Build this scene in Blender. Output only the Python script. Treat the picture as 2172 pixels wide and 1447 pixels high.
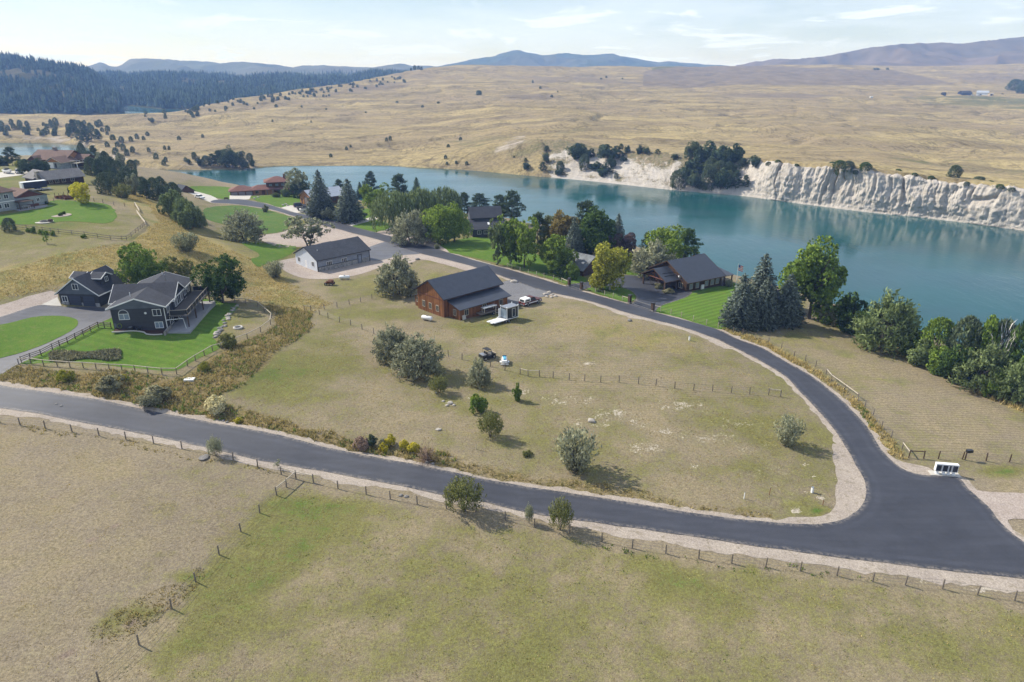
import bpy, bmesh, math, random
import numpy as np
from mathutils import Vector, Matrix
from mathutils.geometry import delaunay_2d_cdt

for _o in list(bpy.data.objects): bpy.data.objects.remove(_o)
SC = bpy.context.scene
COL = SC.collection
rng = np.random.default_rng(7)

# ---------------------------------------------------------------- camera: a drone 50 m above the road junction
_cd = bpy.data.cameras.new('camera'); _cd.sensor_width = 36.0; _cd.lens = 24.0
_cd.clip_start = .5; _cd.clip_end = 40000
_cam = bpy.data.objects.new('camera', _cd); COL.objects.link(_cam)
_cam.location = (0, 0, 50.0); _cam.rotation_euler = (math.radians(90 - 21.6), 0, 0)
SC.camera = _cam

# ---------------------------------------------------------------- sun and sky
SUN_EL = math.radians(39.5)
SUN_AZ = math.radians(154.5)            # counter-clockwise from +X: ahead and to the left of the camera
_sd = Vector((math.cos(SUN_EL) * math.cos(SUN_AZ), math.cos(SUN_EL) * math.sin(SUN_AZ), math.sin(SUN_EL)))
_sl = bpy.data.lights.new('sun', 'SUN'); _sl.energy = 4.7; _sl.angle = math.radians(.6); _sl.color = (1.0, .95, .87)
_so = bpy.data.objects.new('sun', _sl); COL.objects.link(_so)
_so.rotation_euler = _sd.to_track_quat('Z', 'Y').to_euler(); _so.location = (0, 0, 300)

SC.world = bpy.data.worlds.new('World'); SC.world.use_nodes = True
_nt = SC.world.node_tree; _nt.nodes.clear()
def _wn(t, **k):
    n = _nt.nodes.new(t)
    for a, b in k.items(): setattr(n, a, b)
    return n
_out = _wn('ShaderNodeOutputWorld'); _bg = _wn('ShaderNodeBackground')
_sky = _wn('ShaderNodeTexSky', sky_type='NISHITA', sun_disc=False, sun_elevation=SUN_EL,
           sun_rotation=math.pi / 2 - SUN_AZ, altitude=900.0, air_density=1.0, dust_density=.5, ozone_density=2.0)
_geo = _wn('ShaderNodeTexCoord')
_sep = _wn('ShaderNodeSeparateXYZ'); _nt.links.new(_geo.outputs['Generated'], _sep.inputs[0])
# flatten the direction to a cloud deck: xy / (z + .12)
_add = _wn('ShaderNodeMath', operation='ADD'); _nt.links.new(_sep.outputs['Z'], _add.inputs[0]); _add.inputs[1].default_value = .10
_mx = _wn('ShaderNodeMath', operation='MAXIMUM'); _nt.links.new(_add.outputs[0], _mx.inputs[0]); _mx.inputs[1].default_value = .04
_dv = _wn('ShaderNodeVectorMath', operation='DIVIDE'); _nt.links.new(_geo.outputs['Generated'], _dv.inputs[0])
_cb = _wn('ShaderNodeCombineXYZ')
for _i in range(3): _nt.links.new(_mx.outputs[0], _cb.inputs[_i])
_nt.links.new(_cb.outputs[0], _dv.inputs[1])
def _clouds(scale, lo, hi, off):
    mp = _wn('ShaderNodeMapping'); mp.inputs['Location'].default_value = off; mp.inputs['Scale'].default_value = (scale, scale * .8, 0)
    _nt.links.new(_dv.outputs[0], mp.inputs[0])
    n = _wn('ShaderNodeTexNoise'); n.inputs['Scale'].default_value = 1; n.inputs['Detail'].default_value = 7; n.inputs['Roughness'].default_value = .58
    n.inputs['Distortion'].default_value = .5
    _nt.links.new(mp.outputs[0], n.inputs[0])
    r = _wn('ShaderNodeMapRange', interpolation_type='SMOOTHSTEP'); r.inputs['From Min'].default_value = lo; r.inputs['From Max'].default_value = hi
    _nt.links.new(n.outputs[0], r.inputs[0]); return r
_c1 = _clouds(.55, .22, .66, (3.1, 1.7, 0)); _c2 = _clouds(1.3, .54, .66, (.4, 5.2, 0))
_cm = _wn('ShaderNodeMath', operation='MULTIPLY'); _nt.links.new(_c1.outputs[0], _cm.inputs[0]); _cm.inputs[1].default_value = .62
_cn = _wn('ShaderNodeMath', operation='MULTIPLY'); _nt.links.new(_c2.outputs[0], _cn.inputs[0]); _cn.inputs[1].default_value = .75
_ca = _wn('ShaderNodeMath', operation='ADD', use_clamp=True); _nt.links.new(_cm.outputs[0], _ca.inputs[0]); _nt.links.new(_cn.outputs[0], _ca.inputs[1])
_mixc = _wn('ShaderNodeMix', data_type='RGBA'); _nt.links.new(_ca.outputs[0], _mixc.inputs['Factor'])
_nt.links.new(_sky.outputs[0], _mixc.inputs['A']); _mixc.inputs['B'].default_value = (8.2, 9.3, 11.2, 1)
_nt.links.new(_mixc.outputs['Result'], _bg.inputs[0]); _bg.inputs[1].default_value = .088
_nt.links.new(_bg.outputs[0], _out.inputs[0])

SC.view_settings.view_transform = 'Standard'; SC.view_settings.look = 'None'
SC.view_settings.exposure = 0.40; SC.view_settings.gamma = 1.0
SC.view_settings.use_curve_mapping = False
SC.cycles.use_denoising = True
SC.cycles.max_bounces = 6; SC.cycles.diffuse_bounces = 3; SC.cycles.glossy_bounces = 3
SC.cycles.transmission_bounces = 4; SC.cycles.volume_bounces = 1; SC.cycles.transparent_max_bounces = 4
SC.cycles.caustics_reflective = False; SC.cycles.caustics_refractive = False
# ---------------------------------------------------------------- terrain maths (metres; camera above the origin, looking along +Y)
FPX = 1448.0
CAM_H = 50.0
PITCH = math.radians(21.6)
WATER_Z = -12.0
CP, SP = math.cos(PITCH), math.sin(PITCH)

def ray(px, py):
    px = np.asarray(px, float); py = np.asarray(py, float)
    dx = (px - 1086.0) / FPX; dy = (723.5 - py) / FPX
    return np.stack([dx, CP + dy * SP, -SP + dy * CP], -1)

def on_plane(px, py, z):
    r = ray(px, py); t = (np.asarray(z, float) - CAM_H) / r[..., 2]
    return r * t[..., None] + np.array([0, 0, CAM_H])

def at_depth(px, py, Y):
    r = ray(px, py); t = Y / r[..., 1]
    return r * t[..., None] + np.array([0, 0, CAM_H])

def proj(P):
    P = np.asarray(P, float); z = P[..., 2] - CAM_H
    d = P[..., 1] * CP - z * SP; u = P[..., 1] * SP + z * CP
    return 1086 + FPX * P[..., 0] / d, 723.5 - FPX * u / d, d

def vnoise(x, y, seed=0):
    """value noise on a lattice, 0..1"""
    x = np.asarray(x, float); y = np.asarray(y, float)
    xi = np.floor(x); yi = np.floor(y); fx = x - xi; fy = y - yi
    fx = fx * fx * (3 - 2 * fx); fy = fy * fy * (3 - 2 * fy)
    def h(a, b):
        v = np.sin(a * 127.1 + b * 311.7 + seed * 74.7) * 43758.5453
        return v - np.floor(v)
    a = h(xi, yi); b = h(xi + 1, yi); c = h(xi, yi + 1); d = h(xi + 1, yi + 1)
    return a + (b - a) * fx + (c - a) * fy + (a - b - c + d) * fx * fy

def fbm(x, y, octaves=4, seed=0):
    s = 0; a = .5; n = 0
    for i in range(octaves):
        s = s + a * vnoise(x * 2 ** i, y * 2 ** i, seed + i * 7); n += a; a *= .5
    return s / n

def sstep(a, b, x):
    t = np.clip((x - a) / (b - a), 0, 1); return t * t * (3 - 2 * t)

# height control points of the near bank: pixel it is seen at, height above the road junction
CTRL = [(2172,1200,0),(2000,1100,0),(1500,1110,0),(1100,1055,0),(700,975,.2),(300,895,.8),(0,842,1.4),(-200,800,2),
 (0,1420,.4),(600,1420,-.6),(1400,1420,-1.2),(2172,1420,-.9),(300,1120,.9),(0,960,1.7),(1100,1250,-.5),(1800,1260,-.2),(2400,1250,0),(-250,1100,1.5),
 (1300,950,.9),(1650,1000,.4),(1200,800,1.0),(1450,860,.8),(950,960,1.0),(1100,890,.6),(900,820,.5),(1000,750,.8),(760,740,1.0),
 (600,800,2.2),(480,800,2.8),(700,880,1.6),(500,870,1.2),(250,828,2.2),(300,735,3.8),(540,690,3.2),(380,770,3.3),(300,650,4.4),(180,630,5.0),(80,660,4.8),(60,730,3.6),(0,790,2.1),(-100,740,4),
 (640,690,1.6),(640,610,1.2),(560,560,3.0),(470,520,5.2),(400,560,6),(300,545,8.5),(100,580,8.0),(0,600,7.5),(100,480,11),(200,420,12),(0,520,9.8),(290,480,9.6),(240,500,10),(370,460,7.2),(430,500,4.2),(-150,480,12),(-200,600,8),
 (50,440,12.2),(130,380,12.4),(60,360,12.5),(200,355,10),(0,380,13),(300,420,8.5),(330,380,4),(430,440,1.5),(500,600,2.2),
 (540,500,0),(690,570,0),(610,600,.8),(480,462,-.5),(600,462,-1),(820,512,-.4),(1000,565,0),(1300,645,.3),(1500,705,.2),(1700,815,0),(1850,950,0),
 (960,665,.6),(1080,650,.3),(1250,690,1.3),(1180,665,1.0),(1470,600,-1),(1240,572,-1.2),(1020,500,-1.5),(690,432,-1.5),(550,412,-2),(440,398,-2.4),(380,400,-1),
 (1800,740,-.4),(2000,860,-.5),(2172,950,-.3),(1650,670,-.6),(2172,850,-1.2),(1980,780,-1.0),(2400,950,-1.2),(800,470,-1.5),(930,490,-1.2),(1150,540,-1.0),(1750,690,-.8),(625,566,.1),(650,590,.1),(780,558,-.2),(489,414,-2),(620,414,-2.2),(0,352,10),(100,350,9),(-250,360,9),(-150,400,12.5),(247,694,5.2),(352,702,3.9),(300,700,4.6),(430,648,3.5),(1238,580,-1.1)]
_c = np.array(CTRL, float)
_cp = on_plane(_c[:, 0], _c[:, 1], _c[:, 2])[:, :2]
_far = np.array([(-330, 420, 2), (-250, 430, 0), (-450, 400, 4), (-400, 500, -8), (-520, 480, -6), (200, 20, -1), (-200, 20, 1.5), (250, 120, -2)], float)
_cp = np.vstack([_cp, _far[:, :2]]); _c = np.vstack([_c, _far])
_R = np.sqrt(((_cp[:, None] - _cp[None]) ** 2).sum(-1) + 9.0 ** 2)
_W = np.linalg.solve(_R + np.eye(len(_c)) * -.8, _c[:, 2] - .5)

# shoreline of the near bank, seen at these pixels on the water level
_ns = np.array([(2700,1040),(2400,890),(2300,845),(2172,790),(2050,750),(1950,722),(1850,692),(1750,660),(1650,628),(1560,600),(1450,565),(1340,535),(1200,503),(1090,482),
 (960,466),(850,453),(750,443),(650,425),(560,414),(480,404),(400,400),(330,392),(250,366),(150,343),(0,340),(-250,340),(-700,342)], float)
NEAR_SHORE = on_plane(_ns[:, 0], _ns[:, 1], np.full(len(_ns), WATER_Z))[:, :2]

def signed_shore(x, y):
    """distance inland from the near shoreline (negative over the water)"""
    best = np.full(x.shape, 1e9); sign = np.ones(x.shape)
    for a, b in zip(NEAR_SHORE[:-1], NEAR_SHORE[1:]):
        d = b - a; L2 = d @ d
        t = np.clip(((x - a[0]) * d[0] + (y - a[1]) * d[1]) / L2, 0, 1)
        ex = x - a[0] - t * d[0]; ey = y - a[1] - t * d[1]
        r = np.hypot(ex, ey); m = r < best
        s = np.where(d[0] * ey - d[1] * ex > 0, 1.0, -1.0)   # polyline runs right to left: inland is on its left
        best = np.where(m, r, best); sign = np.where(m, s, sign)
    return best * sign

def height_raw(x, y):
    x = np.asarray(x, float); y = np.asarray(y, float); sh = x.shape
    xf = x.ravel(); yf = y.ravel(); out = np.empty(len(xf))
    for i in range(0, len(xf), 20000):
        xx = xf[i:i+20000]; yy = yf[i:i+20000]
        R = np.sqrt((xx[:, None] - _cp[None, :, 0]) ** 2 + (yy[:, None] - _cp[None, :, 1]) ** 2 + 81.0)
        h = R @ _W + .5
        h = h + (fbm(xx / 9, yy / 9, 3, 3) - .5) * .35
        s = signed_shore(xx, yy) + (fbm(xx / 14, yy / 14, 3, 9) - .5) * 6
        k = sstep(-6, 26, s) ** .8
        out[i:i+20000] = -15.5 + (h + 15.5) * k
    return out.reshape(sh)

# regular height grid of the near bank, sampled bilinearly by everything that stands on it
GX0, GX1, GY0, GY1, GS = -540.0, 260.0, -20.0, 560.0, 1.3
_gx = np.arange(GX0, GX1, GS); _gy = np.arange(GY0, GY1, GS)
_GXX, _GYY = np.meshgrid(_gx, _gy)
GRID = height_raw(_GXX, _GYY)

def height(x, y):
    u = np.clip((np.asarray(x, float) - GX0) / GS, 0, len(_gx) - 1.001)
    v = np.clip((np.asarray(y, float) - GY0) / GS, 0, len(_gy) - 1.001)
    i = u.astype(int); j = v.astype(int); a = u - i; b = v - j
    return ((GRID[j, i] * (1 - a) + GRID[j, i+1] * a) * (1 - b) + (GRID[j+1, i] * (1 - a) + GRID[j+1, i+1] * a) * b)

def ground(px, py):
    """where the line of sight through a pixel first meets the near bank"""
    px = np.atleast_1d(np.asarray(px, float)); py = np.atleast_1d(np.asarray(py, float))
    r = ray(px, py)
    Y = np.concatenate([np.linspace(20, 140, 300), np.linspace(140.5, 555, 700)])
    P = r[:, None, :] * (Y[None, :] / r[:, 1:2])[..., None]
    below = (P[..., 2] + CAM_H) < np.maximum(height(P[..., 0], P[..., 1]), WATER_Z)
    k = np.where(below.any(1), below.argmax(1), len(Y) - 1)
    hi = Y[k]; lo = Y[np.maximum(k - 1, 0)]
    for _ in range(14):
        m = (lo + hi) / 2; Q = r * (m / r[:, 1])[:, None]
        b = (Q[:, 2] + CAM_H) < np.maximum(height(Q[:, 0], Q[:, 1]), WATER_Z)
        hi = np.where(b, m, hi); lo = np.where(b, lo, m)
    Q = r * (hi / r[:, 1])[:, None]
    Q[:, 2] = np.maximum(height(Q[:, 0], Q[:, 1]), WATER_Z)
    return Q

def gpt(px, py):
    return ground([px], [py])[0]

def rise(base, top_py):
    """height a thing standing at base needs for its top to be seen at pixel row top_py"""
    k = (723.5 - top_py) / FPX
    x, y, z0 = base
    # solve u/d = k with z = z0 + h - CAM_H
    # y*SP + z*CP = k*(y*CP - z*SP)
    z = (k * y * CP - y * SP) / (CP + k * SP)
    return z + CAM_H - z0

def metres_per_pixel(P):
    return float(proj(P)[2]) / FPX
# ---------------------------------------------------------------- materials
class Sh:
    """small helper round one material's node tree"""
    def __init__(s, name):
        s.m = bpy.data.materials.new(name); s.m.use_nodes = True; s.t = s.m.node_tree; s.t.nodes.clear()
        s.out = s.t.nodes.new('ShaderNodeOutputMaterial'); s.L = s.t.links.new
    def n(s, t, **k):
        x = s.t.nodes.new(t)
        for a, b in k.items(): setattr(x, a, b)
        return x
    def put(s, sock, v):
        if hasattr(v, 'is_linked') or hasattr(v, 'links'): s.L(v, sock)
        elif isinstance(v, (tuple, list)) and len(v) == 3 and sock.type == 'RGBA': sock.default_value = (*v, 1)
        else: sock.default_value = v
    def pos(s):
        if not hasattr(s, '_p'): s._p = s.n('ShaderNodeNewGeometry').outputs['Position']
        return s._p
    def objc(s):
        if not hasattr(s, '_oc'): s._oc = s.n('ShaderNodeTexCoord').outputs['Object']
        return s._oc
    def mapped(s, co, scale=(1, 1, 1), rot=(0, 0, 0), loc=(0, 0, 0)):
        x = s.n('ShaderNodeMapping'); s.L(co, x.inputs[0]); x.inputs['Scale'].default_value = scale
        x.inputs['Rotation'].default_value = rot; x.inputs['Location'].default_value = loc; return x.outputs[0]
    def noise(s, scale, detail=3, rough=.55, co=None, dist=0.0):
        x = s.n('ShaderNodeTexNoise'); s.L(co or s.pos(), x.inputs['Vector'])
        x.inputs['Scale'].default_value = scale; x.inputs['Detail'].default_value = detail; x.inputs['Roughness'].default_value = rough
        x.inputs['Distortion'].default_value = dist
        return x.outputs[0]
    def vor(s, scale, co=None, feature='F1'):
        x = s.n('ShaderNodeTexVoronoi', feature=feature); s.L(co or s.pos(), x.inputs['Vector']); x.inputs['Scale'].default_value = scale
        return x
    def wave(s, scale, co=None, dist=0., dscale=1., direction='X'):
        x = s.n('ShaderNodeTexWave', bands_direction=direction); s.L(co or s.pos(), x.inputs['Vector']); x.inputs['Scale'].default_value = scale
        x.inputs['Distortion'].default_value = dist; x.inputs['Detail Scale'].default_value = dscale; return x.outputs['Fac']
    def ma(s, op, a, b=0., c=None, clamp=False):
        x = s.n('ShaderNodeMath', operation=op, use_clamp=clamp); s.put(x.inputs[0], a); s.put(x.inputs[1], b)
        if c is not None: s.put(x.inputs[2], c)
        return x.outputs[0]
    def rg(s, v, a, b, lo=0., hi=1., smooth=True):
        x = s.n('ShaderNodeMapRange', interpolation_type='SMOOTHSTEP' if smooth else 'LINEAR')
        s.put(x.inputs[0], v)
        for i, q in zip((1, 2, 3, 4), (a, b, lo, hi)): x.inputs[i].default_value = q
        return x.outputs[0]
    def mix(s, f, a, b, mode='MIX'):
        x = s.n('ShaderNodeMix', data_type='RGBA', blend_type=mode); s.put(x.inputs['Factor'], f)
        s.put(x.inputs['A'], a); s.put(x.inputs['B'], b); return x.outputs['Result']
    def gain(s, col, v):
        x = s.n('ShaderNodeVectorMath', operation='SCALE'); s.put(x.inputs[0], col); s.put(x.inputs['Scale'], v); return x.outputs[0]
    def attr(s, name):
        x = s.n('ShaderNodeAttribute', attribute_name=name)
        q = s.n('ShaderNodeSeparateColor'); s.L(x.outputs['Color'], q.inputs[0]); return q.outputs
    def bump(s, h, strength=.5, dist=.05):
        x = s.n('ShaderNodeBump'); x.inputs['Strength'].default_value = strength; x.inputs['Distance'].default_value = dist
        s.L(h, x.inputs['Height']); return x.outputs[0]
    def bsdf(s, col, rough=.8, spec=.3, metal=0., normal=None, **k):
        x = s.n('ShaderNodeBsdfPrincipled'); s.put(x.inputs['Base Color'], col); s.put(x.inputs['Roughness'], rough)
        x.inputs['Specular IOR Level'].default_value = spec; x.inputs['Metallic'].default_value = metal
        for a, b in k.items(): s.put(x.inputs[a.replace('_', ' ')], b)
        if normal is not None: s.L(normal, x.inputs['Normal'])
        return x.outputs[0]
    def done(s, sh, vol=None):
        if sh is not None: s.L(sh, s.out.inputs['Surface'])
        if vol is not None: s.L(vol, s.out.inputs['Volume'])
        return s.m

M = {}
def plain(name, col, rough=.6, spec=.4, metal=0., var=.12, scale=3., bumpy=0.):
    s = Sh(name); n = s.noise(scale, 4, .6, s.objc())
    c = s.gain(col, s.rg(n, .25, .75, 1 - var, 1 + var, False))
    nb = s.bump(s.noise(scale * 6, 3, .6, s.objc()), bumpy, .02) if bumpy else None
    M[name] = s.done(s.bsdf(c, rough, spec, metal, nb)); return M[name]

def leafmat(name, c1, c2, c3, trans=.28, patch=.55, rounded=.5):
    """foliage: shade varies from leaf to leaf, clump to clump and tree to tree"""
    s = Sh(name)
    g = s.n('ShaderNodeNewGeometry').outputs['Random Per Island']
    oi = s.n('ShaderNodeObjectInfo').outputs['Random']
    n = s.noise(patch, 2, .5, s.objc())
    c = s.mix(s.rg(n, .35, .65), c1, c2)
    c = s.mix(s.ma('MULTIPLY', g, .7), c, c3)
    c = s.gain(c, s.ma('MULTIPLY_ADD', oi, .45, s.ma('MULTIPLY_ADD', g, 1.4, 1.55)))
    d = s.n('ShaderNodeBsdfDiffuse'); s.L(c, d.inputs[0])
    t = s.n('ShaderNodeBsdfTranslucent'); s.L(c, t.inputs[0])
    if rounded:                 # leaves lean outwards, so a crown shades as a rounded body with rough clumps
        o = s.n('ShaderNodeVectorMath', operation='SUBTRACT'); s.L(s.objc(), o.inputs[0]); o.inputs[1].default_value = (0, 0, .42)
        vt = s.n('ShaderNodeVectorTransform', vector_type='VECTOR', convert_from='OBJECT', convert_to='WORLD'); s.L(o.outputs[0], vt.inputs[0])
        nz = s.n('ShaderNodeVectorMath', operation='NORMALIZE'); s.L(vt.outputs[0], nz.inputs[0])
        a = s.n('ShaderNodeVectorMath', operation='SCALE'); s.L(nz.outputs[0], a.inputs[0]); a.inputs['Scale'].default_value = rounded
        b = s.n('ShaderNodeVectorMath', operation='SCALE'); s.L(s.n('ShaderNodeNewGeometry').outputs['Normal'], b.inputs[0]); b.inputs['Scale'].default_value = 1 - rounded
        ad = s.n('ShaderNodeVectorMath', operation='ADD'); s.L(a.outputs[0], ad.inputs[0]); s.L(b.outputs[0], ad.inputs[1])
        n2 = s.n('ShaderNodeVectorMath', operation='NORMALIZE'); s.L(ad.outputs[0], n2.inputs[0]); s.L(n2.outputs[0], d.inputs['Normal'])
    x = s.n('ShaderNodeMixShader'); x.inputs[0].default_value = trans; s.L(d.outputs[0], x.inputs[1]); s.L(t.outputs[0], x.inputs[2])
    M[name] = s.done(x.outputs[0]); return M[name]

def siding(name, col, pitch=.18, vertical=False, var=.1, depth=.35, rough=.7, stain=.25):
    """lap or board siding: one course per pitch, with a narrow joint"""
    s = Sh(name); co = s.objc(); sp = s.n('ShaderNodeSeparateXYZ'); s.L(co, sp.inputs[0])
    u = s.ma('ADD', sp.outputs[0], sp.outputs[1]) if vertical else sp.outputs[2]
    k = s.ma('DIVIDE', u, pitch); fr = s.ma('FRACT', k); idx = s.ma('FLOOR', k)
    wn = s.n('ShaderNodeTexWhiteNoise', noise_dimensions='1D'); s.L(idx, wn.inputs['W'])
    joint = s.rg(fr, 0., .16)
    c = s.gain(col, s.rg(wn.outputs[0], 0, 1, 1 - var, 1 + var, False))
    n = s.noise(1.2, 5, .65, s.mapped(co, (1, 1, .35) if vertical else (.5, .5, 1)))
    c = s.gain(c, s.rg(n, .3, .7, 1 - stain, 1 + stain * .6, False))
    c = s.gain(c, s.ma('MULTIPLY_ADD', joint, .5, .5))
    M[name] = s.done(s.bsdf(c, rough, .25, 0, s.bump(joint, depth, .02))); return M[name]

def shingles(name, col, var=.25, rough=.9, spec=.2):
    s = Sh(name); co = s.objc()
    n = s.noise(9, 4, .7, co); n2 = s.noise(.5, 3, .6, co); v = s.vor(3.2, co)
    c = s.gain(col, s.rg(n, .3, .7, 1 - var, 1 + var, False))
    c = s.gain(c, s.rg(n2, .3, .7, .86, 1.12, False))
    sv = s.n('ShaderNodeSeparateColor'); s.L(v.outputs['Color'], sv.inputs[0])
    c = s.gain(c, s.rg(sv.outputs[0], 0, 1, .88, 1.12, False))
    M[name] = s.done(s.bsdf(c, rough, spec, 0, s.bump(n, .4, .02))); return M[name]

def metalroof(name, col, pitch=.4, rough=.42, var=.06):
    """standing seam sheet; seams run down the slope (local y)"""
    s = Sh(name); co = s.objc(); sp = s.n('ShaderNodeSeparateXYZ'); s.L(co, sp.inputs[0])
    fr = s.ma('FRACT', s.ma('DIVIDE', sp.outputs[0], pitch)); seam = s.rg(s.ma('ABSOLUTE', s.ma('SUBTRACT', fr, .5)), .0, .07)
    n = s.noise(.8, 4, .6, co); c = s.gain(col, s.rg(n, .3, .7, 1 - var * 2, 1 + var * 2, False))
    c = s.gain(c, s.ma('MULTIPLY_ADD', seam, .18, .84))
    M[name] = s.done(s.bsdf(c, rough, .5, .25, s.bump(seam, .3, .02))); return M[name]

def stone(name, col, scale=2.2):
    s = Sh(name); co = s.objc(); v = s.vor(scale, co); e = s.vor(scale, co, 'DISTANCE_TO_EDGE')
    sv = s.n('ShaderNodeSeparateColor'); s.L(v.outputs['Color'], sv.inputs[0])
    c = s.gain(col, s.rg(sv.outputs[0], 0, 1, .6, 1.35, False))
    j = s.rg(e.outputs['Distance'], .02, .09)
    c = s.mix(j, (.30, .29, .27), c); c = s.gain(c, s.rg(s.noise(9, 3, .6, co), .3, .7, .85, 1.15, False))
    M[name] = s.done(s.bsdf(c, .85, .25, 0, s.bump(j, .6, .04))); return M[name]

plain('white_trim', (.72, .72, .70), .5, .4, 0, .06)
plain('white_paint', (.80, .80, .79), .35, .5, 0, .05)
plain('black_paint', (.018, .019, .022), .3, .5, 0, .1)
plain('dark_plastic', (.03, .03, .033), .6, .3, 0, .15)
plain('navy_paint', (.014, .020, .05), .3, .5, 0, .1)
plain('maroon_paint', (.10, .03, .028), .35, .5, 0, .12)
plain('blue_paint', (.10, .42, .62), .35, .5, 0, .1)
plain('tan_paint', (.45, .37, .26), .6, .3)
plain('rust', (.17, .075, .04), .85, .2, 0, .4, 5, .4)
plain('steel', (.42, .43, .45), .4, .5, .8, .1)
plain('rubber', (.018, .018, .019), .85, .2, 0, .15)
plain('concrete', (.50, .47, .42), .9, .2, 0, .10, .7, .1)
plain('patio', (.30, .30, .31), .9, .2, 0, .12, .9, .1)
plain('weathered_wood', (.19, .16, .13), .9, .15, 0, .3, 4, .3)
plain('pale_wood', (.46, .40, .31), .85, .2, 0, .25, 4, .2)
plain('dark_wood', (.085, .055, .038), .85, .2, 0, .3, 3, .3)
plain('red_wood', (.12, .045, .025), .8, .25, 0, .25, 3, .2)
plain('deck_wood', (.13, .12, .115), .85, .2, 0, .2, 3, .2)
plain('bark', (.115, .095, .078), .95, .1, 0, .35, 4, .5)
plain('pale_bark', (.42, .40, .36), .9, .15, 0, .3, 4, .3)
plain('wire', (.16, .155, .15), .6, .4, .5, .1)
plain('door_charcoal', (.030, .032, .040), .5, .4, 0, .1)
plain('door_brown', (.20, .16, .15), .6, .3, 0, .1)
plain('mulch', (.075, .045, .035), .95, .1, 0, .35, 6, .5)
plain('cloth_red', (.55, .05, .06), .8, .1); plain('cloth_blue', (.03, .05, .22), .8, .1)
_s = Sh('glass'); M['glass'] = _s.done(_s.bsdf((.035, .042, .05), .06, .6))
_s = Sh('bright_glass'); M['bright_glass'] = _s.done(_s.bsdf((.20, .25, .30), .08, .6))
siding('charcoal_siding', (.050, .050, .053), .16)
siding('slate_siding', (.115, .130, .150), .16)
siding('grey_siding', (.25, .27, .31), .2)
siding('white_metal', (.66, .70, .76), .25, True, .03, .3, .45, .06)
siding('lake_siding', (.30, .33, .33), .16)
siding('barn_boards', (.205, .085, .030), .30, True, .28, .7, .7, .4)
siding('log_wall', (.060, .032, .019), .26, False, .22, .9, .75, .3)
siding('orange_wood', (.40, .185, .075), .3, True, .15, .5, .7, .2)
siding('brown_wood', (.115, .062, .042), .25, False, .2, .6, .75, .25)
siding('garage_door', (.050, .056, .080), .55, False, .05, .5, .55, .1)
siding('garage_door_grey', (.22, .20, .21), .55, False, .05, .5, .55, .1)
shingles('charcoal_shingle', (.052, .055, .066))
shingles('shop_shingle', (.058, .063, .076), .2)
shingles('brown_shingle', (.16, .105, .085), .22)
shingles('red_shingle', (.185, .092, .075), .2)
shingles('grey_shake', (.19, .18, .175), .3)
metalroof('barn_metal', (.056, .063, .082), .45)
metalroof('log_metal', (.050, .057, .074), .45)
metalroof('pale_metal', (.40, .43, .48), .6)
metalroof('old_metal', (.125, .135, .14), .75, .6, .2)
stone('stone_veneer', (.30, .29, .28)); stone('field_stone', (.24, .22, .20), 1.6)

leafmat('leaf_green', (.058, .092, .016), (.030, .055, .012), (.105, .135, .026))
leafmat('leaf_dark', (.026, .046, .013), (.015, .031, .010), (.055, .082, .020))
leafmat('leaf_bright', (.082, .120, .018), (.044, .074, .014), (.135, .165, .030))
leafmat('leaf_lime', (.120, .128, .020), (.066, .084, .016), (.20, .18, .030))
leafmat('leaf_yellow', (.24, .22, .018), (.15, .165, .02), (.33, .28, .03))
leafmat('leaf_bloom', (.20, .185, .025), (.085, .09, .03), (.38, .31, .02))
leafmat('leaf_silver', (.118, .122, .074), (.068, .074, .042), (.19, .19, .125))
leafmat('leaf_grey', (.108, .112, .060), (.062, .072, .044), (.165, .17, .11))
leafmat('leaf_willow', (.068, .090, .034), (.042, .060, .024), (.11, .13, .055))
leafmat('leaf_spruce', (.046, .058, .044), (.024, .034, .026), (.105, .120, .098), .15)
leafmat('leaf_pine', (.030, .046, .025), (.018, .030, .018), (.058, .075, .040), .15)
leafmat('leaf_juniper', (.040, .054, .028), (.022, .034, .018), (.080, .094, .052), .15)
leafmat('leaf_purple', (.060, .042, .042), (.034, .026, .028), (.10, .075, .07))
leafmat('leaf_olive', (.075, .082, .026), (.045, .052, .018), (.11, .11, .04))
leafmat('leaf_rust', (.105, .085, .030), (.06, .055, .02), (.16, .12, .04))
leafmat('leaf_cream', (.30, .27, .15), (.17, .16, .08), (.40, .36, .22))
leafmat('leaf_redbrush', (.155, .105, .080), (.10, .068, .052), (.23, .17, .13), .2)
leafmat('leaf_sage', (.105, .105, .062), (.07, .07, .042), (.16, .15, .09))
leafmat('twig_grey', (.27, .25, .23), (.19, .175, .16), (.36, .34, .32), .05)
leafmat('dry_grass', (.20, .158, .068), (.145, .12, .050), (.28, .22, .10), .3, .55, 0)
leafmat('weed_grass', (.150, .120, .050), (.085, .082, .032), (.225, .175, .078), .3, .55, 0)
leafmat('green_grass', (.060, .088, .018), (.042, .066, .014), (.09, .11, .026), .3, .55, 0)

# ---------------------------------------------------------------- objects
def mesh_obj(name, me, mat, parent=None, kind=None, smooth=False):
    o = bpy.data.objects.new(name, me); COL.objects.link(o)
    if mat is not None and not me.materials: me.materials.append(M[mat] if isinstance(mat, str) else mat)
    if parent is not None: o.parent = parent
    if kind: o['kind'] = kind
    if smooth: me.shade_smooth()
    return o

def tag(o, label, cat, group=None, kind=None):
    o['label'] = label; o['category'] = cat
    if group: o['group'] = group
    if kind: o['kind'] = kind
    return o

def empty(name, loc, yaw=0., label=None, cat=None, group=None):
    o = bpy.data.objects.new(name, None); COL.objects.link(o); o.location = loc; o.rotation_euler = (0, 0, yaw)
    o.empty_display_size = .3
    if label: tag(o, label, cat, group)
    return o

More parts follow.
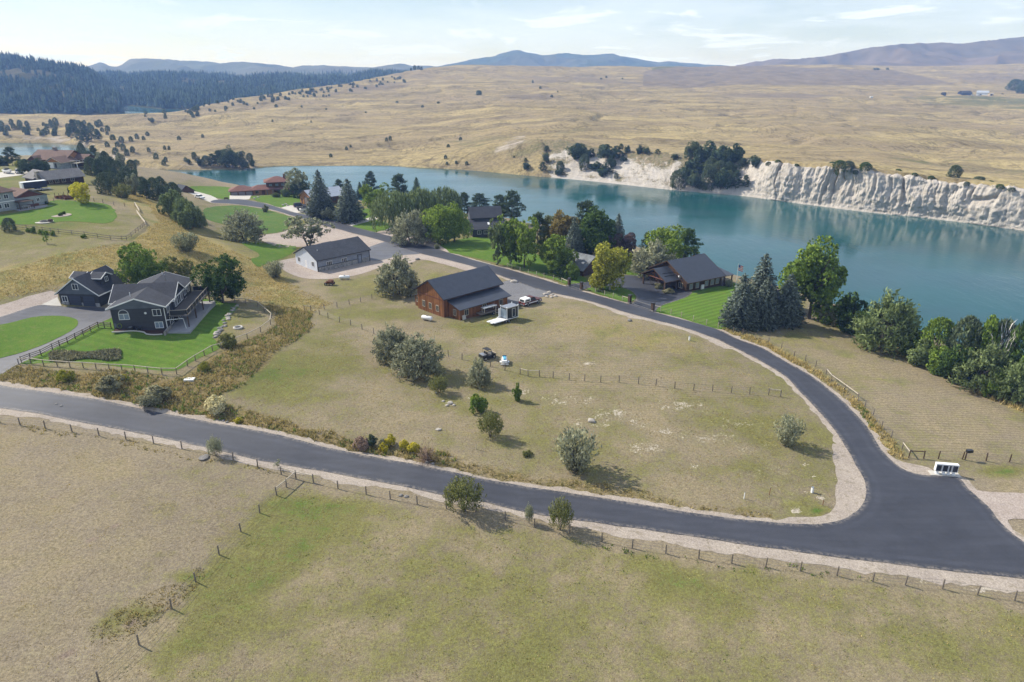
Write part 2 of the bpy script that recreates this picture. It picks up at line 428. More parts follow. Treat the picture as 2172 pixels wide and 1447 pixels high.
class MB:
    """collects shapes into one mesh"""
    def __init__(s): s.v = []; s.f = []
    def add(s, vs, fs):
        b = len(s.v); s.v += [tuple(map(float, q)) for q in vs]; s.f += [tuple(i + b for i in q) for q in fs]; return s
    def box(s, x0, x1, y0, y1, z0, z1):
        return s.add([(x0,y0,z0),(x1,y0,z0),(x1,y1,z0),(x0,y1,z0),(x0,y0,z1),(x1,y0,z1),(x1,y1,z1),(x0,y1,z1)],
                     [(0,3,2,1),(4,5,6,7),(0,1,5,4),(1,2,6,5),(2,3,7,6),(3,0,4,7)])
    def prism(s, poly, axis, a, b):
        """polygon in the plane across axis ('x': (y,z); 'y': (x,z); 'z': (x,y)), swept from a to b"""
        n = len(poly)
        def P(q, t): return {'x': (t, q[0], q[1]), 'y': (q[0], t, q[1]), 'z': (q[0], q[1], t)}[axis]
        return s.add([P(q, a) for q in poly] + [P(q, b) for q in poly],
                     [tuple(range(n))[::-1], tuple(range(n, 2 * n))] + [(i, (i+1) % n, n + (i+1) % n, n + i) for i in range(n)])
    def tube(s, pts, rads, seg=6):
        pts = [Vector(p) for p in pts]; n = len(pts); rings = []
        for i, p in enumerate(pts):
            d = (pts[min(i+1, n-1)] - pts[max(i-1, 0)]).normalized()
            u = d.cross(Vector((0, 0, 1)) if abs(d.z) < .9 else Vector((1, 0, 0))).normalized(); w = d.cross(u)
            r = rads[i] if isinstance(rads, (list, tuple)) else rads
            rings.append([p + (u * math.cos(2*math.pi*k/seg) + w * math.sin(2*math.pi*k/seg)) * r for k in range(seg)])
        vs = [q for r in rings for q in r]
        fs = [(i*seg+k, i*seg+(k+1) % seg, (i+1)*seg+(k+1) % seg, (i+1)*seg+k) for i in range(n-1) for k in range(seg)]
        fs += [tuple(range(seg))[::-1], tuple(range((n-1)*seg, n*seg))]
        return s.add(vs, fs)
    def slab(s, a, b, c, d, th):
        """thick four-cornered sheet; a-d counter-clockwise from above, thickness downwards along its normal"""
        a, b, c, d = (Vector(q) for q in (a, b, c, d)); n = (b - a).cross(d - a).normalized() * -th
        return s.add([a, b, c, d, a + n, b + n, c + n, d + n], [(0,1,2,3),(7,6,5,4),(0,4,5,1),(1,5,6,2),(2,6,7,3),(3,7,4,0)])
    def tri_slab(s, a, b, c, th):
        a, b, c = (Vector(q) for q in (a, b, c)); n = (b - a).cross(c - a).normalized() * -th
        return s.add([a, b, c, a + n, b + n, c + n], [(0,1,2),(5,4,3),(0,3,4,1),(1,4,5,2),(2,5,3,0)])
    def mesh(s, name):
        me = bpy.data.meshes.new(name); me.from_pydata(s.v, [], s.f); me.update(); return me
    def build(s, name, mat, parent=None, smooth=False):
        return mesh_obj(name, s.mesh(name), mat, parent, smooth=smooth)

def np_mesh(name, verts, quads=None, tris=None):
    me = bpy.data.meshes.new(name); verts = np.asarray(verts, np.float32)
    nq = 0 if quads is None else len(quads); ntr = 0 if tris is None else len(tris)
    loops = np.concatenate([np.asarray(quads, np.int32).ravel() if nq else np.empty(0, np.int32), np.asarray(tris, np.int32).ravel() if ntr else np.empty(0, np.int32)])
    me.vertices.add(len(verts)); me.vertices.foreach_set('co', verts.ravel())
    me.loops.add(len(loops)); me.loops.foreach_set('vertex_index', loops)
    me.polygons.add(nq + ntr)
    st = np.concatenate([np.arange(nq) * 4, nq * 4 + np.arange(ntr) * 3]).astype(np.int32)
    me.polygons.foreach_set('loop_start', st); me.update(calc_edges=True); me.validate(); return me

def grid_quads(nr, nc):
    i = np.arange(nr - 1)[:, None] * nc + np.arange(nc - 1)[None]
    return np.stack([i, i + 1, i + nc + 1, i + nc], -1).reshape(-1, 4)

def set_color(me, name, rgb):
    a = me.attributes.new(name, 'FLOAT_COLOR', 'POINT'); c = np.ones((len(me.vertices), 4), np.float32); c[:, :3] = rgb
    a.data.foreach_set('color', c.ravel())

def inside(poly, x, y):
    r = np.zeros(np.shape(x), bool); n = len(poly)
    for i in range(n):
        x0, y0 = poly[i]; x1, y1 = poly[(i + 1) % n]
        if y0 == y1: continue
        c = ((y0 > y) != (y1 > y)) & (x < (x1 - x0) * (y - y0) / (y1 - y0) + x0); r ^= c
    return r
# ---------------------------------------------------------------- ground materials
def ground_material():
    s = Sh('ground'); c = s.attr('cover'); d = s.attr('cover2')
    n0 = s.noise(.035, 3, .55); n1 = s.noise(.16, 4, .6); n2 = s.noise(.75, 4, .62); n3 = s.noise(3.2, 4, .68); n4 = s.noise(9., 2, .6)
    k = s.ma('ADD', s.ma('MULTIPLY', s.ma('SUBTRACT', n0, .5), 1.7), s.ma('ADD', s.ma('MULTIPLY', s.ma('SUBTRACT', n1, .5), 1.5), s.ma('MULTIPLY', s.ma('SUBTRACT', n2, .5), .9)))
    g = s.ma('MULTIPLY_ADD', s.ma('SUBTRACT', n3, .5), .9, s.ma('ADD', c[0], k))
    col = s.mix(s.rg(n2, .3, .7), (.315, .255, .160), (.225, .188, .108))
    col = s.mix(s.rg(n1, .35, .7), col, (.262, .215, .152))
    col = s.mix(s.rg(n0, .42, .62, 0, .6), col, (.225, .185, .135)); col = s.mix(s.rg(s.noise(.07, 5, .65, None, .8), .5, .68, 0, .55), col, (.20, .165, .115))
    col = s.mix(s.rg(g, .12, .85), col, (.178, .168, .060))
    col = s.mix(s.rg(g, .85, 1.45), col, (.085, .135, .026))
    go = s.ma('ADD', c[1], s.ma('MULTIPLY', k, .5))
    gcol = s.mix(s.rg(n2, .35, .65), (.385, .30, .125), (.27, .225, .09))
    gcol = s.mix(s.rg(n1, .45, .68), gcol, (.185, .185, .065))
    col = s.mix(s.rg(go, .15, .7), col, gcol)
    br = s.ma('ADD', d[1], s.ma('MULTIPLY', k, .6))
    bcol = s.mix(s.rg(n2, .4, .62), (.23, .175, .080), (.145, .125, .052)); bcol = s.mix(s.rg(n3, .5, .7), bcol, (.30, .22, .105))
    col = s.mix(s.rg(br, .15, .7), col, bcol)
    # mown streaks
    w = s.wave(.42, s.mapped(s.pos(), (.12, 1, 1), (0, 0, .12)), 2.4, .6, 'Y')
    w2 = s.wave(.9, s.mapped(s.pos(), (.06, 1, 1), (0, 0, -.08)), 3.5, .8, 'Y')
    col = s.gain(col, s.ma('MULTIPLY_ADD', s.ma('MULTIPLY', d[0], s.ma('SUBTRACT', s.ma('ADD', s.ma('MULTIPLY', w, .5), s.ma('MULTIPLY', w2, .5)), .5)), .42, 1.0))
    so = s.ma('ADD', c[2], s.ma('ADD', s.ma('MULTIPLY', s.ma('SUBTRACT', n2, .5), 1.6), s.ma('MULTIPLY', s.ma('SUBTRACT', n3, .5), 1.5)))
    col = s.mix(s.rg(so, .52, .80), col, (.40, .35, .28))
    col = s.mix(s.rg(d[2], .25, .75), col, (.24, .185, .14))
    col = s.gain(col, s.rg(n2, .25, .75, .76, 1.12, False))
    col = s.gain(col, s.rg(n3, .28, .72, .62, 1.36, False))
    col = s.gain(col, s.rg(n4, .28, .72, .70, 1.30, False))
    h = s.ma('ADD', s.ma('MULTIPLY', n3, .6), s.ma('MULTIPLY', n4, .4))
    M['ground'] = s.done(s.bsdf(col, .95, .08, 0, s.bump(h, .75, .16)))
ground_material()

def far_material():
    s = Sh('steppe'); c = s.attr('cover')
    p = s.mapped(s.pos(), (.35, 1, .6)); n0 = s.noise(.006, 4, .6); n1 = s.noise(.022, 5, .62, p, .6); n2 = s.noise(.09, 4, .65, p); n3 = s.noise(.4, 3, .6); n5 = s.noise(.012, 6, .7, s.mapped(s.pos(), (1, .5, 1), (0, 0, .5)), 1.5)
    col = s.mix(s.rg(n1, .36, .62), (.375, .30, .15), (.22, .175, .10))
    col = s.mix(s.rg(n0, .45, .65), col, (.29, .228, .135))
    col = s.mix(s.rg(n2, .50, .70), col, (.185, .145, .085))
    dr = s.rg(s.ma('ABSOLUTE', s.ma('SUBTRACT', n5, .5)), .0, .022); col = s.gain(col, s.ma('MULTIPLY_ADD', dr, .38, .62))      # drainage lines and cattle trails
    col = s.mix(s.ma('MULTIPLY', s.rg(n3, .60, .72), s.rg(n0, .42, .6)), col, (.10, .098, .06))
    k = s.ma('ADD', s.ma('MULTIPLY', s.ma('SUBTRACT', n1, .5), 1.2), s.ma('MULTIPLY', s.ma('SUBTRACT', n2, .5), 1.))
    col = s.mix(s.rg(s.ma('ADD', c[0], k), .3, .8), col, (.13, .13, .06))
    col = s.mix(s.rg(s.ma('MULTIPLY_ADD', k, .25, c[1]), .35, .65), col, s.mix(s.rg(n2, .3, .7), (.165, .132, .098), (.205, .165, .115)))
    so = s.ma('ADD', c[2], s.ma('MULTIPLY', k, 1.1))
    col = s.mix(s.rg(so, .5, .8), col, s.mix(s.rg(n3, .4, .6), (.46, .40, .34), (.33, .28, .23)))
    col = s.gain(col, s.rg(n3, .28, .72, .66, 1.32, False)); col = s.gain(col, s.rg(n2, .3, .7, .80, 1.18, False))
    M['steppe'] = s.done(s.bsdf(col, .95, .05, 0, s.bump(s.ma('ADD', n2, s.ma('MULTIPLY', n3, .4)), .8, 1.6)))
far_material()

def cliff_material():
    s = Sh('pale_cliff'); c = s.attr('cover')
    p = s.mapped(s.pos(), (1, 1, .22)); n1 = s.noise(.35, 5, .65, p); n2 = s.noise(1.6, 4, .65, p); n3 = s.noise(.12, 3, .6); lay = s.noise(1.1, 3, .6, s.mapped(s.pos(), (.05, .05, 1)))
    col = s.mix(s.rg(n1, .35, .65), (.55, .50, .445), (.44, .40, .35))
    col = s.mix(s.rg(n2, .52, .75), col, (.33, .29, .245)); col = s.mix(s.rg(lay, .50, .68, 0, .5), col, (.33, .28, .225))
    veg = s.mix(s.rg(s.noise(.5, 3, .6), .4, .6), (.25, .20, .125), (.155, .145, .08))
    gz = s.n('ShaderNodeSeparateXYZ'); s.L(s.n('ShaderNodeNewGeometry').outputs['Normal'], gz.inputs[0])
    v = s.ma('ADD', c[0], s.ma('MULTIPLY', s.ma('SUBTRACT', n3, .5), 1.6)); v = s.ma('ADD', v, s.ma('MULTIPLY', s.ma('SUBTRACT', n2, .5), 1.1))
    v = s.ma('ADD', v, s.ma('MULTIPLY', s.ma('SUBTRACT', gz.outputs[2], .55), .5))
    col = s.mix(s.rg(v, .42, .72), col, veg)
    M['pale_cliff'] = s.done(s.bsdf(col, .95, .05, 0, s.bump(s.ma('ADD', n2, s.ma('MULTIPLY', n1, 1.2)), .9, .6)))
cliff_material()

def water_material():
    s = Sh('river_water')
    p = s.mapped(s.pos(), (1, .45, 1), (0, 0, -.5)); n = s.noise(.9, 4, .62, p); n2 = s.noise(.035, 3, .5); n3 = s.noise(.22, 3, .6, p)
    col = s.mix(s.rg(n2, .35, .65), (.012, .080, .080), (.015, .070, .076))
    h = s.ma('ADD', s.ma('MULTIPLY', n, .5), n3)
    M['river_water'] = s.done(s.bsdf(col, s.rg(s.noise(.02, 4, .6, s.mapped(s.pos(), (.5, 1.4, 1), (0, 0, .3))), .4, .62, .07, .2), .5, 0, s.bump(h, .15, .5), IOR=1.33))
water_material()

# ---------------------------------------------------------------- the near bank
_PJ = np.random.default_rng(3).normal(0, 1, (14, 2))
def paint(px, py, poly, soft=26.):
    """soft, ragged-edged mask of a patch of ground seen in a pixel outline"""
    acc = np.zeros(np.shape(px)); q = np.array(poly, float); m = soft * 3.2
    sel = (px > q[:, 0].min() - m) & (px < q[:, 0].max() + m) & (py > q[:, 1].min() - m) & (py < q[:, 1].max() + m)
    x, y = px[sel], py[sel]
    x = x + (fbm(x / 70, y / 40, 3, 1) - .5) * soft * 1.6; y = y + (fbm(x / 70, y / 40, 3, 21) - .5) * soft
    t = np.zeros(x.shape)
    for jx, jy in _PJ: t += inside(poly, x + jx * soft * .8, y + jy * soft * .42)
    acc[sel] = t / len(_PJ); return acc

def blob(px, py, cx, cy, rx, ry, w=1.):
    d = ((px - cx) / rx) ** 2 + ((py - cy) / ry) ** 2
    return w * np.exp(-d * 1.2)

def near_ground():
    ny, nx = GRID.shape
    X, Y, Z = _GXX.ravel(), _GYY.ravel(), GRID.ravel()
    px, py, dep = proj(np.stack([X, Y, Z], -1))
    ok = (dep > 10) & (px > -500) & (px < 2700) & (py < 1750) & (Z > -15.3)
    q = grid_quads(ny, nx); q = q[ok[q].all(1)]
    use = np.zeros(len(X), bool); use[q.ravel()] = True; idx = np.cumsum(use) - 1
    me = np_mesh('near_ground', np.stack([X, Y, Z], -1)[use], idx[q])
    px, py = px[use], py[use]
    G = np.full(px.shape, .05); O = np.zeros(px.shape); S = np.zeros(px.shape); St = np.zeros(px.shape); B = np.zeros(px.shape)
    def P(ch, poly, w, soft=26.): ch[...] = np.maximum(ch, w * paint(px, py, poly, soft))
    def Sb(ch, *a): ch[...] = np.maximum(ch, blob(px, py, *a))
    # green in the mown grass
    P(G, [(-300,325),(330,375),(640,410),(1100,470),(1400,560),(1800,690),(2400,900),(2400,1000),(1900,1000),(1700,1110),(1100,1030),(700,940),(300,860),(-300,770)], .38, 20)
    P(G, [(600,1040),(700,1045),(1000,1105),(1500,1195),(2300,1300),(2300,1700),(100,1700),(330,1340)], .60, 40)
    P(G, [(600,1035),(760,1060),(800,1120),(640,1210),(520,1300),(380,1440),(280,1440),(420,1250)], 1.0, 34)
    P(G, [(1250,1160),(1450,1195),(1640,1290),(1500,1340),(1400,1290)], 1.05, 34); P(G, [(1650,1300),(2000,1330),(2172,1400),(1900,1420)], .9, 40)
    P(G, [(860,1090),(1150,1130),(1400,1180),(1700,1225),(1990,1260),(1980,1275),(1600,1245),(1300,1190),(1000,1120)], .7, 14)
    Sb(G, 420, 1225, 60, 14, 1.1); Sb(G, 300, 1300, 80, 26, 1.1); Sb(G, 240, 1330, 60, 20, .8)
    P(G, [(470,800),(640,700),(760,710),(800,760),(700,820),(620,880),(500,850)], .85, 40); P(G, [(620,690),(720,690),(720,730),(600,760)], 1.05, 34)
    P(G, [(600,870),(900,760),(1050,700),(1500,720),(1700,850),(1780,1050),(1500,1090),(1000,1000)], .42, 50)
    P(G, [(880,800),(1000,850),(1060,900),(1140,960),(1060,960),(960,890)], .75); P(G, [(940,668),(985,682),(1080,655),(1120,672),(1060,712),(960,705)], .85)
    P(G, [(640,650),(800,640),(900,640),(890,680),(760,700),(650,690)], .85, 34); P(G, [(640,600),(780,580),(960,570),(1000,590),(880,620),(690,640)], .7)
    P(G, [(1180,1010),(1500,1060),(1760,1040),(1750,1090),(1500,1085),(1200,1030)], .6); Sb(G, 1735, 1085, 30, 10, 1.3)
    P(G, [(1780,830),(1950,940),(2200,930),(2200,1000),(1960,980),(1840,900)], .5); Sb(G, 2130, 1000, 60, 18, 1.4)
    P(G, [(1560,690),(1700,740),(2200,900),(2200,960),(1960,960),(1760,800)], .50, 40)
    P(G, [(-80,430),(120,420),(250,440),(300,480),(240,512),(150,530),(-80,565)], .75); P(G, [(-80,330),(60,340),(220,345),(230,375),(180,420),(0,430),(-80,430)], .8)
    P(G, [(440,630),(530,640),(578,680),(500,735),(440,740)], .7); P(G, [(60,770),(380,790),(470,740),(300,700),(150,720)], .9)
    P(G, [(400,395),(490,392),(640,400),(1000,470),(1400,560),(1700,640),(1700,690),(1380,650),(900,520),(480,430)], .85)
    P(G, [(430,435),(640,460),(700,520),(560,590),(500,560)], .75)
    # tall golden and weedy grass
    P(O, [(-60,600),(0,575),(150,530),(290,514),(330,470),(305,430),(215,400),(185,365),(260,385),(330,430),(420,500),(470,520),(560,545),(640,610),(720,640),(660,670),(560,640),(500,570),(400,580),(300,600),(130,600),(-60,645)], .75)
    P(O, [(190,362),(300,398),(430,485),(520,540),(600,600),(520,590),(440,540),(340,520),(300,470),(250,425)], .62, 16); P(G, [(-200,430),(310,440),(430,520),(420,560),(150,560),(-200,600)], .6, 24)
    P(O, [(1520,694),(1600,716),(1700,765),(1790,840),(1890,945),(1930,1000),(1850,930),(1750,805),(1600,735)], .95, 9)
    P(O, [(1740,672),(1830,700),(1990,770),(2180,850),(2180,880),(1990,795),(1830,715)], .9, 9); P(O, [(1160,645),(1300,660),(1480,715),(1500,760),(1300,730),(1150,700)], .42)
    P(O, [(2000,900),(1700,760),(1780,740),(2172,880),(2172,960)], .42, 40); P(O, [(1560,700),(1760,690),(2172,860),(2172,940),(1960,940)], .26, 30)
    P(O, [(960,560),(1040,585),(870,615),(700,610),(760,580)], .3)
    P(B, [(-30,800),(20,785),(390,795),(470,745),(585,690),(560,640),(640,660),(670,690),(600,735),(520,810),(440,850),(520,890),(700,930),(900,970),(1010,985),(1000,1004),(800,972),(500,906),(200,850)], .75, 12)
    P(B, [(440,850),(540,872),(700,915),(900,958),(1030,985),(1200,1015),(1420,1055),(1640,1088),(1640,1100),(1288,1056),(977,1004),(700,948),(480,900)], .62, 12)
    P(B, [(1000,985),(1200,1010),(1400,1050),(1640,1085),(1640,1100),(1400,1078),(1100,1030)], .45, 10)
    P(B, [(0,985),(200,1010),(420,1060),(560,1110),(300,1250),(60,1200)], .15, 50)
    # bare pale soil
    for a in [(1255,772,16,5,1.),(1290,779,9,4,.9),(1230,775,9,4,.9),(1590,1008,26,6,1.),(1560,1000,26,4,.8),(1715,982,11,6,1.1),(1735,972,9,4,1.),(1700,1045,17,8,.9),(1740,1055,11,9,.9),(1690,1085,13,10,.9),
              (1770,1020,7,14,.9),(1720,1010,16,8,.7),(1470,985,30,9,.75),(1400,915,60,14,.6),(1340,900,50,16,.6),(1560,900,60,14,.55),(1450,860,90,18,.6),(1300,880,80,20,.62),(1500,930,90,16,.6),(1380,950,70,16,.62),(1600,950,60,14,.58),(1250,850,60,14,.6),(1250,900,60,16,.5),(1180,850,60,18,.55),(1110,830,40,16,.6),(955,857,16,8,.9),(925,832,18,6,.7),
              (940,912,12,4,.8),(1000,840,28,7,.55),(1640,1000,60,16,.5),(1500,1060,80,10,.5),(1950,1228,60,6,.55),(2090,1250,60,8,.8)]: Sb(S, *a)
    # field stripes left by the mower
    P(St, [(1560,690),(1760,690),(2172,850),(2172,960),(1960,960),(1820,860),(1700,770)], 1., 10); P(St, [(640,610),(960,560),(1040,588),(900,615),(700,640)], .9, 10)
    P(St, [(1150,650),(1500,720),(1680,860),(1200,830),(960,740)], .9, 30)
    # trodden manure and mud specks on the dry pasture
    D = np.zeros(px.shape); r = random.Random(5)
    for i in range(70):
        cx, cy = r.uniform(60, 340), r.uniform(1040, 1400); Sb(D, cx, cy, r.uniform(3, 9), r.uniform(2, 5), r.uniform(.5, 1.1))
    set_color(me, 'cover', np.stack([G, O, S], -1)); set_color(me, 'cover2', np.stack([St, B, D], -1))
    o = mesh_obj('near_ground', me, 'ground', kind='structure', smooth=True); return o
near_ground()

# ---------------------------------------------------------------- the river
def water():
    xs = np.linspace(-1500, 900, 25); ys = np.linspace(20, 1750, 20); A, B_ = np.meshgrid(xs, ys)
    me = np_mesh('river', np.stack([A.ravel(), B_.ravel(), np.full(A.size, WATER_Z)], -1), grid_quads(20, 25))
    mesh_obj('river', me, 'river_water', kind='structure')
water()

# ---------------------------------------------------------------- the far bank: profiles across the valley, seen at pixel columns
# px, shore row, bank-top row, depth from shore to bank top, crest row, crest depth
FAR = [(-420,306,286,16,243,960),(-150,304,284,16,243,960),(0,303.5,285,16,243,960),(90,304,287,18,243,960),(170,310,292,20,242.5,950),(230,335,322,14,242,940),(290,357,340,16,240,950),(400,361,345,16,231,1010),(500,360,346,15,210,1120),(600,353,343,14,196,1230),(700,352.5,343,16,183,1360),
 (800,352,338,22,163,1560),(900,357,330,34,146,1760),(1000,363,312,52,139,1880),(1086,371,298,60,140,1930),(1200,381,300,52,141,1980),(1300,391,318,44,141,2020),(1400,402,326,38,142,2050),(1500,411,330,32,141,2100),(1585,418,338,22,140,2120),(1650,426,341,10,138,2140),(1800,446,352,9,138,2150),(2000,467,378,9,140,2150),(2172,490,396,9,136,2200),(2400,523,418,9,136,2200),(2700,570,450,9,136,2200)]
def far_rows():
    S = [0, .08, .18, .3, .42, .55, .68, .8, .91, 1.]
    rows = []
    for px, sy, by, dB, cy, cY in FAR:
        sh = on_plane(px, sy, WATER_Z); Y0 = sh[1]; r = [sh]
        Y1 = Y0 + dB
        for t in S:
            r.append(at_depth(px, by + (cy - by) * t, Y1 * (cY / Y1) ** t))
        c = r[-1]
        if px < 880: r.append(c * np.array([1.1, 1.1, 0]) + np.array([0, 0, -22.])); r.append(c * np.array([1.2, 1.2, 0]) + np.array([0, 0, -24.]))
        else: r.append(c * np.array([1.15, 1.15, 0]) + np.array([0, 0, c[2] - 14])); r.append(c * np.array([1.6, 1.6, 0]) + np.array([0, 0, c[2] - 60]))
        rows.append(r)
    return np.array(rows)      # column, row, xyz
FROWS = far_rows()
def smooth_interp(x, xp, fp):
    """monotone-ish cubic through the points"""
    d = np.diff(fp) / np.diff(xp); m = np.concatenate([[d[0]], (d[:-1] + d[1:]) / 2, [d[-1]]])
    m[1:-1] = np.where(d[:-1] * d[1:] <= 0, 0, m[1:-1]); m[1:-1] = np.sign(m[1:-1]) * np.minimum(abs(m[1:-1]), 3 * np.minimum(abs(d[:-1]), abs(d[1:])))
    i = np.clip(np.searchsorted(xp, x) - 1, 0, len(xp) - 2); h = xp[i+1] - xp[i]; t = (x - xp[i]) / h
    return (2*t**3-3*t**2+1)*fp[i] + (t**3-2*t**2+t)*h*m[i] + (-2*t**3+3*t**2)*fp[i+1] + (t**3-t**2)*h*m[i+1]

def far_profile(az):
    """rows of depth and height at an azimuth (x over y)"""
    nr = FROWS.shape[1]; Ys = np.empty((nr, len(az))); Zs = np.empty((nr, len(az)))
    for k in range(nr):
        a = FROWS[:, k, 0] / FROWS[:, k, 1]
        Ys[k] = smooth_interp(az, a, FROWS[:, k, 1]); Zs[k] = smooth_interp(az, a, FROWS[:, k, 2])
    return Ys, Zs

def far_terrain():
    az = np.linspace(-1.02, 1.02, 760); Ys, Zs = far_profile(az)
    t = np.concatenate([np.linspace(0, 1, 12)[:-1], np.linspace(1, 10, 190)[:-1], np.linspace(10, 12, 14)])
    R = np.arange(Ys.shape[0], dtype=float); Y = np.empty((len(t), len(az))); Z = np.empty_like(Y)
    for j in range(len(az)):
        Y[:, j] = smooth_interp(t, R, Ys[:, j]); Z[:, j] = smooth_interp(t, R, Zs[:, j])
    X = Y * az[None]
    inl = sstep(1.0, 2.2, t)[:, None] * sstep(10.6, 9.7, t)[:, None]
    Z = Z + inl * (-np.clip(1 - np.abs(fbm(X / 150, Y / 110, 4, 61) - .5) / .05, 0, 1) * 3.0 * sstep(1.2, 3, t)[:, None] + (fbm(X / 90, Y / 90, 4, 41) - .5) * 9 * sstep(0, 4, t)[:, None] + (fbm(X / 22, Y / 30, 3, 43) - .5) * 2.4)
    # the bank of the sloping reach: little terraces trodden by cattle
    Z = Z + ((t > .3) & (t < 1.6))[:, None] * (fbm(X / 12, Y / 7, 3, 47) - .5) * 1.6
    Z = np.where((t > .6)[:, None] & (t < 10.)[:, None], np.maximum(Z, -11.2), Z)
    Z[0] = -14; X[0] *= .997; Y[0] *= .997
    # the white cliffs have a mesh of their own: tuck this one behind them
    k = (sstep(.04, .075, az)[None] * (t[:, None] < .98)); Z = Z * (1 - k) + np.minimum(Z, -13.) * k
    me = np_mesh('far_bank', np.stack([X.ravel(), Y.ravel(), Z.ravel()], -1), grid_quads(len(t), len(az)))
    px, py, _ = proj(np.stack([X.ravel(), Y.ravel(), Z.ravel()], -1))
    g = np.zeros(px.shape); d = np.zeros(px.shape); w = np.zeros(px.shape)
    def P(ch, poly, v, soft=20.): ch[...] = np.maximum(ch, v * paint(px, py, poly, soft))
    P(d, [(1365,182),(1368,152),(1440,141),(1620,139),(1900,150),(2030,178),(1900,181),(1600,179),(1450,186)], 1., 5)
    P(d, [(1930,150),(2172,155),(2300,160),(2300,178),(2060,178)], .55, 4); P(g, [(1380,143),(1450,140),(1450,160),(1390,160)], 1., 3)
    P(d, [(1040,205),(1150,195),(1400,190),(1560,205),(1700,205),(1560,198),(1300,182),(1130,188)], .62, 10); P(d, [(640,215),(760,180),(900,168),(860,185),(700,205)], .62, 8); P(d, [(1040,200),(1180,196),(1200,214),(1080,212)], .6, 8); P(d, [(1000,160),(1250,158),(1380,168),(1370,180),(1150,176)], .55, 6); P(d, [(1500,196),(1800,200),(1720,212),(1560,206)], .6, 4)
    P(g, [(900,290),(1050,285),(1250,310),(1200,330),(1000,330)], .45); P(g, [(1100,275),(1260,270),(1260,284),(1120,284)], .5); P(g, [(1750,325),(2172,340),(2300,350),(2300,385),(1900,350)], .5); P(g, [(1880,200),(2172,205),(2300,205),(2300,240),(2000,222)], .65, 8)
    P(w, [(1060,300),(1110,285),(1130,300),(1080,330),(1040,345)], .62, 12); P(w, [(1130,360),(1250,320),(1420,320),(1600,330),(1600,345),(1400,400),(1200,380)], .6, 14)
    P(w, [(0,285),(170,290),(300,345),(560,345),(600,352),(560,362),(290,362),(160,310),(-300,308),(-300,290)], .55, 5); P(g, [(0,290),(300,345),(500,345),(300,362)], .3, 10)
    P(d, [(600,340),(800,335),(1000,350),(1150,372),(1000,362),(800,350),(600,350)], .5, 6)
    set_color(me, 'cover', np.stack([g, d, w], -1))
    mesh_obj('far_bank', me, 'steppe', kind='structure', smooth=True)
    return az, t, Y, Z
FAZ, FT, FY, FZ = far_terrain()

def far_point(px, py):
    """first meeting of a sight line with the far bank"""
    r = ray(px, py); a = r[0] / r[1]; j = int(np.clip(np.interp(a, FAZ, np.arange(len(FAZ))), 0, len(FAZ) - 1))
    line = CAM_H + FY[:, j] * (r[2] / r[1]); k = np.argmax(FZ[:, j] >= line)
    if FZ[k, j] < line[k]: k = len(FT) - 1
    if k > 0:
        d0 = FZ[k-1, j] - line[k-1]; d1 = FZ[k, j] - line[k]; f = d0 / (d0 - d1) if d1 != d0 else 0
        Y = FY[k-1, j] + (FY[k, j] - FY[k-1, j]) * f; z = FZ[k-1, j] + (FZ[k, j] - FZ[k-1, j]) * f
    else: Y, z = FY[0, j], FZ[0, j]
    return np.array([Y * a, Y, z])

